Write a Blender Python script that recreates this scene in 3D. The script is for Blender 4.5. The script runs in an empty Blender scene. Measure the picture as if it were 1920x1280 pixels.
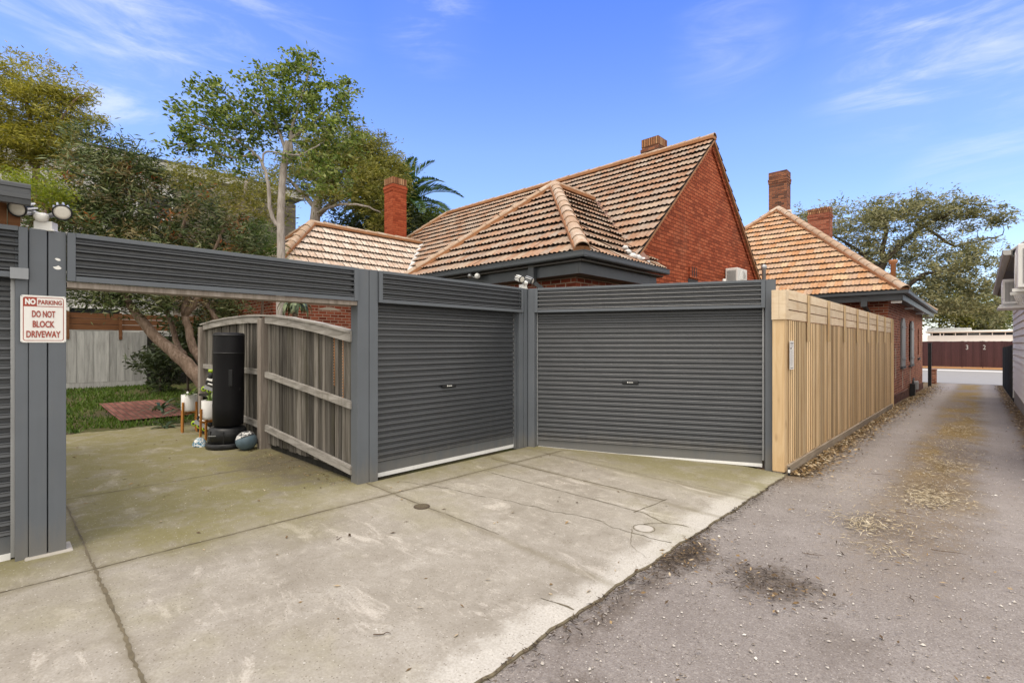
import bpy, bmesh, math, random
import numpy as np
from mathutils import Vector, Matrix
R = math.radians
scene = bpy.context.scene
col = scene.collection
random.seed(7)
rng = np.random.default_rng(11)

# ------------------------------------------------------------------ camera
# world axes: +y runs down the lane, +x across it to the right, camera above the origin
CAM_H = 1.69
YAW = 43.54
FOCAL = 925.0
cd = bpy.data.cameras.new('camera')
cam = bpy.data.objects.new('camera', cd)
col.objects.link(cam)
cam.location = (0, 0, CAM_H)
cam.rotation_euler = (R(90), 0, R(YAW))
cd.sensor_width = 36.0
cd.lens = FOCAL / 1920 * 36
cd.shift_y = 5.0 / 1920
cd.clip_start = 0.05
cd.clip_end = 2000
scene.camera = cam

# ------------------------------------------------------------------ sky, sun, exposure
SUN_AZ = (0.30, -0.95)
SUN_EL = 66
SUN_STRENGTH = 1.5
SKY_STRENGTH = 0.15
EXPOSURE = 0.45
vs = scene.view_settings
vs.view_transform = 'Standard'
vs.look = 'None'
vs.gamma = 1
vs.exposure = EXPOSURE

def build_world():
    w = bpy.data.worlds.new('World')
    scene.world = w
    w.use_nodes = True
    nt = w.node_tree
    N, L = nt.nodes, nt.links
    N.clear()
    out = N.new('ShaderNodeOutputWorld')
    bg = N.new('ShaderNodeBackground')
    bg.inputs['Strength'].default_value = SKY_STRENGTH
    sky = N.new('ShaderNodeTexSky')
    sky.sky_type = 'NISHITA'
    sky.sun_disc = False
    sky.sun_elevation = R(SUN_EL)
    sky.sun_rotation = math.atan2(SUN_AZ[0], SUN_AZ[1])
    sky.air_density = 1.0
    sky.dust_density = 0.6
    sky.ozone_density = 1.6
    tc = N.new('ShaderNodeTexCoord')
    def math_(op, a, b=None, clamp=False):
        m = N.new('ShaderNodeMath'); m.operation = op; m.use_clamp = clamp
        for i, v in enumerate((a, b)):
            if v is None: continue
            if isinstance(v, (int, float)): m.inputs[i].default_value = v
            else: L.new(v, m.inputs[i])
        return m.outputs[0]
    sep = N.new('ShaderNodeSeparateXYZ'); L.new(tc.outputs['Generated'], sep.inputs[0])
    # thin high cirrus: stretched noise on a flat layer above, kept to a few patches of sky
    px = math_('ARCTAN2', sep.outputs['Y'], sep.outputs['X'])
    py = math_('ARCSINE', sep.outputs['Z'])
    cmb = N.new('ShaderNodeCombineXYZ'); L.new(px, cmb.inputs[0]); L.new(py, cmb.inputs[1])
    mp = N.new('ShaderNodeMapping'); L.new(cmb.outputs[0], mp.inputs[0])
    mp.inputs['Rotation'].default_value = (0, 0, R(16))
    mp.inputs['Scale'].default_value = (1.6, 7.5, 1)
    no = N.new('ShaderNodeTexNoise'); L.new(mp.outputs[0], no.inputs['Vector'])
    no.inputs['Scale'].default_value = 1.7
    no.inputs['Detail'].default_value = 9
    no.inputs['Roughness'].default_value = 0.62
    no.inputs['Distortion'].default_value = 0.9
    wisp = N.new('ShaderNodeMapRange'); wisp.interpolation_type = 'SMOOTHSTEP'
    L.new(no.outputs['Fac'], wisp.inputs[0])
    wisp.inputs[1].default_value = 0.42; wisp.inputs[2].default_value = 0.86
    total = None
    for d, wid, amp in (((-1.29, 0.20, 0.69), 0.17, 0.9), ((-0.11, 1.29, 0.585), 0.085, 0.85), ((0.03, 1.36, 0.61), 0.085, 0.8), ((-0.82, 0.61, 0.68), 0.07, 0.5), ((-0.98, 0.42, 0.66), 0.08, 0.35),
                        ((0.02, 1.36, 0.29), 0.08, 0.7), ((-0.36, 1.02, 0.60), 0.07, 0.3)):
        v = Vector(d).normalized()
        dt = N.new('ShaderNodeVectorMath'); dt.operation = 'DISTANCE'
        L.new(tc.outputs['Generated'], dt.inputs[0]); dt.inputs[1].default_value = v
        g = N.new('ShaderNodeMapRange'); g.interpolation_type = 'SMOOTHERSTEP'
        L.new(dt.outputs['Value'], g.inputs[0])
        g.inputs[1].default_value = wid * 2.0; g.inputs[2].default_value = 0.0
        g.inputs[3].default_value = 0.0; g.inputs[4].default_value = amp
        total = g.outputs[0] if total is None else math_('MAXIMUM', total, g.outputs[0])
    cl = math_('MULTIPLY', wisp.outputs[0], total)
    cl = math_('ADD', cl, math_('MULTIPLY', total, 0.06), True)
    # colour of the air: deeper blue high up
    grade = N.new('ShaderNodeMix'); grade.data_type = 'RGBA'; grade.blend_type = 'MULTIPLY'
    grade.inputs[0].default_value = 1.0
    L.new(sky.outputs[0], grade.inputs[6])
    hi = N.new('ShaderNodeValToRGB'); L.new(sep.outputs['Z'], hi.inputs[0])
    hi.color_ramp.elements[0].position = 0.0
    hi.color_ramp.elements[0].color = SKY_LOW
    hi.color_ramp.elements[1].position = 0.60
    hi.color_ramp.elements[1].color = SKY_HIGH
    mid = hi.color_ramp.elements.new(0.36)
    mid.color = SKY_MID
    L.new(hi.outputs[0], grade.inputs[7])
    mix = N.new('ShaderNodeMix'); mix.data_type = 'RGBA'
    L.new(cl, mix.inputs[0]); L.new(grade.outputs[2], mix.inputs[6])
    mix.inputs[7].default_value = (5.2, 5.4, 5.8, 1)
    # unseen bright cloud added overhead and behind the viewer for soft white fill
    dv = N.new('ShaderNodeVectorMath'); dv.operation = 'DOT_PRODUCT'
    L.new(tc.outputs['Generated'], dv.inputs[0]); dv.inputs[1].default_value = (-0.689, 0.725, 0.0)
    n2 = N.new('ShaderNodeTexNoise'); L.new(tc.outputs['Generated'], n2.inputs['Vector'])
    n2.inputs['Scale'].default_value = 2.4; n2.inputs['Detail'].default_value = 6; n2.inputs['Roughness'].default_value = 0.6
    e = math_('ADD', dv.outputs['Value'], math_('MULTIPLY', math_('SUBTRACT', n2.outputs['Fac'], 0.5), 0.25))
    bank = N.new('ShaderNodeMapRange'); bank.interpolation_type = 'SMOOTHSTEP'
    L.new(e, bank.inputs[0]); bank.inputs[1].default_value = 0.26; bank.inputs[2].default_value = 0.54
    bank.inputs[3].default_value = 1.0; bank.inputs[4].default_value = 0.0
    up = N.new('ShaderNodeMapRange'); L.new(sep.outputs['Z'], up.inputs[0])
    up.inputs[1].default_value = -0.05; up.inputs[2].default_value = 0.05
    bk = math_('MULTIPLY', bank.outputs[0], up.outputs[0])
    mix2 = N.new('ShaderNodeMix'); mix2.data_type = 'RGBA'
    L.new(bk, mix2.inputs[0]); L.new(mix.outputs[2], mix2.inputs[6])
    mix2.inputs[7].default_value = FILL_CLOUD
    L.new(mix2.outputs[2], bg.inputs['Color'])
    L.new(bg.outputs[0], out.inputs['Surface'])
SKY_LOW = (1.12, 1.10, 1.20, 1)
SKY_HIGH = (0.62, 0.86, 1.75, 1)
SKY_MID = (1.02, 1.12, 1.5, 1)
FILL_CLOUD = (9.6, 9.1, 8.4, 1)
build_world()

sd = bpy.data.lights.new('sun', 'SUN')
sun = bpy.data.objects.new('sun', sd)
col.objects.link(sun)
sd.energy = SUN_STRENGTH
sd.angle = R(24)
sd.color = (1.0, 0.90, 0.78)
_v = Vector((SUN_AZ[0] * math.cos(R(SUN_EL)), SUN_AZ[1] * math.cos(R(SUN_EL)), math.sin(R(SUN_EL))))
sun.rotation_euler = _v.to_track_quat('Z', 'Y').to_euler()
sun.location = (8, -10, 20)

# ------------------------------------------------------------------ helpers
_c, _s = math.cos(R(YAW)), math.sin(R(YAW))
def at(px, py, d):
    """world point seen at photo pixel (px,py) at depth d metres (measuring aid)"""
    X = (px - 960) / FOCAL * d
    return Vector((_c * X - _s * d, _s * X + _c * d, CAM_H - (py - 645) / FOCAL * d))

def lerp_tab(tab, v):
    if v <= tab[0][0]: return tab[0][1]
    for (a, fa), (b, fb) in zip(tab, tab[1:]):
        if v <= b:
            t = (v - a) / (b - a)
            return fa + (fb - fa) * t
    return tab[-1][1]
LANE_Z = [(-40, -0.09), (6, -0.09), (9, -0.115), (19, -0.22), (26, -0.36), (34, -0.49), (38, -0.51), (44, -0.42), (54, -0.22), (70, -0.2)]
def ground_z(x, y):
    l = lerp_tab(LANE_Z, y)
    if x >= -1.94: return l
    h0 = 0.0 if y < 19 else max(l, 0 - (y - 19) / 15 * 0.5)
    if y > 34: h0 = l
    if x > -5.4:
        t = (-1.94 - x) / 3.46
        return l + (h0 - l) * t
    z = h0
    if x < -12.2:
        t = min(1, (-12.2 - x) / 9.0)
        z += 0.27 * t * t * (3 - 2 * t)
    return z

def world_loc(o):
    v = Vector((0, 0, 0))
    while o is not None:
        v += o.location
        o = o.parent
    return v

def tag(o, label=None, cat=None, group=None, kind=None):
    if label: o['label'] = label
    if cat: o['category'] = cat
    if group: o['group'] = group
    if kind: o['kind'] = kind
    return o

def thing(name, label, cat, loc, group=None):
    o = bpy.data.objects.new(name, None)
    o.empty_display_size = 0.2
    col.objects.link(o)
    o.location = loc
    return tag(o, label, cat, group)

class MB:
    """collects faces, then links them as one mesh object"""
    def __init__(self):
        self.v, self.f, self.m, self.sm = [], [], [], []
        self.cut, self.cutf = [], []
        self.mi = 0
        self.smooth = False
    def add(self, vs, fs):
        b = len(self.v)
        self.cut.append(b); self.cutf.append(len(self.f))
        self.v.extend([tuple(p) for p in vs])
        for f in fs:
            self.f.append(tuple(i + b for i in f))
            self.m.append(self.mi)
            self.sm.append(self.smooth)
    def box(self, a, b, M=None):
        x0, y0, z0 = a; x1, y1, z1 = b
        vs = [Vector(p) for p in ((x0, y0, z0), (x1, y0, z0), (x1, y1, z0), (x0, y1, z0), (x0, y0, z1), (x1, y0, z1), (x1, y1, z1), (x0, y1, z1))]
        if M is not None: vs = [M @ p for p in vs]
        self.add(vs, [(0, 3, 2, 1), (4, 5, 6, 7), (0, 1, 5, 4), (1, 2, 6, 5), (2, 3, 7, 6), (3, 0, 4, 7)])
    def frame_box(self, o, e, n, s0, s1, d0, d1, z0, z1):
        """box in a wall frame: s along e, d along the outward normal n, z up"""
        o, e, n = Vector(o), Vector(e), Vector(n)
        vs = []
        for z in (z0, z1):
            for s, d in ((s0, d0), (s1, d0), (s1, d1), (s0, d1)):
                p = o + e * s + n * d
                vs.append((p.x, p.y, z))
        flip = e.cross(n).z < 0
        fs = [(0, 3, 2, 1), (4, 5, 6, 7), (0, 1, 5, 4), (1, 2, 6, 5), (2, 3, 7, 6), (3, 0, 4, 7)]
        if flip: fs = [f[::-1] for f in fs]
        self.add(vs, fs)
    def bar(self, p, q, w, h, up=(0, 0, 1)):
        p, q = Vector(p), Vector(q)
        d = (q - p).normalized()
        up = Vector(up)
        s = d.cross(up)
        if s.length < 1e-4: s = d.cross(Vector((1, 0, 0)))
        s.normalize(); u = s.cross(d).normalized()
        vs = []
        for c in (p, q):
            for a, b in ((-1, -1), (1, -1), (1, 1), (-1, 1)):
                vs.append(c + s * (a * w / 2) + u * (b * h / 2))
        self.add(vs, [(0, 1, 2, 3), (7, 6, 5, 4), (0, 4, 5, 1), (1, 5, 6, 2), (2, 6, 7, 3), (3, 7, 4, 0)])
    def tube(self, pts, radii, n=8, cap=True):
        pts = [Vector(p) for p in pts]
        if not hasattr(radii, '__len__'): radii = [radii] * len(pts)
        prev = None
        vs, fs = [], []
        for i, p in enumerate(pts):
            d = (pts[min(i + 1, len(pts) - 1)] - pts[max(i - 1, 0)])
            if d.length < 1e-6: d = Vector((0, 0, 1))
            d.normalize()
            if prev is None:
                a = d.cross(Vector((0.3, 0.9, 0.1)))
                if a.length < 1e-3: a = d.cross(Vector((1, 0, 0)))
            else:
                a = prev - d * prev.dot(d)
                if a.length < 1e-4: a = d.cross(Vector((1, 0, 0)))
            a.normalize(); prev = a
            b = d.cross(a)
            for k in range(n):
                t = 2 * math.pi * k / n
                vs.append(p + (a * math.cos(t) + b * math.sin(t)) * radii[i])
        for i in range(len(pts) - 1):
            for k in range(n):
                k2 = (k + 1) % n
                fs.append((i * n + k, i * n + k2, (i + 1) * n + k2, (i + 1) * n + k))
        if cap:
            fs.append(tuple(range(n))[::-1])
            fs.append(tuple((len(pts) - 1) * n + k for k in range(n)))
        self.add(vs, fs)
    def lathe(self, c, prof, n=32, M=None):
        """prof: (radius, z) from bottom to top about a vertical axis through c"""
        vs, fs = [], []
        c = Vector(c)
        for r, z in prof:
            for k in range(n):
                t = 2 * math.pi * k / n
                p = Vector((r * math.cos(t), r * math.sin(t), z))
                if M is not None: p = M @ p
                vs.append(c + p)
        for i in range(len(prof) - 1):
            for k in range(n):
                k2 = (k + 1) % n
                fs.append((i * n + k, i * n + k2, (i + 1) * n + k2, (i + 1) * n + k))
        if prof[0][0] > 1e-4: fs.append(tuple(range(n))[::-1])
        if prof[-1][0] > 1e-4: fs.append(tuple((len(prof) - 1) * n + k for k in range(n)))
        self.add(vs, fs)
    def prism(self, poly, ext):
        """closed solid: planar polygon (counter-clockwise seen from outside) extruded by -ext"""
        poly = [Vector(p) for p in poly]; ext = Vector(ext)
        n = len(poly)
        vs = poly + [p + ext for p in poly]
        fs = [tuple(range(n)), tuple(range(2 * n - 1, n - 1, -1))]
        for i in range(n):
            j = (i + 1) % n
            fs.append((i, i + n, j + n, j))
        self.add(vs, fs)
    def profile(self, o, e, n, length, pts, z_base=0.0, wave=0.0, nseg=1):
        """sweep a (out, z) polyline along e; wave adds the slight buckling of thin sheet"""
        if wave:
            o, e, n = Vector(o), Vector(e), Vector(n)
            flip = e.cross(n).z < 0
            ph = o.x * 3.1 + o.y * 1.7
            vs, fs = [], []
            for j, (d, z) in enumerate(pts):
                for k in range(nseg + 1):
                    s = length * k / nseg
                    w = wave * (math.sin(s * 2.3 + z * 3.1 + ph) + 0.7 * math.sin(s * 5.7 - z * 6.0 + ph * 2) + 0.5 * math.sin(s * 11.0 + z * 17.0))
                    zz = z + wave * 0.5 * math.sin(s * 1.9 + z * 2.0 + ph)
                    p = o + e * s + n * (d + w)
                    vs.append((p.x, p.y, z_base + zz))
            m = nseg + 1
            for i in range(len(pts) - 1):
                for k in range(nseg):
                    f = (i * m + k, i * m + k + 1, (i + 1) * m + k + 1, (i + 1) * m + k)
                    fs.append(f if flip else f[::-1])
            self.add(vs, fs)
            return
        o, e, n = Vector(o), Vector(e), Vector(n)
        vs, fs = [], []
        for d, z in pts:
            for s in (0, length):
                p = o + e * s + n * d
                vs.append((p.x, p.y, z_base + z))
        flip = e.cross(n).z < 0
        for i in range(len(pts) - 1):
            f = (2 * i, 2 * i + 1, 2 * i + 3, 2 * i + 2)
            fs.append(f if flip else f[::-1])
        self.add(vs, fs)
    def each(self, name, mats, parent=None, **kw):
        """one object per piece added"""
        out = []
        for a, b, fa, fb in zip(self.cut, self.cut[1:] + [len(self.v)], self.cutf, self.cutf[1:] + [len(self.f)]):
            m_ = MB()
            m_.v = self.v[a:b]; m_.f = [tuple(i - a for i in f) for f in self.f[fa:fb]]; m_.m = self.m[fa:fb]; m_.sm = self.sm[fa:fb]
            out.append(m_.build(name, mats, parent, **kw))
        return out
    def build(self, name, mats, parent=None, origin=None, bevel=0, uv=True):
        me = bpy.data.meshes.new(name)
        V = np.array(self.v, dtype=float).reshape(-1, 3)
        if parent is not None:
            org = np.array(world_loc(parent))
            loc = Vector((0, 0, 0))
            V = V - org
        else:
            if origin is None:
                mn, mx = V.min(0), V.max(0)
                origin = ((mn[0] + mx[0]) / 2, (mn[1] + mx[1]) / 2, mn[2])
            org = np.array(origin)
            loc = Vector(org)
            V = V - org
        me.from_pydata(V.tolist(), [], self.f)
        if not isinstance(mats, (list, tuple)): mats = [mats]
        for m in mats: me.materials.append(m)
        me.polygons.foreach_set('material_index', self.m)
        me.polygons.foreach_set('use_smooth', self.sm)
        if uv: box_uv(me, org)
        me.update()
        o = bpy.data.objects.new(name, me)
        col.objects.link(o)
        o.location = loc
        if parent is not None: o.parent = parent
        if bevel:
            b = o.modifiers.new('bevel', 'BEVEL')
            b.width = bevel; b.segments = 2; b.limit_method = 'ANGLE'; b.angle_limit = R(40)
        return o

def box_uv(me, org):
    n = len(me.polygons)
    if n == 0: return
    nor = np.empty(n * 3); me.polygons.foreach_get('normal', nor); nor = nor.reshape(-1, 3)
    tot = np.empty(n, dtype=np.int32); me.polygons.foreach_get('loop_total', tot)
    lv = np.empty(len(me.loops), dtype=np.int32); me.loops.foreach_get('vertex_index', lv)
    co = np.empty(len(me.vertices) * 3); me.vertices.foreach_get('co', co); co = co.reshape(-1, 3) + org
    fn = np.repeat(nor, tot, axis=0)
    p = co[lv]
    flat = np.abs(fn[:, 2]) > 0.8
    t = np.stack([-fn[:, 1], fn[:, 0]], 1)
    ln = np.linalg.norm(t, axis=1); ln[ln < 1e-6] = 1
    t = t / ln[:, None]
    u = p[:, 0] * t[:, 0] + p[:, 1] * t[:, 1]
    v = p[:, 2].copy()
    u[flat] = p[flat, 0]; v[flat] = p[flat, 1]
    lay = me.uv_layers.new(name='UVMap')
    lay.data.foreach_set('uv', np.stack([u, v], 1).ravel())

def quads_object(name, V, mat, parent=None, loc=(0, 0, 0), smooth=False, nv=4):
    """V: (n,nv,3) array of separate faces"""
    n = len(V)
    org = np.array(world_loc(parent)) if parent is not None else np.array(loc, dtype=float)
    me = bpy.data.meshes.new(name)
    me.vertices.add(n * nv); me.loops.add(n * nv); me.polygons.add(n)
    me.vertices.foreach_set('co', (V.reshape(-1, 3) - org).ravel())
    me.loops.foreach_set('vertex_index', np.arange(n * nv, dtype=np.int32))
    me.polygons.foreach_set('loop_start', np.arange(0, n * nv, nv, dtype=np.int32))
    me.polygons.foreach_set('loop_total', np.full(n, nv, dtype=np.int32))
    me.materials.append(mat)
    me.update(calc_edges=True)
    o = bpy.data.objects.new(name, me)
    col.objects.link(o)
    if parent is not None: o.parent = parent
    else: o.location = loc
    return o

def text_mesh(mb, txt, M, size, mi, depth=0.0015, xs=1.0, fit=None, bold=0.0):
    cu = bpy.data.curves.new('lettering', 'FONT')
    cu.body = txt; cu.size = size; cu.align_x = 'CENTER'; cu.align_y = 'CENTER'
    cu.extrude = depth; cu.resolution_u = 3; cu.offset = bold
    ob = bpy.data.objects.new('lettering', cu)
    col.objects.link(ob)
    dg = bpy.context.evaluated_depsgraph_get()
    me = bpy.data.meshes.new_from_object(ob.evaluated_get(dg))
    old = mb.mi; mb.mi = mi
    ys_ = 1.0; cx_ = cy_ = 0.0
    if fit:
        X = [v.co.x for v in me.vertices]; Y = [v.co.y for v in me.vertices]
        xs = fit[0] / (max(X) - min(X)); ys_ = fit[1] / (max(Y) - min(Y))
        cx_ = (max(X) + min(X)) / 2; cy_ = (max(Y) + min(Y)) / 2
    mb.add([M @ Vector(((v.co.x - cx_) * xs, (v.co.y - cy_) * ys_, v.co.z)) for v in me.vertices], [tuple(p.vertices) for p in me.polygons])
    mb.mi = old
    bpy.data.objects.remove(ob); bpy.data.curves.remove(cu); bpy.data.meshes.remove(me)

# ------------------------------------------------------------------ material helper
class Mat:
    def __init__(self, name, rough=0.8, spec=0.3):
        self.m = bpy.data.materials.new(name)
        self.m.use_nodes = True
        self.nt = self.m.node_tree
        self.N, self.L = self.nt.nodes, self.nt.links
        self.b = self.N['Principled BSDF']
        self.b.inputs['Roughness'].default_value = rough
        self.b.inputs['Specular IOR Level'].default_value = spec
        self._geo = None; self._tc = None
    def put(self, sock, v):
        if v is None: return
        if isinstance(v, bpy.types.NodeSocket): self.L.new(v, sock)
        elif isinstance(v, (tuple, list)) and len(v) == 3 and sock.type == 'RGBA': sock.default_value = (*v, 1)
        else: sock.default_value = v
    def pos(self):
        if not self._geo: self._geo = self.N.new('ShaderNodeNewGeometry')
        return self._geo.outputs['Position']
    def island(self):
        self.pos()
        return self._geo.outputs['Random Per Island']
    def uv(self):
        if not self._tc: self._tc = self.N.new('ShaderNodeTexCoord')
        return self._tc.outputs['UV']
    def sep(self, v):
        n = self.N.new('ShaderNodeSeparateXYZ'); self.put(n.inputs[0], v)
        return n.outputs
    def map(self, v, scale=(1, 1, 1), rot=(0, 0, 0), loc=(0, 0, 0)):
        n = self.N.new('ShaderNodeMapping'); self.put(n.inputs[0], v)
        n.inputs['Scale'].default_value = scale; n.inputs['Rotation'].default_value = rot; n.inputs['Location'].default_value = loc
        return n.outputs[0]
    def noise(self, v, scale, detail=4, rough=0.55, dist=0.0, colour=False):
        n = self.N.new('ShaderNodeTexNoise'); self.put(n.inputs['Vector'], v)
        n.inputs['Scale'].default_value = scale; n.inputs['Detail'].default_value = detail
        n.inputs['Roughness'].default_value = rough; n.inputs['Distortion'].default_value = dist
        return n.outputs['Color' if colour else 'Fac']
    def voronoi(self, v, scale, feature='F1', out='Distance'):
        n = self.N.new('ShaderNodeTexVoronoi'); self.put(n.inputs['Vector'], v)
        n.feature = feature
        n.inputs['Scale'].default_value = scale
        return n.outputs
    def math(self, op, a, b=None, c=None, clamp=False):
        n = self.N.new('ShaderNodeMath'); n.operation = op; n.use_clamp = clamp
        for i, v in enumerate((a, b, c)):
            if v is not None: self.put(n.inputs[i], v)
        return n.outputs[0]
    def step(self, v, a, b, lo=0.0, hi=1.0):
        n = self.N.new('ShaderNodeMapRange'); n.interpolation_type = 'SMOOTHSTEP'
        self.put(n.inputs[0], v)
        flip = a > b
        if flip: a, b, lo, hi = b, a, hi, lo
        n.inputs[1].default_value = a; n.inputs[2].default_value = b
        n.inputs[3].default_value = lo; n.inputs[4].default_value = hi
        return n.outputs[0]
    def mix(self, f, a, b, mode='MIX'):
        n = self.N.new('ShaderNodeMix'); n.data_type = 'RGBA'; n.blend_type = mode
        self.put(n.inputs[0], f); self.put(n.inputs[6], a); self.put(n.inputs[7], b)
        return n.outputs[2]
    def ramp(self, f, stops, interp='LINEAR'):
        n = self.N.new('ShaderNodeValToRGB'); self.put(n.inputs[0], f)
        cr = n.color_ramp; cr.interpolation = interp
        while len(cr.elements) < len(stops): cr.elements.new(0.5)
        for e, (p, c) in zip(cr.elements, stops):
            e.position = p
            e.color = (*c, 1) if isinstance(c, (tuple, list)) else (c, c, c, 1)
        return n.outputs[0]
    def bump(self, h, strength=0.4, dist=0.01):
        n = self.N.new('ShaderNodeBump'); self.put(n.inputs['Height'], h)
        n.inputs['Strength'].default_value = strength; n.inputs['Distance'].default_value = dist
        self.L.new(n.outputs[0], self.b.inputs['Normal'])
        return n
    def colour(self, c): self.put(self.b.inputs['Base Color'], c); return self
    def rough(self, r): self.put(self.b.inputs['Roughness'], r); return self

def m_paint(name, c, rough=0.5, var=0.12, metal=0.0, dirt=0.0, spec=0.4, splash=0.0):
    m = Mat(name, rough, spec)
    n = m.noise(m.pos(), 2.3, 6, 0.6)
    n2 = m.noise(m.map(m.pos(), (18, 18, 1.2)), 1.5, 4, 0.6)
    f = m.math('ADD', m.math('MULTIPLY', n, 0.6), m.math('MULTIPLY', n2, 0.4))
    lo = tuple(x * (1 - var) for x in c); hi = tuple(min(1, x * (1 + var)) for x in c)
    cc = m.ramp(f, [(0.3, lo), (0.7, hi)])
    if dirt:
        cc = m.mix(m.math('MULTIPLY', m.step(m.noise(m.map(m.pos(), (5, 5, 1.5)), 1.4, 7, 0.7), 0.52, 0.75), dirt), cc, (0.16, 0.135, 0.10))
    if splash:
        zz = m.math('ADD', m.sep(m.pos())[2], m.math('MULTIPLY', m.math('SUBTRACT', m.noise(m.map(m.pos(), (6, 6, 1.2)), 1.6, 6, 0.7), 0.5), 0.5))
        cc = m.mix(m.math('MULTIPLY', m.step(zz, 0.34, 0.0), splash), cc, (0.20, 0.175, 0.135))
        ru = m.noise(m.map(m.pos(), (7, 7, 0.45)), 2.2, 6, 0.7)
        cc = m.mix(m.math('MULTIPLY', m.step(ru, 0.56, 0.75), splash * 0.5), cc, (0.17, 0.165, 0.15))
    m.colour(cc)
    m.rough(m.ramp(n2, [(0.3, rough * 0.85), (0.7, min(1, rough * 1.15))]))
    m.b.inputs['Metallic'].default_value = metal
    m.bump(m.noise(m.pos(), 90, 3), 0.06, 0.004)
    return m.m

def m_wood(name, cols, rough=0.85, grain=(26, 26, 1.6), island=0.35, bump=0.35, stain=None, knots=False):
    m = Mat(name, rough, 0.2)
    isl = m.island()
    off = m.N.new('ShaderNodeCombineXYZ'); m.put(off.inputs[0], m.math('MULTIPLY', isl, 37.0)); m.put(off.inputs[2], m.math('MULTIPLY', isl, 91.0))
    add = m.N.new('ShaderNodeVectorMath'); m.put(add.inputs[0], m.pos()); m.put(add.inputs[1], off.outputs[0])
    p = m.map(add.outputs[0], grain)
    n = m.noise(p, 1.0, 6, 0.62, 0.8)
    c = m.ramp(n, [(0.28, cols[0]), (0.5, cols[1]), (0.75, cols[2])])
    b = m.ramp(isl, [(0.0, 1 - island), (1.0, 1 + island * 0.5)])
    c = m.mix(1.0, c, b, 'MULTIPLY')
    if stain:
        c = m.mix(m.math('MULTIPLY', m.step(m.noise(m.map(add.outputs[0], (6, 6, 0.9)), 1.0, 5, 0.65), 0.5, 0.72), stain[1]), c, stain[0])
    if knots:
        vo = m.voronoi(m.map(add.outputs[0], (7, 7, 2.3)), 1.0)
        k = m.step(vo['Distance'], 0.26, 0.06)
        sel = m.step(m.sep(vo['Color'])[0], 0.55, 0.58)
        c = m.mix(m.math('MULTIPLY', m.math('MULTIPLY', k, sel), 0.75), c, (0.16, 0.075, 0.03))
    m.colour(c)
    m.bump(n, bump, 0.004)
    return m.m

def m_brick(name, cols, mortar, msize=0.009, rough=0.9, soot=0.25, w=0.24, h=0.086, bump=0.5, pale=None, soldier=False):
    m = Mat(name, rough, 0.15)
    uv = m.uv()
    wob = m.N.new('ShaderNodeVectorMath'); wob.operation = 'MULTIPLY_ADD'
    m.put(wob.inputs[0], m.noise(m.pos(), 9, 3, 0.5, colour=True)); wob.inputs[1].default_value = (0.006, 0.006, 0); m.put(wob.inputs[2], uv)
    b = m.N.new('ShaderNodeTexBrick'); m.put(b.inputs['Vector'], wob.outputs[0])
    b.inputs['Scale'].default_value = 1.0
    b.inputs['Mortar Size'].default_value = msize
    b.inputs['Mortar Smooth'].default_value = 0.25
    b.inputs['Bias'].default_value = 0.0
    b.inputs['Brick Width'].default_value = w
    b.inputs['Row Height'].default_value = h
    b.offset = 0.5
    b.inputs['Color1'].default_value = (0, 0, 0, 1); b.inputs['Color2'].default_value = (1, 1, 1, 1); b.inputs['Mortar'].default_value = (0.5, 0.5, 0.5, 1)
    n = m.noise(m.pos(), 14, 5, 0.65)
    big = m.noise(m.pos(), 0.9, 5, 0.6)
    f = m.math('ADD', m.math('MULTIPLY', m.sep(b.outputs['Color'])[0], 0.65), m.math('MULTIPLY', n, 0.35))
    c = m.ramp(f, [(0.12, cols[0]), (0.45, cols[1]), (0.85, cols[2])])
    mo = m.mix(n, tuple(x * 0.7 for x in mortar), mortar)
    c = m.mix(b.outputs['Fac'], c, mo)
    c = m.mix(m.math('MULTIPLY', m.step(big, 0.5, 0.72), soot), c, (0.06, 0.035, 0.025))
    if pale:
        c = m.mix(m.math('MULTIPLY', m.step(m.noise(m.map(m.pos(), (1.4, 1.4, 0.5)), 1.3, 6, 0.7), 0.56, 0.74), pale[1]), c, pale[0])
    m.colour(c)
    hgt = m.math('SUBTRACT', m.math('MULTIPLY', n, 0.35), b.outputs['Fac'])
    m.bump(hgt, bump, 0.012)
    return m.m

def m_leaf(name, cols, trans=0.35, rough=0.55):
    m = Mat(name, rough, 0.35)
    f = m.math('ADD', m.math('MULTIPLY', m.island(), 0.6), m.math('MULTIPLY', m.noise(m.pos(), 0.9, 3), 0.55))
    k = len(cols)
    c = m.ramp(f, [(0.18 + 0.72 * i / (k - 1), cc) for i, cc in enumerate(cols)])
    m.colour(c)
    tr = m.N.new('ShaderNodeBsdfTranslucent'); m.put(tr.inputs[0], m.mix(1.0, c, (1.0, 1.0, 0.55), 'MULTIPLY'))
    mx = m.N.new('ShaderNodeMixShader'); mx.inputs[0].default_value = trans
    out = m.N['Material Output']
    m.L.new(m.b.outputs[0], mx.inputs[1]); m.L.new(tr.outputs[0], mx.inputs[2]); m.L.new(mx.outputs[0], out.inputs['Surface'])
    return m.m

def m_bark(name, cols, scale=(9, 9, 2.2)):
    m = Mat(name, 0.9, 0.15)
    n = m.noise(m.map(m.pos(), scale), 1.6, 7, 0.68, 0.5)
    m.colour(m.ramp(n, [(0.3, cols[0]), (0.52, cols[1]), (0.75, cols[2])]))
    m.bump(n, 0.6, 0.02)
    return m.m

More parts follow.
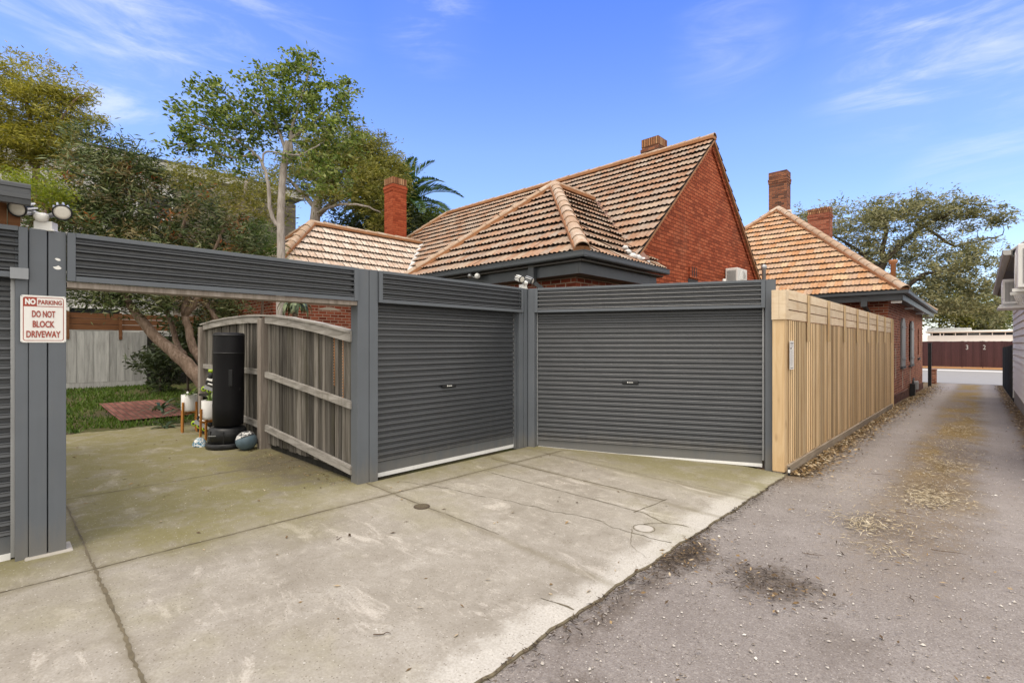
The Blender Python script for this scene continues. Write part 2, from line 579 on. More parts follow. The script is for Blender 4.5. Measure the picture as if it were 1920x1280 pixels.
def m_tile(name, cols, lichen, lich_amt):
    m = Mat(name, 0.85, 0.2)
    isl = m.island()
    n = m.noise(m.pos(), 7, 6, 0.7)
    big = m.noise(m.pos(), 0.8, 4, 0.6)
    f = m.math('ADD', m.math('MULTIPLY', isl, 0.42), m.math('MULTIPLY', m.math('ADD', m.math('MULTIPLY', big, 0.6), m.math('MULTIPLY', m.noise(m.pos(), 2.6, 6, 0.7), 0.4)), 0.66))
    c = m.ramp(f, [(0.1 + 0.85 * i / (len(cols) - 1), x) for i, x in enumerate(cols)])
    c = m.mix(m.step(n, 0.35, 0.7, 0.0, 0.35), c, (0.20, 0.10, 0.055))
    c = m.mix(m.math('MULTIPLY', m.step(m.noise(m.pos(), 3.1, 8, 0.75), 0.47, 0.68), lich_amt), c, lichen)
    c = m.mix(m.math('MULTIPLY', m.step(m.noise(m.pos(), 16, 4, 0.7), 0.62, 0.74), 0.55), c, (0.09, 0.075, 0.055))
    m.colour(c)
    m.bump(n, 0.25, 0.006)
    return m.m
# ------------------------------------------------------------------ materials
GREY = (0.052, 0.057, 0.065)
M_GREY = m_paint('grey_satin_paint', GREY, 0.36, 0.10, spec=0.5, dirt=0.05, splash=0.30)
M_GREY_BOARD = m_paint('grey_painted_board', (0.100, 0.113, 0.131), 0.6, 0.10, dirt=0.10, splash=0.35)
M_DARK = m_paint('charcoal_gutter_paint', (0.055, 0.063, 0.072), 0.45, 0.15, dirt=0.1)
M_BLACK = m_paint('black_vinyl', (0.006, 0.006, 0.008), 0.55, 0.2, spec=0.25)
M_BLACKP = m_paint('black_plastic', (0.011, 0.012, 0.014), 0.42, 0.2, spec=0.4)
M_WHITE = m_paint('white_enamel', (0.72, 0.72, 0.70), 0.4, 0.05)
M_WHITE_D = m_paint('weathered_white_paint', (0.66, 0.66, 0.64), 0.6, 0.08, dirt=0.12)
M_STRIP = m_paint('pale_rubber_strip', (0.74, 0.74, 0.73), 0.6, 0.08, dirt=0.15)
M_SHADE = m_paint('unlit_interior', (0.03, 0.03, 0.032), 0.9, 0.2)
M_GALV = m_paint('galvanised_steel', (0.36, 0.37, 0.38), 0.4, 0.12, metal=0.5)
M_RED = m_paint('rust_red_ink', (0.30, 0.045, 0.025), 0.5, 0.08)
M_SIGNW = m_paint('sign_white', (0.70, 0.69, 0.67), 0.35, 0.05, dirt=0.06)
M_GLASS = m_paint('dark_window_glass', (0.012, 0.014, 0.016), 0.08, 0.2, spec=0.6)
M_LENS = m_paint('frosted_lamp_lens', (0.66, 0.64, 0.58), 0.3, 0.05)
M_LIME = m_paint('lime_plastic', (0.32, 0.46, 0.02), 0.35, 0.1)
M_ORANGEWOOD = m_wood('orange_stained_wood', [(0.30, 0.12, 0.025), (0.40, 0.17, 0.04), (0.48, 0.22, 0.06)], 0.6, island=0.1, bump=0.1)
M_POT = m_paint('white_ceramic', (0.70, 0.69, 0.68), 0.35, 0.05)
M_SOIL = m_paint('potting_soil', (0.03, 0.022, 0.016), 0.95, 0.3)
M_BALL = m_paint('slate_blue_vinyl', (0.085, 0.130, 0.165), 0.5, 0.14, dirt=0.12)
M_OLDWOOD = m_wood('weathered_paling', [(0.050, 0.045, 0.039), (0.130, 0.118, 0.103), (0.25, 0.235, 0.213)], 0.92, (11, 11, 0.8), 0.6, 0.5, stain=((0.055, 0.050, 0.028), 0.65))
M_OLDRAIL = m_wood('weathered_rail', [(0.16, 0.148, 0.133), (0.30, 0.282, 0.26), (0.44, 0.42, 0.395)], 0.92, (2.0, 2.0, 14), 0.25, 0.5, stain=((0.11, 0.095, 0.06), 0.4))
M_OLDPOST = m_wood('weathered_post', [(0.16, 0.135, 0.115), (0.27, 0.235, 0.205), (0.36, 0.32, 0.29)], 0.92, (16, 16, 1.2), 0.2, 0.5)
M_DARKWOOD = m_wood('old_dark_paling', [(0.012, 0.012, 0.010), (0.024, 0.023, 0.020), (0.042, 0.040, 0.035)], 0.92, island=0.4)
M_PINE = m_wood('new_pine_paling', [(0.50, 0.345, 0.185), (0.66, 0.49, 0.29), (0.75, 0.60, 0.40)], 0.8, (14, 14, 0.8), 0.48, 0.25, stain=((0.30, 0.165, 0.07), 0.45))
M_PINEPALE = m_wood('new_pine_board', [(0.58, 0.44, 0.29), (0.69, 0.56, 0.40), (0.75, 0.64, 0.50)], 0.8, (2.2, 2.2, 15), 0.15, 0.2, stain=((0.40, 0.22, 0.10), 0.35))
M_PINEPOST = m_wood('new_pine_post', [(0.48, 0.32, 0.165), (0.59, 0.42, 0.24), (0.66, 0.51, 0.32)], 0.8, (14, 14, 1.1), 0.1, 0.2, knots=True)
M_PLINTH = m_wood('grey_timber_plinth', [(0.20, 0.16, 0.12), (0.29, 0.24, 0.185), (0.36, 0.31, 0.25)], 0.9, (2, 2, 20), 0.2, 0.3)
M_BROWNWOOD = m_wood('brown_stained_board', [(0.11, 0.048, 0.022), (0.17, 0.075, 0.034), (0.22, 0.105, 0.052)], 0.8, (1.5, 1.5, 14), 0.25, 0.2)
M_WHITEPALE = m_wood('flaking_white_paling', [(0.30, 0.30, 0.29), (0.42, 0.42, 0.41), (0.52, 0.52, 0.50)], 0.85, (10, 10, 0.9), 0.22, 0.3, stain=((0.20, 0.195, 0.185), 0.5))
M_MAROON = m_wood('maroon_paint', [(0.048, 0.020, 0.021), (0.058, 0.024, 0.025), (0.068, 0.029, 0.030)], 0.6, (8, 8, 1), 0.25, 0.1)
M_BRICK = m_brick('red_brick', [(0.13, 0.030, 0.018), (0.26, 0.060, 0.034), (0.36, 0.105, 0.06)], (0.50, 0.38, 0.29), 0.010, soot=0.3)
M_BRICKLANE = m_brick('worn_red_brick', [(0.12, 0.034, 0.024), (0.28, 0.078, 0.046), (0.38, 0.135, 0.08)], (0.48, 0.34, 0.25), 0.011, soot=0.45)
M_BRICKGABLE = m_brick('painted_red_gable_brick', [(0.18, 0.042, 0.019), (0.32, 0.074, 0.031), (0.39, 0.112, 0.052)], (0.17, 0.036, 0.016), 0.010, soot=0.35, bump=0.9, pale=((0.44, 0.20, 0.12), 0.18))
M_CHIM_RED = m_brick('orange_red_chimney_brick', [(0.20, 0.038, 0.016), (0.30, 0.062, 0.026), (0.36, 0.09, 0.04)], (0.26, 0.06, 0.03), 0.009, soot=0.25, bump=0.7)
M_CHIM_BROWN = m_brick('clinker_chimney_brick', [(0.065, 0.036, 0.028), (0.19, 0.072, 0.043), (0.30, 0.125, 0.068)], (0.14, 0.10, 0.08), 0.010, soot=0.4, bump=0.8)
M_CHIM_TOP = m_brick('chimney_soldier_course', [(0.16, 0.06, 0.03), (0.30, 0.14, 0.07), (0.44, 0.27, 0.15)], (0.10, 0.05, 0.03), 0.016, w=0.078, h=0.26, soot=0.2, bump=0.7)
M_TILE = m_tile('terracotta_roof_tile', [(0.15, 0.105, 0.085), (0.27, 0.155, 0.10), (0.36, 0.22, 0.145), (0.30, 0.235, 0.19), (0.40, 0.305, 0.225), (0.29, 0.24, 0.205)], (0.37, 0.325, 0.285), 0.6)
M_TILE_PALE = m_tile('lichened_roof_tile', [(0.42, 0.29, 0.21), (0.52, 0.40, 0.32), (0.60, 0.50, 0.42), (0.63, 0.56, 0.49)], (0.64, 0.60, 0.55), 0.85)
M_TILEEDGE = m_paint('shaded_tile_edge', (0.045, 0.030, 0.022), 0.95, 0.3)  # shade of the course gaps put into the colour of lips and undersides
M_CAP = m_tile('ridge_cap', [(0.30, 0.19, 0.125), (0.40, 0.285, 0.20), (0.44, 0.355, 0.285)], (0.60, 0.55, 0.48), 0.5)
M_BED = m_paint('orange_mortar_bed', (0.30, 0.14, 0.065), 0.95, 0.3)
M_FLASH = m_paint('lead_flashing', (0.55, 0.55, 0.55), 0.6, 0.2, dirt=0.2)
M_VALLEY = m_paint('rusty_valley_iron', (0.16, 0.085, 0.065), 0.8, 0.3)
M_WEATHER = m_paint('white_weatherboard', (0.80, 0.80, 0.79), 0.6, 0.04, dirt=0.05)
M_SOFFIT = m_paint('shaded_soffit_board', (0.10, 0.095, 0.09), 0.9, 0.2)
M_PALEROOF = m_paint('grey_iron_roof', (0.36, 0.355, 0.34), 0.6, 0.2, dirt=0.3)
M_RENDER = m_paint('cream_render', (0.52, 0.46, 0.38), 0.9, 0.12)
M_APART = m_paint('pale_rendered_wall', (0.48, 0.475, 0.46), 0.85, 0.08, dirt=0.15)
M_APART2 = m_brick('grey_brown_apartment_brick', [(0.13, 0.115, 0.095), (0.19, 0.165, 0.14), (0.25, 0.22, 0.19)], (0.22, 0.2, 0.18), 0.008)

def m_concrete():
    m = Mat('driveway_concrete', 0.92, 0.2)
    p = m.pos(); s = m.sep(p)
    a = m.noise(p, 0.55, 6, 0.62); b = m.noise(p, 2.6, 7, 0.66, 0.4); g = m.noise(p, 70, 3, 0.6); g2 = m.noise(p, 22, 5, 0.7)
    c = m.ramp(m.math('ADD', m.math('MULTIPLY', a, 0.5), m.math('MULTIPLY', b, 0.5)), [(0.34, (0.228, 0.207, 0.175)), (0.5, (0.298, 0.275, 0.239)), (0.64, (0.380, 0.357, 0.321))])
    mt = m.noise(p, 7.5, 8, 0.74, 0.3)
    c = m.mix(m.math('MULTIPLY', m.step(mt, 0.50, 0.68), 0.45), c, (0.46, 0.43, 0.38))
    c = m.mix(m.math('MULTIPLY', m.step(mt, 0.47, 0.30), 0.45), c, (0.185, 0.162, 0.125))
    # pale worn streaks along the tyre path
    st = m.noise(m.map(p, (0.9, 2.6, 1), (0, 0, R(24))), 1.5, 8, 0.72, 0.6)
    c = m.mix(m.math('MULTIPLY', m.step(st, 0.54, 0.66), 0.7), c, (0.52, 0.485, 0.435))
    # bleached outer edge
    ex = m.math('ADD', s[0], m.math('MULTIPLY', m.math('SUBTRACT', b, 0.5), 0.5))
    c = m.mix(m.step(ex, -2.26, -2.04, 0.0, 0.75), c, (0.52, 0.50, 0.46))
    # moss: heaviest inside the open bay and along the doors
    mx = m.math('ADD', s[0], m.math('MULTIPLY', m.math('SUBTRACT', a, 0.5), 3.2))
    mz = m.step(mx, -4.2, -5.7)
    my = m.math('MULTIPLY', m.step(m.math('ADD', s[1], m.math('MULTIPLY', m.math('SUBTRACT', a, 0.5), 1.6)), 5.5, 6.6), 0.75)
    patch = m.math('MULTIPLY', m.step(a, 0.53, 0.66), 0.35)
    mo = m.math('MAXIMUM', m.math('MAXIMUM', m.math('MULTIPLY', mz, 0.86), my), patch)
    mo = m.math('MULTIPLY', mo, m.step(b, 0.28, 0.58, 0.35, 1.0))
    c = m.mix(mo, c, m.mix(g2, (0.125, 0.112, 0.028), (0.215, 0.196, 0.068)))
    # dark damp dirt near the old fence
    dx = m.N.new('ShaderNodeVectorMath'); dx.operation = 'DISTANCE'; m.put(dx.inputs[0], m.map(p, (0.55, 1, 1))); dx.inputs[1].default_value = (-3.9, 2.85, 0)
    c = m.mix(m.math('MULTIPLY', m.step(m.math('ADD', dx.outputs['Value'], m.math('MULTIPLY', m.math('SUBTRACT', b, 0.5), 1.4)), 1.0, 0.2), 0.75), c, (0.065, 0.052, 0.032))
    c = m.mix(m.math('MULTIPLY', m.step(m.noise(p, 1.1, 7, 0.7), 0.60, 0.74), 0.35), c, (0.14, 0.118, 0.085))
    # dirt along the saw cuts (soil spread beside each joint)
    for ax, v in ((1, 0.53), (0, -4.85), (1, 3.15), (1, 5.15), (1, 5.95)):
        d = m.math('ABSOLUTE', m.math('SUBTRACT', s[ax], v))
        d = m.math('ADD', d, m.math('MULTIPLY', m.math('SUBTRACT', g2, 0.5), 0.12))
        c = m.mix(m.math('MULTIPLY', m.step(d, 0.085, 0.0), 0.38), c, (0.13, 0.11, 0.06))
    # exposed aggregate
    vo = m.voronoi(p, 62)
    sel = m.sep(vo['Color'])
    c = m.mix(m.math('MULTIPLY', m.step(vo['Distance'], 0.34, 0.22), m.math('MULTIPLY', m.step(sel[0], 0.86, 0.92), 0.55)), c, (0.56, 0.535, 0.49))
    c = m.mix(m.math('MULTIPLY', m.step(vo['Distance'], 0.36, 0.2), m.math('MULTIPLY', m.step(sel[1], 0.80, 0.86), 0.75)), c, (0.12, 0.098, 0.075))
    vo2 = m.voronoi(p, 17)
    sel2 = m.sep(vo2['Color'])
    c = m.mix(m.math('MULTIPLY', m.step(vo2['Distance'], 0.16, 0.09), m.math('MULTIPLY', m.step(sel2[0], 0.94, 0.96), 0.8)), c, (0.60, 0.58, 0.54))
    c = m.mix(m.math('MULTIPLY', m.step(g, 0.35, 0.7), 0.35), c, (0.19, 0.162, 0.125))
    m.colour(c)
    m.bump(m.math('ADD', m.math('MULTIPLY', g, 0.6), m.math('MULTIPLY', g2, 0.8)), 0.35, 0.006)
    return m.m

def m_lane():
    m = Mat('lane_gravel', 0.95, 0.15)
    p = m.pos(); s = m.sep(p)
    a = m.noise(p, 0.5, 6, 0.62); b = m.noise(p, 2.2, 7, 0.68, 0.3); g = m.noise(p, 85, 3, 0.6); g2 = m.noise(p, 30, 5, 0.75)
    c = m.ramp(m.math('ADD', m.math('MULTIPLY', a, 0.55), m.math('MULTIPLY', b, 0.45)), [(0.32, (0.180, 0.160, 0.149)), (0.5, (0.248, 0.227, 0.215)), (0.66, (0.318, 0.295, 0.283))])
    c = m.mix(m.step(g, 0.3, 0.72, 0.0, 0.6), c, (0.135, 0.11, 0.095))
    c = m.mix(m.math('MULTIPLY', m.step(g2, 0.48, 0.72), 0.4), c, (0.40, 0.365, 0.34))
    # crown of the lane: dead grass and straw
    wob = m.math('MULTIPLY', m.math('SUBTRACT', b, 0.5), 0.9)
    dx = m.math('ABSOLUTE', m.math('ADD', m.math('ADD', s[0], 0.40), wob))
    strip = m.math('MULTIPLY', m.step(dx, 0.55, 0.18), m.step(m.math('ADD', s[1], m.math('MULTIPLY', a, 6)), 9.0, 13.5))
    gapn = m.step(m.noise(m.map(p, (0.7, 0.28, 1)), 1.7, 4, 0.6), 0.40, 0.56)
    c = m.mix(m.math('MULTIPLY', m.math('MULTIPLY', strip, gapn), 0.92), c, m.mix(g2, (0.17, 0.115, 0.035), (0.34, 0.245, 0.09)))
    # wheel tracks slightly paler, brown soil between them
    for tx in (-1.15, 0.30):
        tr = m.step(m.math('ABSOLUTE', m.math('ADD', m.math('SUBTRACT', s[0], tx), m.math('MULTIPLY', wob, 0.35))), 0.34, 0.10)
        c = m.mix(m.math('MULTIPLY', m.math('MULTIPLY', tr, m.step(s[1], 4, 9)), 0.35), c, (0.33, 0.30, 0.285))
    mid = m.step(m.math('ABSOLUTE', m.math('ADD', m.math('ADD', s[0], 0.50), wob)), 0.65, 0.15)
    mid = m.math('MULTIPLY', mid, m.step(m.math('ADD', s[1], m.math('MULTIPLY', b, 3)), 5.2, 8.0))
    c = m.mix(m.math('MULTIPLY', m.math('MULTIPLY', mid, m.step(g2, 0.36, 0.60)), 0.75), c, (0.165, 0.118, 0.068))
    # dirt against the walls
    e1 = m.step(m.math('ADD', s[0], m.math('MULTIPLY', wob, 0.5)), -1.55, -1.85)
    e1 = m.math('MULTIPLY', e1, m.step(s[1], 6.6, 7.8))
    e2 = m.math('MULTIPLY', m.step(m.math('ADD', s[0], m.math('MULTIPLY', wob, 0.5)), 0.45, 0.72), m.step(s[1], 8, 14))
    c = m.mix(m.math('MULTIPLY', m.math('MAXIMUM', e1, e2), 0.85), c, m.mix(g2, (0.075, 0.052, 0.028), (0.20, 0.13, 0.05)))
    # damp black patches of soil and old leaf mould
    for cx, cy, rx, ry, k in ((-1.80, 4.05, 0.20, 0.55, 0.8), (-1.12, 4.05, 0.42, 0.36, 0.6), (-0.62, 3.55, 0.3, 0.25, 0.3), (-1.78, 3.0, 0.12, 0.8, 0.5), (-1.5, 2.1, 0.2, 0.2, 0.45), (-0.75, 6.0, 0.5, 0.45, 0.25), (-0.42, 8.0, 0.5, 1.1, 0.3)):
        d = m.N.new('ShaderNodeVectorMath'); d.operation = 'LENGTH'
        m.put(d.inputs[0], m.map(p, (1 / rx, 1 / ry, 0), (0, 0, 0), (-cx / rx, -cy / ry, 0)))
        dd = m.math('ADD', d.outputs['Value'], m.math('MULTIPLY', m.math('SUBTRACT', m.noise(p, 7, 7, 0.75), 0.5), 2.4))
        c = m.mix(m.math('MULTIPLY', m.step(dd, 1.15, 0.25), k), c, m.mix(g2, (0.04, 0.03, 0.022), (0.115, 0.085, 0.062)))
    vo = m.voronoi(p, 75); sel = m.sep(vo['Color'])
    c = m.mix(m.math('MULTIPLY', m.step(vo['Distance'], 0.36, 0.22), m.math('MULTIPLY', m.step(sel[0], 0.80, 0.9), 0.6)), c, (0.48, 0.445, 0.42))
    c = m.mix(m.math('MULTIPLY', m.step(vo['Distance'], 0.36, 0.22), m.math('MULTIPLY', m.step(sel[1], 0.75, 0.82), 0.8)), c, (0.095, 0.08, 0.07))
    vo2 = m.voronoi(p, 21); sel2 = m.sep(vo2['Color'])
    c = m.mix(m.math('MULTIPLY', m.step(vo2['Distance'], 0.18, 0.10), m.math('MULTIPLY', m.step(sel2[0], 0.93, 0.96), 0.8)), c, (0.56, 0.53, 0.50))
    m.colour(c)
    h = m.math('ADD', m.math('MULTIPLY', g, 0.5), m.math('SUBTRACT', g2, m.math('MULTIPLY', vo['Distance'], 0.5)))
    m.bump(h, 0.6, 0.010)
    return m.m

def m_ground():
    m = Mat('bare_yard_soil', 0.97, 0.1)
    p = m.pos()
    a = m.noise(p, 1.3, 6, 0.65); g = m.noise(p, 30, 5, 0.7)
    c = m.ramp(a, [(0.36, (0.085, 0.066, 0.046)), (0.5, (0.10, 0.095, 0.04)), (0.62, (0.065, 0.088, 0.022))])
    c = m.mix(m.step(g, 0.4, 0.7, 0, 0.6), c, (0.04, 0.032, 0.022))
    m.colour(c); m.bump(g, 0.6, 0.02)
    return m.m

M_CONC = m_concrete()
M_LANE = m_lane()
M_GROUND = m_ground()
M_CRACK = m_paint('dirt_filled_joint', (0.125, 0.104, 0.068), 0.97, 0.45)
M_ASPHALT = m_paint('pale_street_asphalt', (0.25, 0.247, 0.252), 0.9, 0.08)
M_ROADLINE = m_paint('road_line_white', (0.66, 0.66, 0.66), 0.8, 0.06)
M_VERGE = m_paint('dry_orange_verge', (0.40, 0.20, 0.075), 0.95, 0.3)
M_PAVER = m_brick('red_clay_paver', [(0.14, 0.055, 0.045), (0.22, 0.09, 0.07), (0.28, 0.125, 0.10)], (0.11, 0.085, 0.065), 0.012, w=0.23, h=0.115, soot=0.3)

# ------------------------------------------------------------------ ground, lane, driveway, street
def sheet(name, xs, ys, zoff, mat, zf=ground_z, edge=None):
    mb = MB(); mb.smooth = True
    vs, fs = [], []
    for y in ys:
        for x in xs:
            xx = edge(x, y) if edge else x
            vs.append((xx, y, zf(xx, y) + zoff))
    nx = len(xs)
    for j in range(len(ys) - 1):
        for i in range(nx - 1):
            fs.append((j * nx + i, j * nx + i + 1, (j + 1) * nx + i + 1, (j + 1) * nx + i))
    mb.add(vs, fs)
    o = mb.build(name, mat, origin=(0, 0, 0))
    return tag(o, kind='structure')

gx = [-220, -60, -40] + [-30 + i * 0.9 for i in range(28)] + [-5.4, -4.5, -3.6, -2.7, -1.94, -1.0, 0, 1, 3, 8, 30, 80, 220]
gy = [-60, -20, -8, -4] + [-2 + i * 1.0 for i in range(22)] + [22 + 2 * i for i in range(26)] + [90, 150, 300, 700]
sheet('ground', gx, gy, -0.035, M_GROUND)
rr = random.Random(3)
def jag(v, k=0.012):
    return math.sin(v * 7.1) * k * 0.7 + math.sin(v * 17.3 + 1.0) * k * 0.5 + math.sin(v * 41.0) * k * 0.35
ly = [-8, -4, -2] + [-1 + 0.25 * i for i in range(160)]
sheet('lane', [-2.35, -1.99, -1.9, -1.5, -1.1, -0.7, -0.3, 0.1, 0.5, 0.9, 1.6, 2.6], [y for y in ly if y < 37.3] + [37.3], -0.014, M_LANE)
sheet('street', [-90, -40, -20, -8, -2, 4, 12, 40, 90], [37.2, 40, 43, 46, 49, 52.3], -0.004, M_ASPHALT)
sheet('verge', [-90, -40, -8, 4, 12, 40, 90], [52.2, 53.2, 56, 60], 0.03, M_VERGE)
lm = MB()
lm.add([(-60, 49.6, ground_z(0, 49.6) + 0.004), (60, 49.6, ground_z(0, 49.6) + 0.004), (60, 50.6, ground_z(0, 50.6) + 0.004), (-60, 50.6, ground_z(0, 50.6) + 0.004)], [(0, 1, 2, 3)])
tag(lm.build('road_marking', M_ROADLINE), kind='structure')

# concrete driveway slab: one mesh with a broken outer edge and real thickness, joints and cracks filled with dirt
EDGE_X = -1.94
dm = MB()
ys = [-6, -4, -2.5] + [-1.5 + 0.06 * i for i in range(152)]
ys = [y for y in ys if y <= 7.5] + [7.52]
xs = [-12.35, -11.6, -10.5, -9.4, -8.2, -7, -6, -5.4, -4.6, -3.8, -3.2, -2.7, -2.3, -2.06]
def edge_at(y): return EDGE_X + jag(y, 0.013) + 0.012 * math.sin(y * 1.3)
rows = []
for y in ys:
    row = [(x + (jag(y + 3, 0.06) if x == xs[0] else 0), y, ground_z(x, y) + 0.004) for x in xs]
    xe = edge_at(y)
    row.append((xe, y, ground_z(-1.95, y) + 0.0 + 0.004))
    row.append((xe + 0.012, y, ground_z(-1.95, y) - 0.004))
    row.append((xe + 0.012, y, ground_z(-1.95, y) - 0.08))
    rows.append(row)
nx = len(rows[0])
fs = []
edge_faces = []
for j in range(len(ys) - 1):
    for i in range(nx - 1):
        # behind the garage line only the open bay (y < 3.1) is paved
        if rows[j][i + 1][0] < -5.2 and ys[j] > 3.16: continue
        fs.append((j * nx + i, j * nx + i + 1, (j + 1) * nx + i + 1, (j + 1) * nx + i))
        if i >= nx - 3: edge_faces.append(len(fs) - 1)
dm.add([v for r in rows for v in r], fs)
for k in edge_faces: dm.m[k] = 1
dm.mi = 1
def crack(pts, w, wob=0.012, step=0.05, seed=0, fade=False):
    r = random.Random(seed)
    P = []
    for (x0, y0), (x1, y1) in zip(pts, pts[1:]):
        n = max(2, int(math.hypot(x1 - x0, y1 - y0) / step))
        for i in range(n): P.append((x0 + (x1 - x0) * i / n, y0 + (y1 - y0) * i / n))
    P.append(pts[-1])
    L, Rr = [], []
    o = 0
    for i, (x, y) in enumerate(P):
        a, b = P[max(0, i - 1)], P[min(len(P) - 1, i + 1)]
        dx, dy = b[0] - a[0], b[1] - a[1]; l = math.hypot(dx, dy) or 1
        nx_, ny_ = -dy / l, dx / l
        o = o * 0.8 + r.uniform(-wob, wob)
        t = i / (len(P) - 1)
        ww = w * r.uniform(0.35, 1.5) * (1 - 0.75 * t if fade else 1)
        L.append((x + nx_ * (o + ww), y + ny_ * (o + ww))); Rr.append((x + nx_ * (o - ww), y + ny_ * (o - ww)))
    vs = [(x, y, ground_z(x, y) + 0.0075) for x, y in L] + [(x, y, ground_z(x, y) + 0.0075) for x, y in Rr]
    n = len(L)
    dm.add(vs, [(i, i + n, i + n + 1, i + 1) for i in range(n - 1)])
crack([(-12, 0.52), (-5.0, 0.53)], 0.007, 0.003, seed=1)
crack([(-5.0, 0.53), (-2.0, 0.545)], 0.010, 0.0025, 0.03, seed=2)
crack([(-4.86, -2.0), (-4.86, 0.2)], 0.006, 0.004, seed=3)
crack([(-4.86, 0.2), (-4.85, 6.25)], 0.006, 0.004, seed=4)
crack([(-5.4, 3.12), (-4.3, 3.15), (-3.2, 3.2)], 0.007, 0.004, seed=5, fade=True)
crack([(-5.25, 5.08), (-2.58, 5.22)], 0.008, 0.004, seed=6)
crack([(-4.8, 4.55), (-2.6, 4.68)], 0.0045, 0.004, seed=7)
crack([(-2.58, 5.26), (-2.62, 4.62)], 0.005, 0.005, seed=8)
crack([(-4.95, 5.92), (-2.0, 6.08)], 0.003, 0.003, seed=9)
crack([(-7.2, 0.55), (-7.2, 3.1)], 0.005, 0.004, seed=12)
crack([(-5.2, 3.45), (-4.6, 3.68), (-3.8, 3.9), (-3.1, 4.08), (-2.75, 4.16), (-2.35, 4.12), (-2.0, 4.15)], 0.0038, 0.022, seed=10, fade=False)
crack([(-2.6, 4.68), (-2.40, 4.62), (-2.26, 4.60), (-2.05, 4.65)], 0.006, 0.02, seed=11)
crack([(-2.40, 4.40), (-2.26, 4.60)], 0.0045, 0.01, seed=13)
crack([(-2.40, 4.20), (-2.30, 4.0), (-2.2, 3.85), (-2.0, 3.74)], 0.003, 0.016, seed=14, fade=True)
crack([(-2.22, 2.62), (-1.97, 2.66)], 0.006, 0.01, seed=15)
crack([(-2.34 + 0.10 * math.cos(t / 12 * 6.283), 4.30 + 0.10 * math.sin(t / 12 * 6.283)) for t in range(13)], 0.0035, 0.003, seed=16)
dm.mi = 0
driveway = tag(dm.build('driveway', [M_CONC, M_CRACK], origin=(0, 0, 0)), kind='structure')
M_COVER = m_paint('worn_concrete_cover', (0.40, 0.375, 0.335), 0.9, 0.15, dirt=0.4)
pm = MB()
pm.lathe((-2.34, 4.30, ground_z(-2.34, 4.3)), [(0.085, 0.002), (0.085, 0.0085), (0.0, 0.0085)], 24)
tag(pm.build('inspection_cover', M_COVER), 'small round pale inspection cover set in the cracked concrete', 'cover')
pm = MB()
gz = ground_z(-4.28, 3.12)
pm.lathe((-4.28, 3.12, gz), [(0.085, 0.002), (0.085, 0.011), (0.07, 0.013), (0.0, 0.012)], 24)
pm.mi = 1
for k in range(-3, 4):
    w_ = math.sqrt(max(0, 0.066 ** 2 - (k * 0.018) ** 2))
    pm.box((-4.28 - w_, 3.12 + k * 0.018 - 0.004, gz + 0.012), (-4.28 + w_, 3.12 + k * 0.018 + 0.004, gz + 0.0155))
tag(pm.build('drain_grate', [m_paint('rusty_drain_iron', (0.07, 0.052, 0.035), 0.8, 0.3), M_CRACK]), 'small round dark drain grate on the driveway joint', 'drain')
# brick paving patch in the lawn
tag(sheet('paving', [-16.6, -15.6, -14.6, -13.5], [1.9, 2.3, 2.7, 3.25], 0.02, M_PAVER), kind='structure')

# ------------------------------------------------------------------ roller doors, headers and posts
GX = -5.43
E1, N1 = Vector((0, 1, 0)), Vector((1, 0, 0))                # garage line: along the lane, facing it
O1 = Vector((GX, 0, 0))
C2 = Vector((GX, 6.07, 0))
P3 = Vector((-2.13, 7.60, 0))
E2 = (P3 - C2).normalized(); N2 = Vector((E2.y, -E2.x, 0))     # splayed wide door
L2 = (P3 - C2).length
HZ0, HZ1 = 2.205, 2.60

def slat_profile(z0, z1, pitch, depth, groove=0.33):
    pts = []
    n = int(round((z1 - z0) / pitch)); p = (z1 - z0) / n
    for k in range(n):
        b = z1 - k * p
        pts += [(0.0, b), (0.0, b - groove * p), (depth * 0.88, b - (groove + 0.07) * p), (depth, b - (groove + 0.15) * p), (depth * 0.80, b - (groove + 0.23) * p),
                (depth * 0.84, b - (groove + 0.30) * p), (depth, b - 0.83 * p), (depth * 0.85, b - 0.89 * p), (0.0, b - 0.93 * p)]
    pts.append((0.0, z1 - n * p))
    return pts

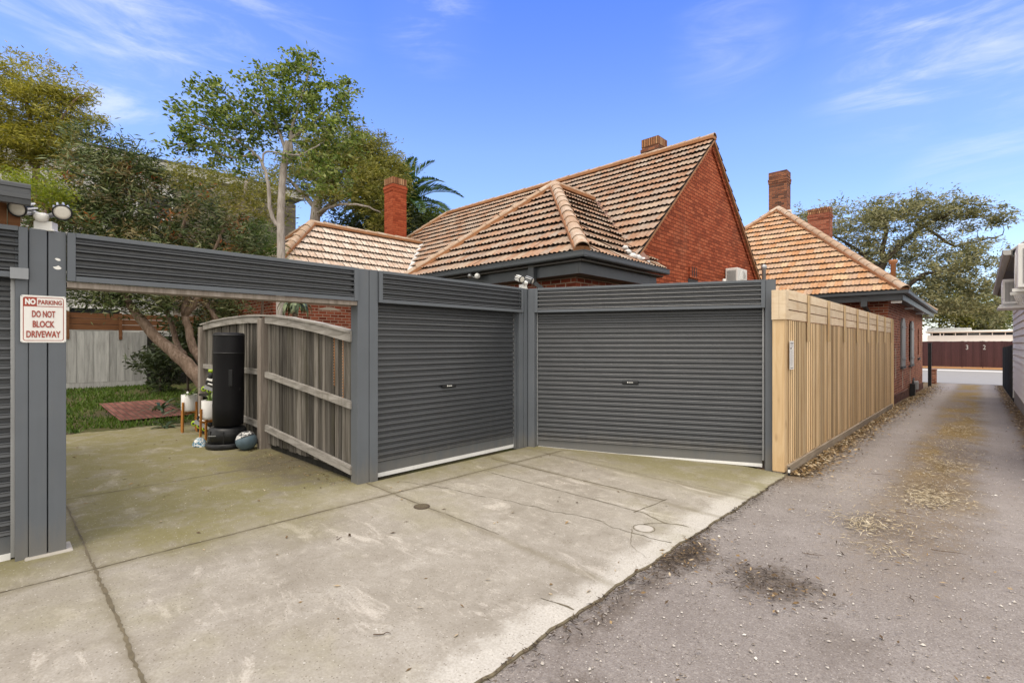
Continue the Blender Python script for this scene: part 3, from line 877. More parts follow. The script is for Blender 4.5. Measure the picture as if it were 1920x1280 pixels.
def roller_door(o, e, n, s0, s1, label, handle_s=None, zb0=0.0, zb1=0.0, setback=0.13):
    """zb0/zb1: ground height at each end; the curtain hangs level, the rubber strip follows the ground"""
    base = Vector(o) + Vector(e) * ((s0 + s1) / 2)
    t = thing('roller_door', label, 'roller door', (base.x, base.y, min(zb0, zb1)))
    zc = min(zb0, zb1) + 0.19
    c = MB()
    oo = Vector(o) + Vector(n) * (-setback) + Vector(e) * s0
    c.profile(oo, e, n, s1 - s0, slat_profile(zc, 2.40, 0.0775, 0.034), 0.0, 0.0011, 40)
    c.frame_box(o, e, n, s0, s1, -setback - 0.02, -setback - 0.003, zc - 0.005, 2.4)
    c.build('curtain', M_GREY, t)
    b = MB()
    b.frame_box(o, e, n, s0, s1, -setback - 0.012, -setback + 0.012, zc - 0.138, zc)
    b.build('bottom_rail', M_GREY_BOARD, t)
    w = MB()
    v = []
    for d0, d1 in ((-setback - 0.018, -setback + 0.02),):
        for s, zb in ((s0, zb0), (s1, zb1)):
            for d in (d0, d1):
                p = Vector(o) + Vector(e) * s + Vector(n) * d
                v.append((p.x, p.y, zb + 0.004)); v.append((p.x, p.y, zc - 0.136))
    # v: s0d0(lo,hi) s0d1(lo,hi) s1d0 s1d1
    w.add(v, [(2, 6, 7, 3), (3, 7, 5, 1), (0, 1, 5, 4), (0, 4, 6, 2), (0, 2, 3, 1), (4, 5, 7, 6)])
    w.build('weather_strip', M_STRIP, t)
    g = MB()
    for s in (s0 - 0.012, s1 + 0.012):
        g.frame_box(o, e, n, s - 0.012, s + 0.012, -setback - 0.03, -setback + 0.03, max(zb0, zb1) + 0.02, HZ0)
    g.each('guide', M_GALV, t)
    if handle_s is not None:
        h = MB()
        zz = 1.095
        h.frame_box(o, e, n, handle_s - 0.125, handle_s + 0.125, -setback + 0.020, -setback + 0.052, zz - 0.026, zz + 0.026)
        hd = h.build('handle', M_BLACKP, t, bevel=0.008)
        h = MB()
        h.frame_box(o, e, n, handle_s - 0.045, handle_s - 0.032, -setback + 0.052, -setback + 0.055, zz - 0.009, zz + 0.011)
        for k in range(5):
            h.frame_box(o, e, n, handle_s - 0.024 + k * 0.014, handle_s - 0.014 + k * 0.014, -setback + 0.052, -setback + 0.055, zz - 0.006, zz + 0.006)
        h.build('badge', M_WHITE, hd)
    return t

def header(o, e, n, s0, s1, label, lip=False):
    base = Vector(o) + Vector(e) * ((s0 + s1) / 2)
    t = thing('door_header', label, 'header panel', (base.x, base.y, HZ0), 'corrugated headers above the garage bays')
    c = MB()
    oo = Vector(o) + Vector(e) * (s0 + 0.05) - Vector(n) * 0.010
    c.profile(oo, e, n, s1 - s0 - 0.10, slat_profile(HZ0 + 0.045, HZ1 - 0.030, 0.0655, 0.046, 0.34), 0.0, 0.0009, 40)
    c.frame_box(o, e, n, s0, s1, -0.030, -0.013, HZ0 + 0.003, HZ1 - 0.004)
    c.build('cladding', M_GREY, t)
    f = MB()
    f.frame_box(o, e, n, s0, s0 + 0.052, 0.010, 0.036, HZ0, HZ1)
    f.frame_box(o, e, n, s1 - 0.052, s1, 0.010, 0.036, HZ0, HZ1)
    f.frame_box(o, e, n, s0 + 0.053, s1 - 0.053, 0.012, 0.034, HZ1 - 0.034, HZ1 + 0.003)
    f.frame_box(o, e, n, s0 + 0.053, s1 - 0.053, 0.012, 0.034, HZ0 - 0.001, HZ0 + 0.043)
    f.build('trim', M_GREY_BOARD, t, bevel=0.003)
    b = MB()
    if lip: BEAM = M_OLDPOST
    else: BEAM = M_DARKWOOD
    if lip: b.frame_box(o, e, n, s0, s1, -0.20, 0.006, HZ0 - 0.05, HZ0 - 0.003)
    else: b.frame_box(o, e, n, s0, s1, -0.20, -0.032, HZ0 + 0.01, HZ0 + 0.07)
    b.build('timber_beam', BEAM, t)
    return t

def post(label, boards, back=None):
    """boards: (o,e,n,s0,s1,d0,d1) painted boards covering a timber post"""
    o, e, n, s0, s1, d0, d1 = boards[0]
    b0 = Vector(o) + Vector(e) * ((s0 + s1) / 2)
    zb = ground_z(b0.x, b0.y)
    t = thing('garage_post', label, 'post', (b0.x, b0.y, zb - 0.02), 'grey boarded garage posts')
    for (o, e, n, s0, s1, d0, d1) in boards:
        m_ = MB()
        m_.frame_box(o, e, n, s0, s1, d0, d1, zb - 0.02, HZ1 + random.uniform(0.0, 0.004))
        m_.build('board', M_GREY_BOARD, t, bevel=0.004)
    for q, bk in enumerate(back if isinstance(back, list) else [back]):
        m_ = MB()
        o, e, n, s0, s1, d0, d1 = bk
        m_.frame_box(o, e, n, s0, s1, d0, d1, zb - 0.02, HZ1 - 0.01 - 0.004 * q)
        m_.build('core', M_GREY_BOARD, t)
    return t

p_left = post('grey boarded post carrying the no parking sign', [(O1, E1, N1, 0.195, 0.298, -0.03, 0.012), (O1, E1, N1, 0.306, 0.413, -0.03, 0.012), (O1, E1, N1, 0.118, 0.192, -0.05, 0.002)],
     (O1, E1, N1, 0.15, 0.405, -0.16, -0.052))
p_mid = post('grey boarded post between the open bay and the narrow roller door', [(O1, E1, N1, 3.015, 3.165, -0.03, 0.012), (O1, E1, N1, 3.172, 3.29, -0.03, 0.012)], (O1, E1, N1, 3.02, 3.285, -0.16, -0.032))
p_cor = post('grey boarded corner post where the two roller doors meet', [(O1, E1, N1, 5.88, 5.985, -0.05, 0.002), (O1, E1, N1, 5.99, 6.075, -0.03, 0.012), (C2, E2, N2, 0.022, 0.135, -0.03, 0.012)], [(O1, E1, N1, 5.87, 6.08, -0.34, -0.055), (C2, E2, N2, -0.03, 0.152, -0.3, -0.036)])
p_rgt = post('grey boarded post beside the new pine fence', [(C2, E2, N2, L2 - 0.10, L2 + 0.035, -0.03, 0.012)], (C2, E2, N2, L2 - 0.095, L2 + 0.03, -0.16, -0.032))
# knocked holes showing white filler on the first post, and its concrete footing
hm = MB()
for s, z, r in ((0.362, 2.375, 0.012), (0.36, 2.305, 0.017)):
    P = O1 + E1 * s + Vector((0, 0, z))
    vs = []
    for k in range(9):
        a = k / 9 * 6.283
        q = r * (0.7 + 0.6 * random.random())
        vs.append((P.x + 0.0145, P.y + math.cos(a) * q * 1.4, P.z + math.sin(a) * q))
    hm.add(vs, [tuple(range(9))])
hm.each('paint_chip', M_WHITE, p_left)
fm = MB()
fm.frame_box(O1, E1, N1, 0.17, 0.455, -0.2, 0.05, -0.01, 0.018)
tag(fm.build('footing', M_COVER, bevel=0.012), 'pale concrete footing pad at the foot of the sign post', 'footing')

roller_door(O1, E1, N1, 3.315, 5.865, 'narrower grey roller door left of the corner post', 4.50, 0.0, 0.0)
z3 = ground_z(P3.x, P3.y)
roller_door(C2, E2, N2, 0.165, L2 - 0.125, 'wide grey roller door between the corner post and the pine fence', 1.66, 0.0, z3 + 0.015, 0.11)
roller_door(O1, E1, N1, -2.4, 0.095, 'grey roller door beside the sign post, cut off by the frame edge', None, 0.0, 0.0, 0.10)
header(O1, E1, N1, 0.418, 3.012, 'long grey corrugated header over the open bay', True)
header(O1, E1, N1, 3.294, 5.955, 'grey corrugated header over the narrower roller door')
header(C2, E2, N2, 0.14, L2 - 0.105, 'grey corrugated header over the wide roller door')
hl = header(O1, E1, N1, -2.45, 0.188, 'short grey corrugated header left of the sign post')
hb = MB()
hb.frame_box(O1, E1, N1, 0.09, 0.192, 0.037, 0.043, HZ0 - 0.01, HZ0 + 0.075)
hb.build('loose_flashing', m_paint('pale_grey_flashing', (0.24, 0.255, 0.275), 0.5, 0.1), hl)

# shutter drums and dark boxing behind the doors, so the doors close off real garage space
def drum(o, e, n, s0, s1, label):
    d = MB(); d.smooth = True
    a = Vector(o) + Vector(e) * s0 - Vector(n) * 0.40; b = Vector(o) + Vector(e) * s1 - Vector(n) * 0.40
    d.tube([(a.x, a.y, 2.36), (b.x, b.y, 2.36)], 0.17, 20)
    return tag(d.build('door_drum', M_GREY), label, 'door drum')
drum(O1, E1, N1, 3.34, 5.84, 'rolled door drum behind the narrower header')
drum(C2, E2, N2, 0.42, L2 - 0.15, 'rolled door drum behind the wide header')

# neighbouring carport roof at the left edge
t = thing('carport', 'grey carport roof edge with ribbed gutter above the left header', 'carport', (-6.5, -1.5, 0.0))
g = MB()
g.profile(Vector((-5.30, -3.2, 0)), E1, N1, 3.40, [(0.0, 2.905), (0.05, 2.905), (0.055, 2.895), (0.055, 2.872), (0.046, 2.866), (0.046, 2.832), (0.055, 2.826), (0.055, 2.792), (0.046, 2.786), (0.04, 2.75), (0.0, 2.748)])
g.add([(-5.30, 0.2, 2.748), (-5.26, 0.2, 2.75), (-5.245, 0.2, 2.80), (-5.245, 0.2, 2.895), (-5.30, 0.2, 2.905)], [(0, 1, 2, 3, 4)])
g.build('gutter', M_GREY, t)
g = MB()
g.prism([(-5.30, -3.2, 2.90), (-5.30, 0.19, 2.90), (-10.5, 0.19, 3.02), (-10.5, -3.2, 3.02)][::-1], (0, 0, -0.05))
g.build('roof', M_PALEROOF, t)
g = MB()
g.box((-5.62, -0.02, 2.61), (-5.50, 0.075, 2.846)); g.box((-5.62, 0.082, 2.61), (-5.50, 0.15, 2.846))
g.box((-5.62, -3.2, 2.60), (-5.50, -0.03, 2.75))
g.each('beam', M_BROWNWOOD, t)
g = MB()
for y in (-3.0,): g.box((-10.3, y, 0.0), (-10.2, y + 0.1, 2.93))
g.box((-10.4, 0.0, -0.02), (-10.3, 0.1, 2.93))
g.each('post', M_GREY_BOARD, t)

# ------------------------------------------------------------------ sign
sg = thing('parking_sign', 'white and red no parking sign screwed to the left post', 'sign', (GX + 0.014, 0.279, 1.70))
SY0, SY1, SZ0, SZ1 = 0.147, 0.412, 1.703, 2.075
def rounded(y0, y1, z0, z1, r, x):
    pts = []
    for cy, cz, a0 in ((y1 - r, z1 - r, 0), (y0 + r, z1 - r, 90), (y0 + r, z0 + r, 180), (y1 - r, z0 + r, 270)):
        for k in range(5):
            a = R(a0 + k * 22.5)
            pts.append((x, cy + r * math.cos(a), cz + r * math.sin(a)))
    return pts
sm_ = MB()
X0 = GX + 0.0135
sm_.prism(rounded(SY0, SY1, SZ0, SZ1, 0.014, X0 + 0.003), (-0.003, 0, 0))
sm_.mi = 1
def ring(a, b):
    n = len(a)
    sm_.add(a + b, [(i, (i + 1) % n, (i + 1) % n + n, i + n) for i in range(n)])
XF = X0 + 0.0042
ring(rounded(SY0 + 0.014, SY1 - 0.014, SZ0 + 0.014, SZ1 - 0.014, 0.016, XF), rounded(SY0 + 0.0185, SY1 - 0.0185, SZ0 + 0.0185, SZ1 - 0.0185, 0.012, XF))
zl = SZ1 - 0.088
sm_.add([(XF, SY0 + 0.018, zl), (XF, SY1 - 0.018, zl), (XF, SY1 - 0.018, zl + 0.005), (XF, SY0 + 0.018, zl + 0.005)], [(0, 1, 2, 3)])
sm_.add([(XF, SY0 + 0.0185, zl + 0.005), (XF, SY0 + 0.093, zl + 0.005), (XF, SY0 + 0.093, SZ1 - 0.0185), (XF, SY0 + 0.0185, SZ1 - 0.0185)], [(0, 1, 2, 3)])
def sM(y, z): return Matrix.Translation((XF + 0.001, y, z)) @ Matrix(((0, 0, 1, 0), (1, 0, 0, 0), (0, 1, 0, 0), (0, 0, 0, 1)))
yc = (SY0 + SY1) / 2
text_mesh(sm_, 'NO', sM(SY0 + 0.056, zl + 0.037), 0.066, 0, fit=(0.060, 0.046), bold=0.004)
text_mesh(sm_, 'PARKING', sM(SY0 + 0.170, zl + 0.036), 0.046, 1, fit=(0.138, 0.036), bold=0.0009)
text_mesh(sm_, 'DO NOT', sM(yc, SZ0 + 0.226), 0.064, 1, fit=(0.135, 0.053), bold=0.0016)
text_mesh(sm_, 'BLOCK', sM(yc, SZ0 + 0.146), 0.064, 1, fit=(0.127, 0.053), bold=0.0016)
text_mesh(sm_, 'DRIVEWAY', sM(yc, SZ0 + 0.066), 0.064, 1, fit=(0.198, 0.053), bold=0.0014)
sm_.build('sign_plate', [M_SIGNW, M_RED], sg)
bm_ = MB()
for y, z in ((SY0 + 0.008, SZ0 + 0.008), (SY1 - 0.008, SZ0 + 0.008), (SY0 + 0.008, SZ1 - 0.008), (SY1 - 0.008, SZ1 - 0.008)):
    bm_.lathe((0, 0, 0), [(0.004, 0), (0.004, 0.003), (0, 0.004)], 8, M=Matrix.Translation((XF - 0.001, y, z)) @ Matrix.Rotation(R(90), 4, 'Y'))
bm_.each('screw', M_GALV, sg)

# ------------------------------------------------------------------ floodlights
def floodlight(loc, rz, label, scale=1.0, style=2):
    t = thing('security_light', label, 'security light', loc, 'white twin security lights')
    M0 = Matrix.Translation(loc) @ Matrix.Rotation(R(rz), 4, 'Z') @ Matrix.Scale(scale, 4)
    b = MB()
    b.box((-0.06, -0.045, 0.0), (0.06, 0.045, 0.075), M0)
    b.box((-0.075, -0.055, -0.004), (0.075, 0.055, 0.012), M0)
    b.build('base', M_WHITE, t, bevel=0.006)
    b = MB(); b.smooth = True
    b.tube([M0 @ Vector((0, 0, 0.07)), M0 @ Vector((0, 0.0, 0.12)), M0 @ Vector((-0.10, -0.015, 0.15)), M0 @ Vector((-0.14, -0.02, 0.15))], 0.018 * scale, 10)
    b.tube([M0 @ Vector((0, 0.0, 0.12)), M0 @ Vector((0.10, -0.015, 0.15)), M0 @ Vector((0.14, -0.02, 0.15))], 0.018 * scale, 10)
    b.build('arm', M_GALV, t)
    s = MB(); s.smooth = True
    s.lathe((0, 0, 0), [(0.012, -0.035), (0.036, -0.028), (0.048, 0.0), (0.044, 0.022), (0.025, 0.034), (0, 0.036)], 20, M0 @ Matrix.Translation((0, -0.06, 0.10)) @ Matrix.Rotation(R(12), 4, 'X'))
    s.build('motion_sensor', M_WHITE, t)
    for sx, tilt, yaw in ((-1, 62, -4), (1, 58, 26)):
        Mh = M0 @ Matrix.Translation((0.125 * sx, -0.045, 0.165)) @ Matrix.Rotation(R(yaw), 4, 'Z') @ Matrix.Rotation(R(180 - tilt - 10), 4, 'X')
        h = MB(); h.smooth = True
        # axis +z of the head points forward-down
        h.lathe((0, 0, 0), [(0.0, -0.085), (0.030, -0.085), (0.036, -0.075), (0.038, 0.035), (0.056, 0.045), (0.060, 0.060)], 24, Mh)
        h.lathe((0, 0, 0), [(0.060, 0.058), (0.063, 0.060), (0.063, 0.070), (0.054, 0.070), (0.054, 0.060)], 24, Mh)
        hd = h.build('lamp_head', M_BLACKP, t)
        h = MB()
        for k in range(9):
            Mf = Mh @ Matrix.Rotation(k / 9 * 6.283, 4, 'Z')
            h.box((0.034, -0.006, -0.082), (0.056, 0.006, 0.044), Mf)
        h.build('cooling_fin', M_WHITE if sx < 0 else M_GALV, hd)
        l = MB(); l.smooth = True
        l.lathe((0, 0, 0), [(0.0535, 0.058), (0.0535, 0.066), (0.03, 0.067), (0.0, 0.0675)], 24, Mh)
        l.build('lens', M_LENS, hd)
    return t
floodlight((GX - 0.05, 0.295, HZ1), 62, 'white twin floodlight with large round heads on top of the sign post', 1.0)
floodlight((GX - 0.04, 6.02, HZ1), 88, 'white twin spotlight on top of the corner post', 0.92)

# ------------------------------------------------------------------ new pine fence along the lane
FX = -1.955
FY0, FY1 = 7.62, 18.75
fen = thing('pine_fence', 'new pine paling fence with horizontal board top along the lane', 'fence', (FX, (FY0 + FY1) / 2, -0.16))
def fz(y): return ground_z(-1.9, y)
TOPB, TOPT = 2.03, 2.43
p_ = MB()
p_.box((FX - 0.155, FY0 - 0.13, fz(FY0) + 0.03), (FX + 0.0, FY0 - 0.02, TOPB + 0.003))
p_.build('end_post', M_PINEPOST, fen, bevel=0.006)
p_ = MB()
p_.box((FX - 0.158, FY0 - 0.152, TOPB), (FX - 0.065, FY0 - 0.132, TOPT + 0.01)); p_.box((FX - 0.063, FY0 - 0.152, TOPB), (FX + 0.018, FY0 - 0.132, TOPT + 0.005))
p_.box((FX + 0.0, FY0 - 0.131, TOPB + 0.002), (FX + 0.018, FY0 + 0.0, TOPT + 0.004))
p_.each('end_cap', M_PINEPALE, fen, bevel=0.002)
M_PINEEDGE = m_wood('brown_pine_edge', [(0.14, 0.075, 0.03), (0.21, 0.12, 0.05), (0.29, 0.175, 0.085)], 0.9, (14, 14, 0.8), 0.5, 0.2)
p_ = MB()
y = FY0
r_ = random.Random(5)
while y < FY1 - 0.05:
    p_.mi = 0
    p_.box((FX - 0.030, y, fz(y) + 0.10), (FX - 0.004, y + 0.112, TOPB + r_.uniform(-0.01, 0.0)))
    if y + 0.16 < FY1:
        y1 = y + 0.046 + r_.uniform(-0.006, 0.006); y2 = y1 + r_.uniform(0.070, 0.084)
        x0, x1 = FX - 0.003, FX + 0.003 + r_.uniform(-0.001, 0.003)
        z0, z1 = fz(y) + 0.13, TOPB - 0.004 + r_.uniform(-0.006, 0.0)
        n0 = len(p_.m)
        p_.box((x0, y1, z0), (x1, y2, z1))
        p_.m[n0 + 2] = 1; p_.m[n0 + 4] = 1            # paling edges take a darker brown than the faces
    y += 0.1135
p_.build('paling_panel', [M_PINE, M_PINEEDGE], fen)
p_ = MB()
for k in range(3):
    z0 = TOPB + 0.004 + k * 0.142
    yy = FY0 + 0.002
    while yy < FY1:
        y2 = min(FY1, yy + 2.78)
        p_.box((FX - 0.008 - 0.004 * k, yy, z0), (FX + 0.012 + 0.003 * k, y2 - 0.004, z0 + 0.128 + (0.004 if k == 2 else 0)))
        yy = y2
p_.build('top_board', M_PINEPALE, fen, bevel=0.002)
p_ = MB()
k = 0
while FY0 + 1.0 + 1.39 * k < FY1:
    yy = FY0 + 1.0 + 1.39 * k
    p_.box((FX + 0.024, yy, TOPB - 0.30), (FX + 0.05, yy + 0.075, TOPT + 0.012))
    k += 1
p_.box((FX + 0.024, FY1 - 0.075, TOPB - 0.1), (FX + 0.05, FY1 + 0.01, TOPT + 0.0))
p_.each('batten', M_PINE, fen, bevel=0.003)
p_ = MB()
p_.box((FX - 0.012, FY1 + 0.0, fz(FY1)), (FX + 0.045, FY1 + 0.07, TOPT - 0.05))
p_.build('end_stile', M_PINE, fen)
p_ = MB()
seg = [FY0 - 0.02 + i * (FY1 - FY0) / 8 for i in range(9)]
for a, b in zip(seg, seg[1:]):
    za, zb = fz(a), fz(b)
    x0, x1 = FX - 0.02, FX + 0.03
    p_.add([(x0, a, za - 0.05), (x1, a, za - 0.05), (x1, b, zb - 0.05), (x0, b, zb - 0.05), (x0, a, za + 0.11), (x1, a, za + 0.11), (x1, b, zb + 0.11), (x0, b, zb + 0.11)],
           [(0, 3, 2, 1), (4, 5, 6, 7), (0, 1, 5, 4), (1, 2, 6, 5), (2, 3, 7, 6), (3, 0, 4, 7)])
p_.box((FX - 0.15, FY0 - 0.12, fz(FY0) - 0.05), (FX - 0.03, FY0 - 0.04, fz(FY0) + 0.028))
p_.build('plinth', M_PLINTH, fen)
# cable tail poking out under the corner
p_ = MB()
p_.box((FX + 0.032, FY0 - 0.10, fz(FY0) - 0.03), (FX + 0.055, FY0 - 0.06, fz(FY0) + 0.10)); p_.mi = 1
p_.box((FX + 0.034, FY0 - 0.101, fz(FY0) + 0.03), (FX + 0.057, FY0 - 0.062, fz(FY0) + 0.075))
tag(p_.build('marker_peg', [M_BLACKP, M_WHITE], bevel=0.003), 'small black and white peg at the foot of the pine fence corner', 'peg')
# notice stapled to the palings
n0 = FY0 + 0.02
sgn = thing('paper_notice', 'narrow printed paper notice on the new pine fence', 'notice', (FX + 0.026, n0 + 0.11, 1.33))
p_ = MB()
p_.box((FX + 0.0245, n0, 1.335), (FX + 0.0285, n0 + 0.21, 1.735))
p_.mi = 1
rn = random.Random(9)
p_.box((FX + 0.0286, n0 + 0.03, 1.695), (FX + 0.0294, n0 + 0.18, 1.709)); p_.box((FX + 0.0286, n0 + 0.02, 1.622), (FX + 0.0294, n0 + 0.10, 1.640))
p_.box((FX + 0.0286, n0 + 0.03, 1.352), (FX + 0.0294, n0 + 0.17, 1.362))
p_.mi = 2
z = 1.60
while z > 1.38:
    p_.box((FX + 0.0286, n0 + 0.025, z), (FX + 0.0292, n0 + 0.025 + rn.uniform(0.10, 0.165), z + 0.005)); z -= 0.0125
for z in (1.68, 1.665, 1.65): p_.box((FX + 0.0286, n0 + 0.03, z), (FX + 0.0292, n0 + rn.uniform(0.12, 0.18), z + 0.006))
p_.build('sheet', [M_SIGNW, m_paint('notice_ink', (0.12, 0.12, 0.13), 0.7, 0.1), m_paint('notice_grey_print', (0.40, 0.40, 0.41), 0.7, 0.1)], sgn)
# ------------------------------------------------------------------ roofs
def tile_plane(mb, poly, gauge=0.345, tw=0.228, seed=0):
    """lay profiled tiles over a planar polygon; poly[0]->poly[1] is the eave, seen from outside counter-clockwise"""
    r = np.random.default_rng(seed)
    P = [np.array(p, dtype=float) for p in poly]
    u = P[1] - P[0]; u /= np.linalg.norm(u)
    nrm = np.zeros(3)
    for i in range(len(P)):
        a, b = P[i], P[(i + 1) % len(P)]
        nrm += np.cross(a, b)
    nrm /= np.linalg.norm(nrm)
    if nrm[2] < 0: nrm = -nrm
    v = np.cross(nrm, u)
    if v[2] < 0: v = -v
    uv = np.array([[np.dot(p - P[0], u), np.dot(p - P[0], v)] for p in P])
    cen = uv.mean(0)
    edges = []
    for i in range(len(uv)):
        a, b = uv[i], uv[(i + 1) % len(uv)]
        d = b - a; n2 = np.array([d[1], -d[0]]) / np.linalg.norm(d)
        if np.dot(cen - a, n2) > 0: n2 = -n2
        edges.append((a, n2))
    us = np.linspace(0, 1, 8)
    hh = 0.027 * (0.5 + 0.5 * np.cos(us * 4 * np.pi)) + 0.012 * np.exp(-((us - 0.04) / 0.08) ** 2)
    rows = [(1.13 * gauge, 0.002, 0.5), (0.0, 0.060, 1.0), (0.006, 0.040, 0.9), (0.42 * gauge, 0.020, 0.6)]
    base = np.array([[uu * tw * 0.985, rv, rw + h * k] for rv, rw, k in rows for uu, h in zip(us, hh)])
    n = len(us)
    bf = [(j * n + i, (j + 1) * n + i, (j + 1) * n + i + 1, j * n + i + 1) for j in range(3) for i in range(n - 1)]
    mn, mx = uv.min(0), uv.max(0)
    bm = bmesh.new()
    nj = int(math.ceil((mx[1] - mn[1]) / gauge)) + 1
    ni = int(math.ceil((mx[0] - mn[0]) / tw)) + 2
    for j in range(nj):
        off = r.uniform(-0.01, 0.01) + (0.5 * tw if j % 2 else 0)
        for i in range(-1, ni):
            u0 = mn[0] + i * tw + off; v0 = mn[1] + j * gauge
            c = np.array([u0 + tw / 2, v0 + gauge / 2])
            if any(np.dot(c - a, n2) > 0.32 for a, n2 in edges): continue
            q = base.copy()
            q[:, 0] += u0 + r.uniform(-0.002, 0.002); q[:, 1] += v0 + r.uniform(-0.007, 0.007)
            q[:, 2] += r.uniform(-0.004, 0.007) + (base[:, 0] - tw / 2) * r.uniform(-0.035, 0.035)
            W = P[0] + q[:, :1] * u + q[:, 1:2] * v + q[:, 2:] * nrm
            bv = [bm.verts.new(w) for w in W]
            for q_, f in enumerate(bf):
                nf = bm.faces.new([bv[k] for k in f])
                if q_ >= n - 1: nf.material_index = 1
    for k, (a, n2) in enumerate(edges):
        if k == 0: continue
        co = P[0] + a[0] * u + a[1] * v; no = n2[0] * u + n2[1] * v
        bmesh.ops.bisect_plane(bm, geom=bm.verts[:] + bm.edges[:] + bm.faces[:], plane_co=co, plane_no=no, clear_outer=True)
    bm.normal_update()
    bm.verts.index_update()
    nr = Vector(nrm)
    n0 = len(mb.m)
    mb.add([v_.co.copy() for v_ in bm.verts], [tuple(v_.index for v_ in f.verts) for f in bm.faces])
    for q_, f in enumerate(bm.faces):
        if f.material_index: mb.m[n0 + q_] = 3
    bm.free()
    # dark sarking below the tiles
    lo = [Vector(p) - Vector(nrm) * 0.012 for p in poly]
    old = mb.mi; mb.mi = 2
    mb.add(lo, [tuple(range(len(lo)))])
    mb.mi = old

def ridge_caps(mb, lo, hi, r=0.115, seg=0.40, seed=0, cap=0, bed=1):
    lo, hi = Vector(lo), Vector(hi)
    rr_ = random.Random(seed)
    d = hi - lo; L = d.length; d.normalize()
    s = d.cross(Vector((0, 0, 1))).normalized(); up = s.cross(d).normalized()
    n = max(1, int(round(L / seg)))
    mb.mi = bed
    mb.bar(lo + up * 0.03, hi + up * 0.03, r * 2.3, 0.075, up)
    mb.mi = cap
    for k in range(n):
        a = lo + d * (L * k / n - 0.015); b = lo + d * (L * (k + 1) / n + 0.02)
        ra, rb = r * 1.12, r * 0.93
        ja = rr_.uniform(-0.006, 0.008)
        vs = []
        for c, rad in ((a, ra), (b, rb), (a, ra - 0.018)):
            for m in range(9):
                t = math.pi * m / 8
                vs.append(c + s * (math.cos(t) * rad) + up * (math.sin(t) * rad * 0.85 + 0.055 + ja))
        fs = [(m, m + 1, m + 10, m + 9) for m in range(8)] + [(m + 1, m, m + 18, m + 19) for m in range(8)]
        mb.smooth = False
        mb.add(vs, fs)

def gutter(mb, p, q, n, h=0.095, d=0.115):
    p, q, n = Vector(p), Vector(q), Vector(n)
    e = (q - p).normalized()
    z = p.z
    mb.profile(Vector((p.x, p.y, 0)), e, n, (q - p).length, [(-0.005, z - h), (d * 0.8, z - h), (d, z - h * 0.75), (d, z - 0.004), (d + 0.008, z - 0.002), (d + 0.008, z + 0.012), (d - 0.006, z + 0.012), (d - 0.006, z - h + 0.01), (0.0, z - h + 0.01)])
    for s in (0, (q - p).length):
        c = p + e * s
        pts = [c + n * a + Vector((0, 0, b)) for a, b in ((-0.005, -h), (d * 0.8, -h), (d, -h * 0.75), (d, 0.005), (-0.005, 0.005))]
        mb.add(pts, [(0, 1, 2, 3, 4)])

def chimney(name, cx, cy, z0, z1, sx, sy, mat, parent, top=None, band=0.26):
    c = MB()
    c.box((cx - sx / 2, cy - sy / 2, z0), (cx + sx / 2, cy + sy / 2, z1 - band))
    for k in (0.0, 0.11):
        e = 0.018 + k * 0.12
        c.box((cx - sx / 2 - e, cy - sy / 2 - e, z1 - band - 0.26 + k), (cx + sx / 2 + e, cy + sy / 2 + e, z1 - band - 0.16 + k))
    c.mi = 1
    e = 0.006
    c.box((cx - sx / 2 - e, cy - sy / 2 - e, z1 - band + 0.001), (cx + sx / 2 + e, cy + sy / 2 + e, z1))
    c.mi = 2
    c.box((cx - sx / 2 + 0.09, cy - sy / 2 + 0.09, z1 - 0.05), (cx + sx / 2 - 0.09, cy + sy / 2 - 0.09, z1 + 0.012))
    return c.build(name, [mat, top or mat, M_SHADE], parent)

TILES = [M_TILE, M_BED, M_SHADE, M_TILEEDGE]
# ---------------------------------------------------------------- near house (gable + two hipped wings)
HA = thing('brick_house', 'near red brick house with gable wall, tiled hip wings and bright red chimney', 'house', (-10.5, 11.0, 0))
XG = -5.30
RY, RZ = 13.4, 7.22
EZ = 3.27
SL = 0.9
HS = (RZ - EZ) / SL
XV = XG + 0.10
RXL = -16.5
roof = MB(); roof.mi = 0
tile_plane(roof, [(RXL - HS, RY - HS, EZ), (XV, RY - HS, EZ), (XV, RY, RZ), (RXL, RY, RZ)], seed=1)
tile_plane(roof, [(XV, RY + HS, EZ), (RXL - HS, RY + HS, EZ), (RXL, RY, RZ), (XV, RY, RZ)], seed=2)
tile_plane(roof, [(RXL - HS, RY + HS, EZ), (RXL - HS, RY - HS, EZ), (RXL, RY, RZ)], seed=3)
# wing behind the garage
W1x0, W1x1, W1y, W1r, W1a = -10.2, -4.95, 6.95, (-7.9, 11.8, 5.70), (-7.9, 9.9, 5.70)
tile_plane(roof, [(W1x0, W1y, EZ), (W1x1, W1y, EZ), W1a], seed=4)
tile_plane(roof, [(W1x1, W1y, EZ), (W1x1, 10.0, EZ), W1r, W1a], seed=5)
tile_plane(roof, [(W1x0, 11.8, EZ), (W1x0, W1y, EZ), W1a, W1r], seed=6)
roof.mi = 0
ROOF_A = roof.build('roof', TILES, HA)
cap = MB()
ridge_caps(cap, (XV, RY, RZ), (RXL, RY, RZ), seed=1)
ridge_caps(cap, (RXL - HS, RY - HS, EZ), (RXL, RY, RZ), seed=2)
ridge_caps(cap, (W1x0, W1y, EZ), W1a, seed=3)
ridge_caps(cap, (W1x1, W1y, EZ + 0.02), W1a, r=0.125, seed=4)
ridge_caps(cap, W1a, (W1r[0], W1r[1] - 0.25, W1r[2]), seed=5)
cap.build('ridge_capping', [M_CAP, M_BED], ROOF_A)
val = MB()
val.bar((-5.0, 9.25, 3.42), (-7.75, 11.52, 5.63), 0.17, 0.03, (0.4, -0.5, 0.8))
val.build('valley_gutter', M_VALLEY, ROOF_A)
fl = MB(); fl.smooth = True
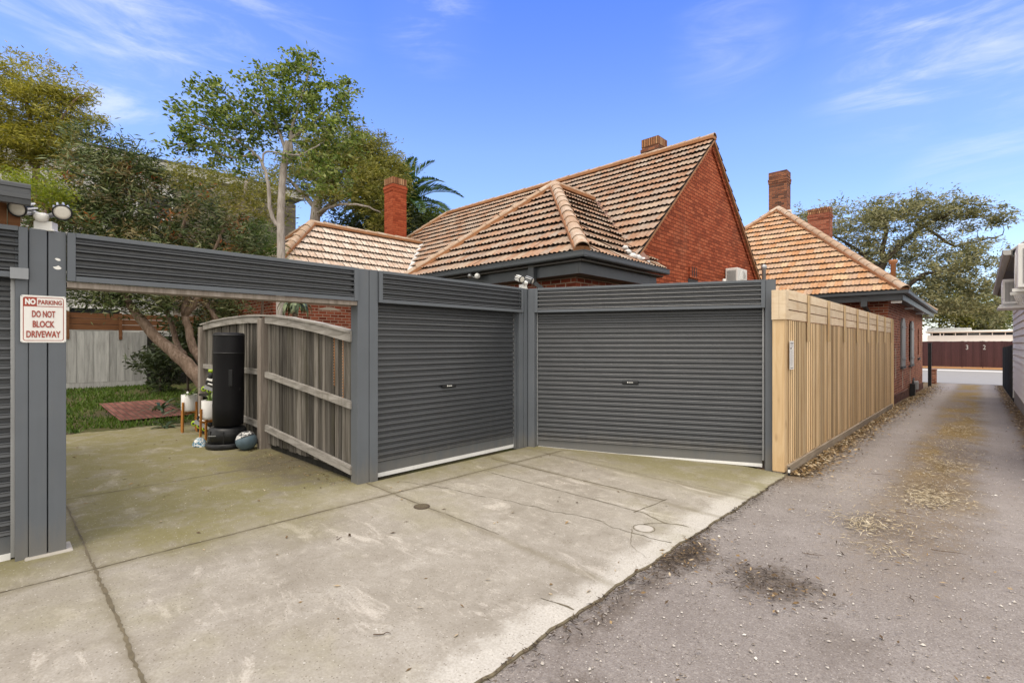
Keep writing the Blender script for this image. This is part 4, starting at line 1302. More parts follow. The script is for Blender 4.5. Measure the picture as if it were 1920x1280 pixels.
for i, (x, y, z, r) in enumerate([(-5.16, 8.98, 3.52, 0.12), (-5.14, 9.14, 3.50, 0.12), (-5.1, 9.30, 3.47, 0.10), (-5.22, 8.9, 3.60, 0.09), (-5.24, 8.86, 3.68, 0.06), (-5.08, 9.45, 3.44, 0.075)]):
    fl.lathe((x, y, z - r * 0.5), [(r, -0.03), (r * 0.95, r * 0.3), (r * 0.55, r * 0.65), (0, r * 0.75)], 10)
fl.build('mortar_flashing', M_FLASH, ROOF_A)
# pale far wing
roof2 = MB()
W2x0, W2x1, W2y, W2x, W2z = -18.4, -13.75, 4.75, -15.9, 5.60
W2a, W2r = (W2x, 7.2, W2z), (W2x, 11.9, W2z)
tile_plane(roof2, [(W2x0, W2y, EZ), (W2x1, W2y, EZ), W2a], seed=7)
tile_plane(roof2, [(W2x1, W2y, EZ), (W2x1, 11.9, EZ), W2r, W2a], seed=8)
tile_plane(roof2, [(W2x0, 11.9, EZ), (W2x0, W2y, EZ), W2a, W2r], seed=9)
roof2.mi = 0
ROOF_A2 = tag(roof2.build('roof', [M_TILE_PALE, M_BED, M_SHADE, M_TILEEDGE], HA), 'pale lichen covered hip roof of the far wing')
cap = MB()
ridge_caps(cap, (W2x1, W2y, EZ), W2a, r=0.13, seed=6)
ridge_caps(cap, (W2x0, W2y, EZ), W2a, seed=7)
ridge_caps(cap, W2a, (W2r[0], W2r[1] - 0.3, W2r[2]), seed=8)
cap.build('ridge_capping', [M_CAP, M_BED], ROOF_A2)
val = MB()
val.bar((W2x1 + 0.05, 9.15, EZ + 0.16), (W2x + 0.1, 11.5, W2z - 0.02), 0.16, 0.03, (0.4, -0.5, 0.8))
val.build('valley_gutter', M_FLASH, ROOF_A2)

ch = chimney('chimney', -16.45, 10.75, 4.2, 8.05, 0.58, 0.62, M_CHIM_RED, ROOF_A, M_CHIM_TOP)
tag(ch, 'tall bright orange red chimney')
ch2 = chimney('chimney', -7.4, 14.25, 5.9, 8.05, 0.55, 0.58, M_CHIM_BROWN, ROOF_A, M_CHIM_TOP)
tag(ch2, 'short brown chimney behind the ridge')
# walls
w = MB()
w.box((-9.8, 7.40, -0.05), (-5.41, 7.65, 3.24))
w.box((-5.66, 7.66, -0.05), (-5.41, 10.2, 3.24))
w.box((-14.0, 9.35, -0.05), (-9.8, 9.6, 3.24))
w.box((-14.35, 5.32, -0.05), (-14.1, 9.34, 3.24))
w.box((-18.1, 5.30, -0.05), (-14.105, 5.315 + 0.25, 3.24))
w.box((-18.1, 5.57, -0.05), (-17.85, 9.4, 3.24))
w.box((-20.4, 9.4, -0.05), (-17.9, 9.65, 3.24))
w.box((-20.4, 9.66, -0.05), (-20.15, 17.4, 3.24))
w.build('wall', M_BRICK, HA)
gw = MB()
y0, y1 = RY - HS + 0.25, RY + HS - 0.25
zt = lambda y: RZ - SL * abs(y - RY) - 0.055
gw.prism([(XG, y0, -0.05), (XG, y1, -0.05), (XG, y1, zt(y1)), (XG, RY, zt(RY)), (XG, y0, zt(y0))], (-0.24, 0, 0))
# raised brick verge following both rakes
for sgn_ in (-1, 1):
    a = Vector((XG + 0.012, RY + sgn_ * (HS - 0.3), RZ - SL * (HS - 0.3) - 0.16)); b = Vector((XG + 0.012, RY, RZ - 0.16))
    gw.bar(a, b, 0.06, 0.12, (0, 0, 1))
gw.build('gable_wall', M_BRICKGABLE, HA)
vg = MB()
for sgn_ in (-1, 1):
    a = Vector((XV - 0.05, RY + sgn_ * (HS - 0.1), RZ - SL * (HS - 0.1) - 0.05)); b = Vector((XV - 0.05, RY, RZ - 0.05))
    vg.bar(a, b, 0.10, 0.05, (0, 0, 1))
vg.build('verge_trim', M_BED, HA)
v_ = MB()
v_.prism([(XG + 0.03, 12.0, 3.36), (XG + 0.03, 12.55, 3.36), (XG + 0.03, 12.55, 3.62)] + [(XG + 0.03, 12.275 + 0.275 * math.cos(R(a)), 3.62 + 0.10 * math.sin(R(a))) for a in (30, 60, 90, 120, 150)] + [(XG + 0.03, 12.0, 3.62)], (-0.028, 0, 0))
v_.mi = 1
v_.box((XG + 0.002, 11.95, 3.14), (XG + 0.012, 12.52, 3.33))
for k in range(3): v_.box((XG + 0.031, 12.13 + k * 0.12, 3.39), (XG + 0.036, 12.16 + k * 0.12, 3.64))
v_.build('wall_vent', [M_BRICKGABLE, M_SHADE], HA)
gu = MB()
gutter(gu, (W1x0, W1y, EZ), (W1x1 + 0.11, W1y, EZ), (0, -1, 0))
gutter(gu, (W1x1, W1y - 0.10, EZ), (W1x1, 10.0, EZ), (1, 0, 0))
gu.build('gutter', M_DARK, HA)
gu = MB()
gutter(gu, (W2x0, W2y, EZ), (W2x1 + 0.11, W2y, EZ), (0, -1, 0))
gutter(gu, (W2x1, W2y, EZ), (W2x1, 9.0, EZ), (1, 0, 0))
gu.build('gutter', M_DARK, HA)
fa = MB()
zb, zt_ = EZ - 0.34, EZ - 0.145
fa.box((W1x0, W1y + 0.10, zb), (W1x1 - 0.145, W1y + 0.14, zt_))
fa.box((W1x1 - 0.14, W1y + 0.10, zb - 0.003), (W1x1 - 0.10, 9.82, zt_))
fa.build('fascia', M_DARK, HA)
so = MB()
so.box((W1x0, W1y + 0.005, EZ - 0.14), (W1x1 - 0.005, 7.39, EZ - 0.11)); so.box((-5.40, 7.395, EZ - 0.14), (W1x1 - 0.005, 9.95, EZ - 0.11))
so.box((W1x0, W1y + 0.145, zb + 0.002), (W1x1 - 0.15, 7.395, zb + 0.02)); so.box((-5.405, 7.4, zb + 0.002), (W1x1 - 0.15, 9.8, zb + 0.02))
so.build('soffit', M_SOFFIT, HA)
dp = MB()
dp.box((-6.20, W1y + 0.01, EZ - 0.42), (-6.06, W1y + 0.095, EZ - 0.10))
dp.bar((-6.13, W1y + 0.06, EZ - 0.40), (-5.85, 7.32, EZ - 0.72), 0.09, 0.07)
dp.box((-5.90, 7.30, 0), (-5.80, 7.385, EZ - 0.70))
dp.build('downpipe', M_DARK, HA)
rp = MB()
for k in range(10):
    a0, a1 = k / 10, (k + 1) / 10
    f0 = 0.09 * math.sin(math.pi * a0); f1 = 0.09 * math.sin(math.pi * a1)
    ya, yb = 6.55 + 0.75 * a0, 6.55 + 0.75 * a1
    rp.add([(-14.093, ya, 2.70), (-14.093, yb, 2.70), (-14.093, yb, 2.705 + f1), (-14.093, ya, 2.705 + f0)], [(0, 1, 2, 3)])
rp.build('render_patch', M_RENDER, HA)

# eave spotlight under the wing gutter
t = thing('eave_spotlight', 'small white spotlight under the gutter of the hipped wing', 'spotlight', (-8.25, 7.02, 2.98))
b = MB(); b.smooth = True
b.tube([(-8.25, 7.08, 2.95), (-8.25, 6.98, 2.93), (-8.17, 6.93, 2.95)], 0.016, 8); b.tube([(-8.25, 6.98, 2.93), (-8.36, 6.93, 2.98)], 0.014, 8)
b.build('bracket', M_GALV, t)
b = MB(); b.smooth = True
b.lathe((0, 0, 0), [(0, -0.09), (0.03, -0.09), (0.045, 0.0), (0.058, 0.05), (0.055, 0.062), (0, 0.066)], 18, Matrix.Translation((-8.15, 6.92, 2.96)) @ Matrix.Rotation(R(52), 4, 'Z') @ Matrix.Rotation(R(100), 4, 'X'))
b.build('lamp_head', M_WHITE, t)
b = MB(); b.smooth = True
b.lathe((0, 0, 0), [(0, -0.08), (0.03, -0.08), (0.045, 0.05), (0, 0.06)], 14, Matrix.Translation((-8.38, 6.93, 3.0)) @ Matrix.Rotation(R(30), 4, 'Z') @ Matrix.Rotation(R(130), 4, 'X'))
b.build('lamp_head', M_GALV, t)
t.location += Vector((0.60, -0.02, 0.14))

def ac_unit(x0, x1, y0, y1, z0, z1, fan_axis, label, grille_axis=None, group=None):
    t = thing('air_conditioner', label, 'air conditioner', ((x0 + x1) / 2, (y0 + y1) / 2, z0 - 0.05), group)
    b = MB(); b.box((x0, y0, z0), (x1, y1, z1)); b.build('casing', M_WHITE_D, t, bevel=0.015)
    g = MB()
    # louvred coil on the -y end, fan guard on the given side
    n = 12
    for k in range(n):
        xa = x0 + 0.05 + (x1 - x0 - 0.09) * k / n
        g.box((xa, y0 - 0.012, z0 + 0.06), (xa + 0.008, y0 - 0.001, z1 - 0.07))
    g.build('coil_grille', m_paint('grey_coil_fins', (0.16, 0.16, 0.165), 0.5, 0.1), t)
    g = MB()
    xs_ = x1 + 0.004 if fan_axis > 0 else x0 - 0.004
    cy, cz = y0 + (y1 - y0) * 0.56, (z0 + z1) / 2
    rad = min(y1 - y0, z1 - z0) * 0.40
    Mx = Matrix.Translation((xs_, cy, cz)) @ Matrix.Rotation(R(90), 4, 'Y')
    for q in range(1, 7):
        pts = [Mx @ Vector((rad * q / 6 * math.cos(a / 20 * 6.283), rad * q / 6 * math.sin(a / 20 * 6.283), 0)) for a in range(21)]
        g.tube(pts, 0.005, 5, False)
    g.tube([Mx @ Vector((-rad, 0, 0)), Mx @ Vector((rad, 0, 0))], 0.005, 5); g.tube([Mx @ Vector((0, -rad, 0)), Mx @ Vector((0, rad, 0))], 0.005, 5)
    g.build('fan_guard', M_WHITE_D, t)
    b = MB()
    for yy in (y0 + 0.08, y1 - 0.12):
        b.box((x0 - 0.05, yy, z0 - 0.045), (x1 + 0.02, yy + 0.04, z0 - 0.003))
    b.each('bracket', M_WHITE_D, t)
    return t
ac_unit(XG + 0.03, XG + 0.37, 14.36, 15.12, 3.22, 3.84, 1, 'white air conditioner on the red gable wall')
pc = MB(); pc.smooth = True
pc.tube([(XG + 0.06, 14.18, 0.0), (XG + 0.06, 14.18, 3.40), (XG + 0.06, 14.20, 3.52)], 0.045, 10)
tag(pc.build('conduit', M_WHITE_D), 'white pipe cover beside the gable air conditioner', 'conduit')
pc = MB(); pc.smooth = True
pc.lathe((-3.82, 12.9, 0), [(0.045, 0), (0.045, 3.50), (0.065, 3.52), (0.065, 3.60), (0.0, 3.63)], 14)
tag(pc.build('vent_pipe', M_GALV), 'grey vent pipe rising behind the right garage post', 'vent pipe')

# ---------------------------------------------------------------- second house beside the lane
HB = thing('brick_house', 'second red brick house along the lane with orange tiled hip roof', 'house', (-6.2, 24.8, -0.3))
BX0, BX1, BY0, BY1, BEZ, BRZ = -10.8, -1.62, 18.25, 31.2, 3.25, 7.36
hb_ = (BX1 - BX0) / 2
bxc = (BX0 + BX1) / 2
ra, rb = (bxc, BY0 + hb_, BRZ), (bxc, BY1 - hb_, BRZ)
M_TILE_B = m_tile('orange_roof_tile', [(0.22, 0.115, 0.07), (0.42, 0.205, 0.095), (0.50, 0.29, 0.155), (0.44, 0.30, 0.21), (0.56, 0.40, 0.24), (0.40, 0.29, 0.23)], (0.48, 0.39, 0.32), 0.28)
rfb = MB()
tile_plane(rfb, [(BX0, BY0, BEZ), (BX1, BY0, BEZ), ra], seed=11)
tile_plane(rfb, [(BX1, BY0, BEZ), (BX1, BY1, BEZ), rb, ra], seed=12)
tile_plane(rfb, [(BX1, BY1, BEZ), (BX0, BY1, BEZ), rb], seed=13)
tile_plane(rfb, [(BX0, BY1, BEZ), (BX0, BY0, BEZ), ra, rb], seed=14)
rfb.mi = 0
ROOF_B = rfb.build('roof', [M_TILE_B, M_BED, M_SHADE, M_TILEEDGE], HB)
cap = MB()
ridge_caps(cap, (BX1, BY0, BEZ), ra, r=0.13, seed=12); ridge_caps(cap, (BX0, BY0, BEZ), ra, seed=13); ridge_caps(cap, ra, rb, seed=14)
ridge_caps(cap, (BX1, BY1, BEZ), rb, seed=15)
cap.build('ridge_capping', [M_CAP, M_BED], ROOF_B)
tag(chimney('chimney', -6.62, 24.6, 6.3, 9.45, 0.74, 0.60, M_CHIM_BROWN, ROOF_B, M_CHIM_BROWN), 'tall mottled brown chimney behind the apex')
tag(chimney('chimney', -5.85, 28.6, 5.8, 8.45, 0.95, 0.60, m_brick('dark_red_chimney_brick', [(0.13, 0.04, 0.025), (0.26, 0.075, 0.045), (0.34, 0.13, 0.08)], (0.20, 0.11, 0.08), 0.009, soot=0.4), ROOF_B, M_CHIM_TOP), 'shorter red chimney farther back')
f_ = MB(); f_.box((-6.5, 24.2, 7.30), (-6.05, 24.32, 7.62)); f_.build('flashing', M_FLASH, ROOF_B)
tp = MB(); tp.smooth = True
tp.lathe((-2.5, 24.4, 3.9), [(0.085, 0.0), (0.085, 0.92), (0.12, 0.95), (0.15, 1.05), (0.12, 1.10), (0.0, 1.12)], 14)
tp.build('vent_pipe', M_BED, ROOF_B)
WBX, WBY0, WBY1 = -2.05, 18.83, 31.0
WINDOWS = [(21.95, 23.05, 1.02, 2.62), (24.75, 26.2, 1.0, 2.62), (28.5, 29.15, 1.2, 2.42)]
w = MB()
w.box((BX0 + 0.5, WBY0, -0.4), (WBX - 0.245, WBY0 + 0.24, BEZ - 0.03))
# lane wall built in strips round its window openings
ys_ = [WBY0]
for (a, b, z0, z1) in WINDOWS: ys_ += [a, b]
ys_.append(WBY1)
for i in range(len(ys_) - 1):
    a, b = ys_[i], ys_[i + 1]
    if i % 2 == 0:
        w.box((WBX - 0.24, a, -0.7), (WBX, b, BEZ - 0.03))
    else:
        _, _, z0, z1 = WINDOWS[(i - 1) // 2]
        w.box((WBX - 0.24, a, -0.7), (WBX, b, z0))
        n = 10
        vs = [(WBX, b, BEZ - 0.03), (WBX, a, BEZ - 0.03)] + [(WBX, a + (b - a) * k / n, z1 - 0.25 + 0.25 * math.sin(math.pi * k / n) ** 0.6) for k in range(n + 1)]
        w.prism(vs[::-1] if False else vs[::-1], (-0.24, 0, 0))
w.build('wall', M_BRICKLANE, HB)
pl = MB()
segs = [WBY0 + (WBY1 - WBY0) * i / 6 for i in range(7)]
for a, b in zip(segs, segs[1:]):
    za, zb = ground_z(-1.9, a) + 0.28, ground_z(-1.9, b) + 0.28
    pl.add([(WBX + 0.03, a, -0.7), (WBX + 0.03, b, -0.7), (WBX + 0.03, b, zb), (WBX + 0.03, a, za), (WBX + 0.001, b, zb + 0.02), (WBX + 0.001, a, za + 0.02)], [(0, 1, 2, 3), (3, 2, 4, 5)])
pl.build('plinth', m_brick('grimy_base_brick', [(0.07, 0.032, 0.026), (0.12, 0.05, 0.038), (0.17, 0.075, 0.055)], (0.14, 0.10, 0.08), 0.009), HB)
for k, (a, b, z0, z1) in enumerate(WINDOWS):
    g = MB()
    g.box((WBX - 0.20, a, z0), (WBX - 0.16, b, z1))
    wn = g.build('window', M_GLASS, HB)
    if k < 2:
        s = MB()
        a2 = a if k == 0 else a + 0.45
        n = 9
        pts = [(WBX + 0.055, b - 0.02, z0 - 0.12), (WBX + 0.055, b - 0.02, z1 - 0.2)] + [(WBX + 0.055, b - 0.02 - (b - a2 - 0.04) * q / n, z1 - 0.2 + 0.2 * math.sin(math.pi * q / n) ** 0.7) for q in range(1, n)] + [(WBX + 0.055, a2 + 0.02, z1 - 0.2), (WBX + 0.055, a2 + 0.02, z0 - 0.12)]
        s.prism(pts, (-0.05, 0, 0))
        s.mi = 0
        for z in (z0 + 0.12, z1 - 0.35): s.box((WBX + 0.056, a2 + 0.02, z), (WBX + 0.075, b - 0.02, z + 0.05))
        s.build('shutter', m_paint('pale_grey_shutter_%d' % k, (0.26, 0.265, 0.275), 0.6, 0.1), wn)
    s = MB(); s.box((WBX + 0.001, a - 0.05, z0 - 0.2), (WBX + 0.07, b + 0.05, z0 - 0.13)); s.build('sill', M_DARK, wn)
st = MB()
for y, z0, z1 in ((20.6, 0.55, 1.55), (22.6, 0.1, 0.82), (25.2, 0.0, 0.80)):
    st.box((WBX + 0.001, y, z0), (WBX + 0.006, y + 0.10, z1))
st.each('mortar_streak', M_RENDER, HB)
gu = MB()
gutter(gu, (BX0, BY0, BEZ), (BX1 + 0.11, BY0, BEZ), (0, -1, 0)); gutter(gu, (BX1, BY0 - 0.1, BEZ), (BX1, BY1, BEZ), (1, 0, 0))
gu.build('gutter', M_DARK, HB)
fa = MB()
fa.box((BX0, BY0 + 0.02, BEZ - 0.27), (BX1 - 0.06, BY0 + 0.06, BEZ - 0.10))
fa.box((BX1 - 0.055, BY0 + 0.02, BEZ - 0.272), (BX1 - 0.02, BY1, BEZ - 0.10))
fa.box((BX0, BY0 + 0.07, BEZ - 0.13), (BX1 - 0.06, WBY0 - 0.002, BEZ - 0.11)); fa.box((WBX + 0.002, WBY0, BEZ - 0.13), (BX1 - 0.06, BY1 - 0.02, BEZ - 0.11))
fa.build('fascia', M_DARK, HB)
br = MB()
for y in (18.35, 22.0, 26.0, 30.2):
    br.box((WBX + 0.12, y, BEZ - 0.35), (BX1 - 0.06, y + 0.06, BEZ - 0.28))
br.each('eave_bracket', M_WHITE_D, HB)
dp = MB()
dp.box((-2.66, BY0 + 0.0, BEZ - 0.42), (-2.50, BY0 + 0.10, BEZ - 0.10)); dp.bar((-2.58, BY0 + 0.06, BEZ - 0.40), (-2.52, WBY0 - 0.06, BEZ - 0.62), 0.1, 0.08); dp.box((-2.57, WBY0 - 0.10, -0.3), (-2.47, WBY0 - 0.005, BEZ - 0.60))
dp.build('downpipe', M_DARK, HB)
gm = thing('gas_meter', 'grey gas meter and black pipe at the base of the lane wall', 'meter', (WBX + 0.12, 25.2, -0.34))
b = MB(); b.box((WBX + 0.05, 25.25, -0.12), (WBX + 0.25, 25.55, 0.22)); b.build('meter_box', M_GALV, gm, bevel=0.03)
b = MB(); b.smooth = True
b.tube([(WBX + 0.12, 24.95, -0.36), (WBX + 0.12, 24.95, 0.25), (WBX + 0.12, 25.1, 0.33), (WBX + 0.12, 25.35, 0.30)], 0.03, 8)
b.smooth = False
b.box((WBX + 0.035, 24.6, -0.4), (WBX + 0.2, 24.85, 0.15)); b.build('pipe', M_BLACKP, gm)
# gate post and low pier at the lane mouth
gp = MB(); gp.box((-1.98, 33.2, -0.6), (-1.84, 33.34, 1.72)); gp.box((-2.0, 33.18, 1.721), (-1.82, 33.36, 1.76))
tag(gp.build('gate_post', M_BLACKP, bevel=0.01), 'thin black gate post at the far end of the lane wall', 'gate post')
gp = MB(); gp.box((-2.05, 36.0, -0.6), (-1.78, 36.3, 0.25)); gp.box((-2.07, 35.98, 0.251), (-1.76, 36.32, 0.31))
tag(gp.build('brick_pier', M_BRICKLANE, bevel=0.008), 'low brick pier at the lane mouth beside the street', 'pier')

# ---------------------------------------------------------------- white weatherboard house on the right
HC = thing('weatherboard_house', 'white weatherboard house wall at the right edge of the lane', 'house', (3.0, 17.0, -0.2))
CX, CY0, CY1 = 0.85, 8.6, 24.8
w = MB()
z = 0.14
while z < 3.5:
    w.add([(CX - 0.036, CY0, z), (CX - 0.036, CY1, z), (CX - 0.002, CY1, z + 0.205), (CX - 0.002, CY0, z + 0.205), (CX + 0.01, CY0, z), (CX + 0.01, CY1, z)], [(0, 3, 2, 1), (0, 1, 5, 4)])
    z += 0.20
w.box((CX + 0.011, CY0, 0.14), (CX + 0.1, CY1, 3.6))
w.box((CX - 0.03, CY1 - 0.0, -0.2), (CX + 5, CY1 + 0.03, 3.55))
w.box((CX - 0.03, CY0 - 0.03, 0.14), (CX + 5, CY0 - 0.001, 3.6))
w.box((CX + 4.9, CY0, 0.14), (CX + 5, CY1, 3.6))
w.prism([(0.60, 14.03, 3.62), (8.9, 14.03, 3.62), (4.8, 14.03, 7.0)], (0, 0.06, 0))
w.build('wall', M_WEATHER, HC)
w = MB(); w.box((CX + 0.0, CY0, -0.6), (CX + 0.12, CY1, 0.138)); w.build('plinth', m_paint('grey_stump_board', (0.30, 0.29, 0.27), 0.9, 0.15, dirt=0.3), HC)
rf = MB()
ex, ez = 0.44, 3.58
RY0 = 14.0
rf.prism([(ex, RY0, ez), (4.8, RY0, ez + 3.6), (4.8, CY1 + 0.45, ez + 3.6), (ex, CY1 + 0.45, ez)][::1], (0, 0, -0.035))
rf.prism([(4.8, RY0, ez + 3.6), (9.0, RY0, ez), (9.0, CY1 + 0.45, ez), (4.8, CY1 + 0.45, ez + 3.6)], (0, 0, -0.035))
rf.box((CX - 0.06, CY0 - 0.2, 3.601), (CX + 5.1, 14.028, 3.68))
rf.build('roof', M_PALEROOF, HC)
gu = MB(); gutter(gu, (ex, CY1 + 0.45, ez - 0.01), (ex, RY0, ez - 0.01), (-1, 0, 0)); gu.build('gutter', M_PALEROOF, HC)
so = MB(); so.box((ex + 0.005, RY0, ez - 0.145), (CX + 0.0, CY1 + 0.44, ez - 0.125)); so.box((ex - 0.0, RY0, ez - 0.15), (ex + 0.02, CY1 + 0.44, ez - 0.04)); so.build('soffit', M_SOFFIT, HC)
ac_unit(0.38, 0.74, 16.9, 17.75, 2.66, 3.26, -1, 'white air conditioner on the weatherboard wall, lower and farther away', None, 'air conditioners on the weatherboard wall')
ac_unit(0.365, 0.74, 9.65, 10.5, 2.46, 3.06, -1, 'white air conditioner on the weatherboard wall, nearer and cut by the frame', None, 'air conditioners on the weatherboard wall')
sh = MB(); sh.box((0.30, 16.75, 2.55), (0.83, 17.9, 2.60)); tag(sh.build('wall_shelf', M_WHITE_D, bevel=0.006), 'white shelf under the farther air conditioner', 'shelf')
cb = MB(); cb.smooth = True
for k in range(4):
    cb.tube([(0.60 + 0.03 * k, 16.3 - 0.05 * k, 3.05), (0.55 + 0.03 * k, 16.2, 2.85), (0.62 + 0.03 * k, 16.35, 2.62), (0.80, 16.3, 2.55 - 0.02 * k)], 0.016, 6)
tag(cb.build('pipe_bundle', M_WHITE_D), 'white pipes looping between the air conditioners', 'pipes')
df = thing('side_fence', 'dark charcoal fence beyond the weatherboard house', 'fence', (0.86, 31.5, -0.4))
w = MB()
y = CY1 + 0.06
while y < 37.0:
    zb = ground_z(0.5, y)
    w.box((0.84 + (0.012 if int(y / 0.3) % 2 else 0), y, zb - 0.05), (0.87, y + 0.292, zb + 2.02)); y += 0.3
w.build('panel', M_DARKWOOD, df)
w = MB()
for y in (25.0, 29.0, 33.0, 36.95): w.box((0.875, y, ground_z(0.5, y) - 0.1), (0.96, y + 0.09, ground_z(0.5, y) + 2.06))
w.each('post', M_DARKWOOD, df)

# ---------------------------------------------------------------- across the street
mf = thing('maroon_fence', 'long maroon board fence across the street', 'fence', (-2.0, 54.0, -0.2))
def boards(x0, x1):
    w = MB(); r_ = random.Random(2); x = x0
    while x < x1 - 0.01:
        x2 = min(x1, x + 0.145)
        w.box((x, 54.0 - r_.uniform(0, 0.010), -0.14), (x2 - 0.001, 54.03, 1.92 + r_.uniform(-0.015, 0.01))); x = x2
    w.box((x0, 54.031, -0.1), (x1, 54.05, 1.85))
    return w
boards(-12, -1.12).build('panel', M_MAROON, mf)
boards(0.1, 7).build('panel', M_MAROON, mf)
gt = boards(-1.10, 0.08)
g1 = gt.build('gate', M_MAROON, mf)
w = MB()
for x in (-1.125, 0.075, 1.72): w.box((x, 53.94, -0.2), (x + 0.05, 53.985, 1.95))
w.each('post', M_MAROON, mf)
tm = MB()
MT = lambda x, z: Matrix.Translation((x, 53.985, z)) @ Matrix.Rotation(R(90), 4, 'X')
text_mesh(tm, '3', MT(-0.80, 1.42), 0.52, 0, 0.006, 0.75); text_mesh(tm, '2', MT(0.20, 1.42), 0.52, 0, 0.006, 0.75)
tm.each('house_number', m_paint('faded_number_paint', (0.42, 0.41, 0.40), 0.7, 0.1), mf)
M_SHED = m_paint('bright_white_sheet', (0.84, 0.84, 0.83), 0.5, 0.04)
sh = thing('white_shed', 'long low white building behind the maroon fence', 'building', (-1.5, 61, -0.2))
w = MB(); w.box((-3.6, 60.0, -0.3), (4.5, 63.5, 2.48)); w.build('wall', M_SHED, sh)
w = MB(); w.box((-3.4, 60.05, 2.481), (4.4, 63.4, 2.70)); w.build('window', M_GLASS, sh)
w = MB()
for k in range(10): w.box((-3.3 + k * 0.8, 59.98, 2.48), (-3.24 + k * 0.8, 60.05, 2.71))
w.box((-2.75, 59.95, -0.2), (-2.66, 60.0, 2.71))
w.each('mullion', M_SHED, sh)
w = MB(); w.box((-3.75, 59.7, 2.71), (4.7, 63.7, 2.92)); w.box((-3.7, 60.5, 2.921), (-0.6, 63.0, 3.18)); w.build('roof', M_SHED, sh, bevel=0.1)

# ---------------------------------------------------------------- apartments and yard fences at the back left
AP = thing('apartment_block', 'tall pale flat roofed apartment block behind the trees', 'apartments', (-31, 3.0, 0))
w = MB(); w.box((-36, -14, 0.2), (-26.5, 10.6, 9.35)); w.build('wall', M_APART, AP)
w = MB(); w.box((-34, 10.601, 0.2), (-26.42, 11.1, 9.1)); w.box((-26.5, 5.6, 0.2), (-26.41, 10.6, 8.9)); w.build('brick_bay', M_APART2, AP)
w = MB(); w.box((-36.4, -14.4, 9.36), (-26.1, 11.4, 9.72)); w.mi = 1; w.box((-36.45, -14.45, 9.721), (-26.05, 11.45, 9.80)); w.build('roof', [M_APART, M_DARK], AP)
for (y0, y1, z0, z1) in ((4.3, 5.5, 7.3, 8.3), (-2.4, -0.8, 7.3, 8.3), (2.1, 3.7, 2.45, 3.15), (-1.8, 0.2, 2.4, 3.2), (4.6, 5.4, 4.6, 5.6), (1.8, 3.2, 4.6, 5.6)):
    g = MB(); g.box((-26.45, y0, z0), (-26.40, y1, z1)); wn = g.build('window', M_GLASS, AP)
    f = MB()
    for a in ((y0 - 0.09, z0 - 0.09, y0, z1 + 0.09), (y1, z0 - 0.09, y1 + 0.09, z1 + 0.09), (y0, z1, y1, z1 + 0.09), (y0, z0 - 0.09, y1, z0)):
        f.box((-26.44, a[0], a[1]), (-26.36, a[2], a[3]))
    f.build('frame', M_WHITE, wn)

YFX = -21.5
wf = thing('white_fence', 'weathered white paling fence at the back of the yard', 'fence', (YFX, 2.0, 0.25))
w = MB(); r_ = random.Random(8); y = -4.0
while y < 3.74:
    w.box((YFX - 0.02 + (0.018 if int(round((y + 4) / 0.21)) % 2 else 0), y, 0.42), (YFX + 0.02 + (0.018 if int(round((y + 4) / 0.21)) % 2 else 0), y + 0.208, 2.12 + r_.uniform(-0.02, 0.02))); y += 0.21
w.build('paling_panel', M_WHITEPALE, wf)
w = MB(); w.box((YFX - 0.02, -4.0, 0.18), (YFX + 0.03, 3.74, 0.415)); w.build('plinth', M_WHITEPALE, wf)
bf = thing('board_screen', 'brown horizontal board screen on top of the yard fence', 'screen', (YFX - 0.1, 4.0, 2.1))
w = MB()
for k in range(3): w.box((YFX - 0.05, -4.0, 2.17 + k * 0.19), (YFX - 0.02, 10.0, 2.345 + k * 0.19))
w.each('board', M_BROWNWOOD, bf)
w = MB()
for y in (-0.6, 1.62, 2.98, 4.6): w.box((YFX + 0.045, y, 1.85), (YFX + 0.075, y + 0.09, 2.76))
w.each('batten', M_BROWNWOOD, bf)
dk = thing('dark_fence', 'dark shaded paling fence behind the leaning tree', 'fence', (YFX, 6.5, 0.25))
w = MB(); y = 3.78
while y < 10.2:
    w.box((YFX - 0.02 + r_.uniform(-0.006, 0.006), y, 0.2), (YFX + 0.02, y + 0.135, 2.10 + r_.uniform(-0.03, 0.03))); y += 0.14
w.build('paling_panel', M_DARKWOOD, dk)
w = MB(); w.box((YFX + 0.021, 3.78, 1.98), (YFX + 0.06, 10.2, 2.06)); w.build('rail', M_WHITEPALE, dk)

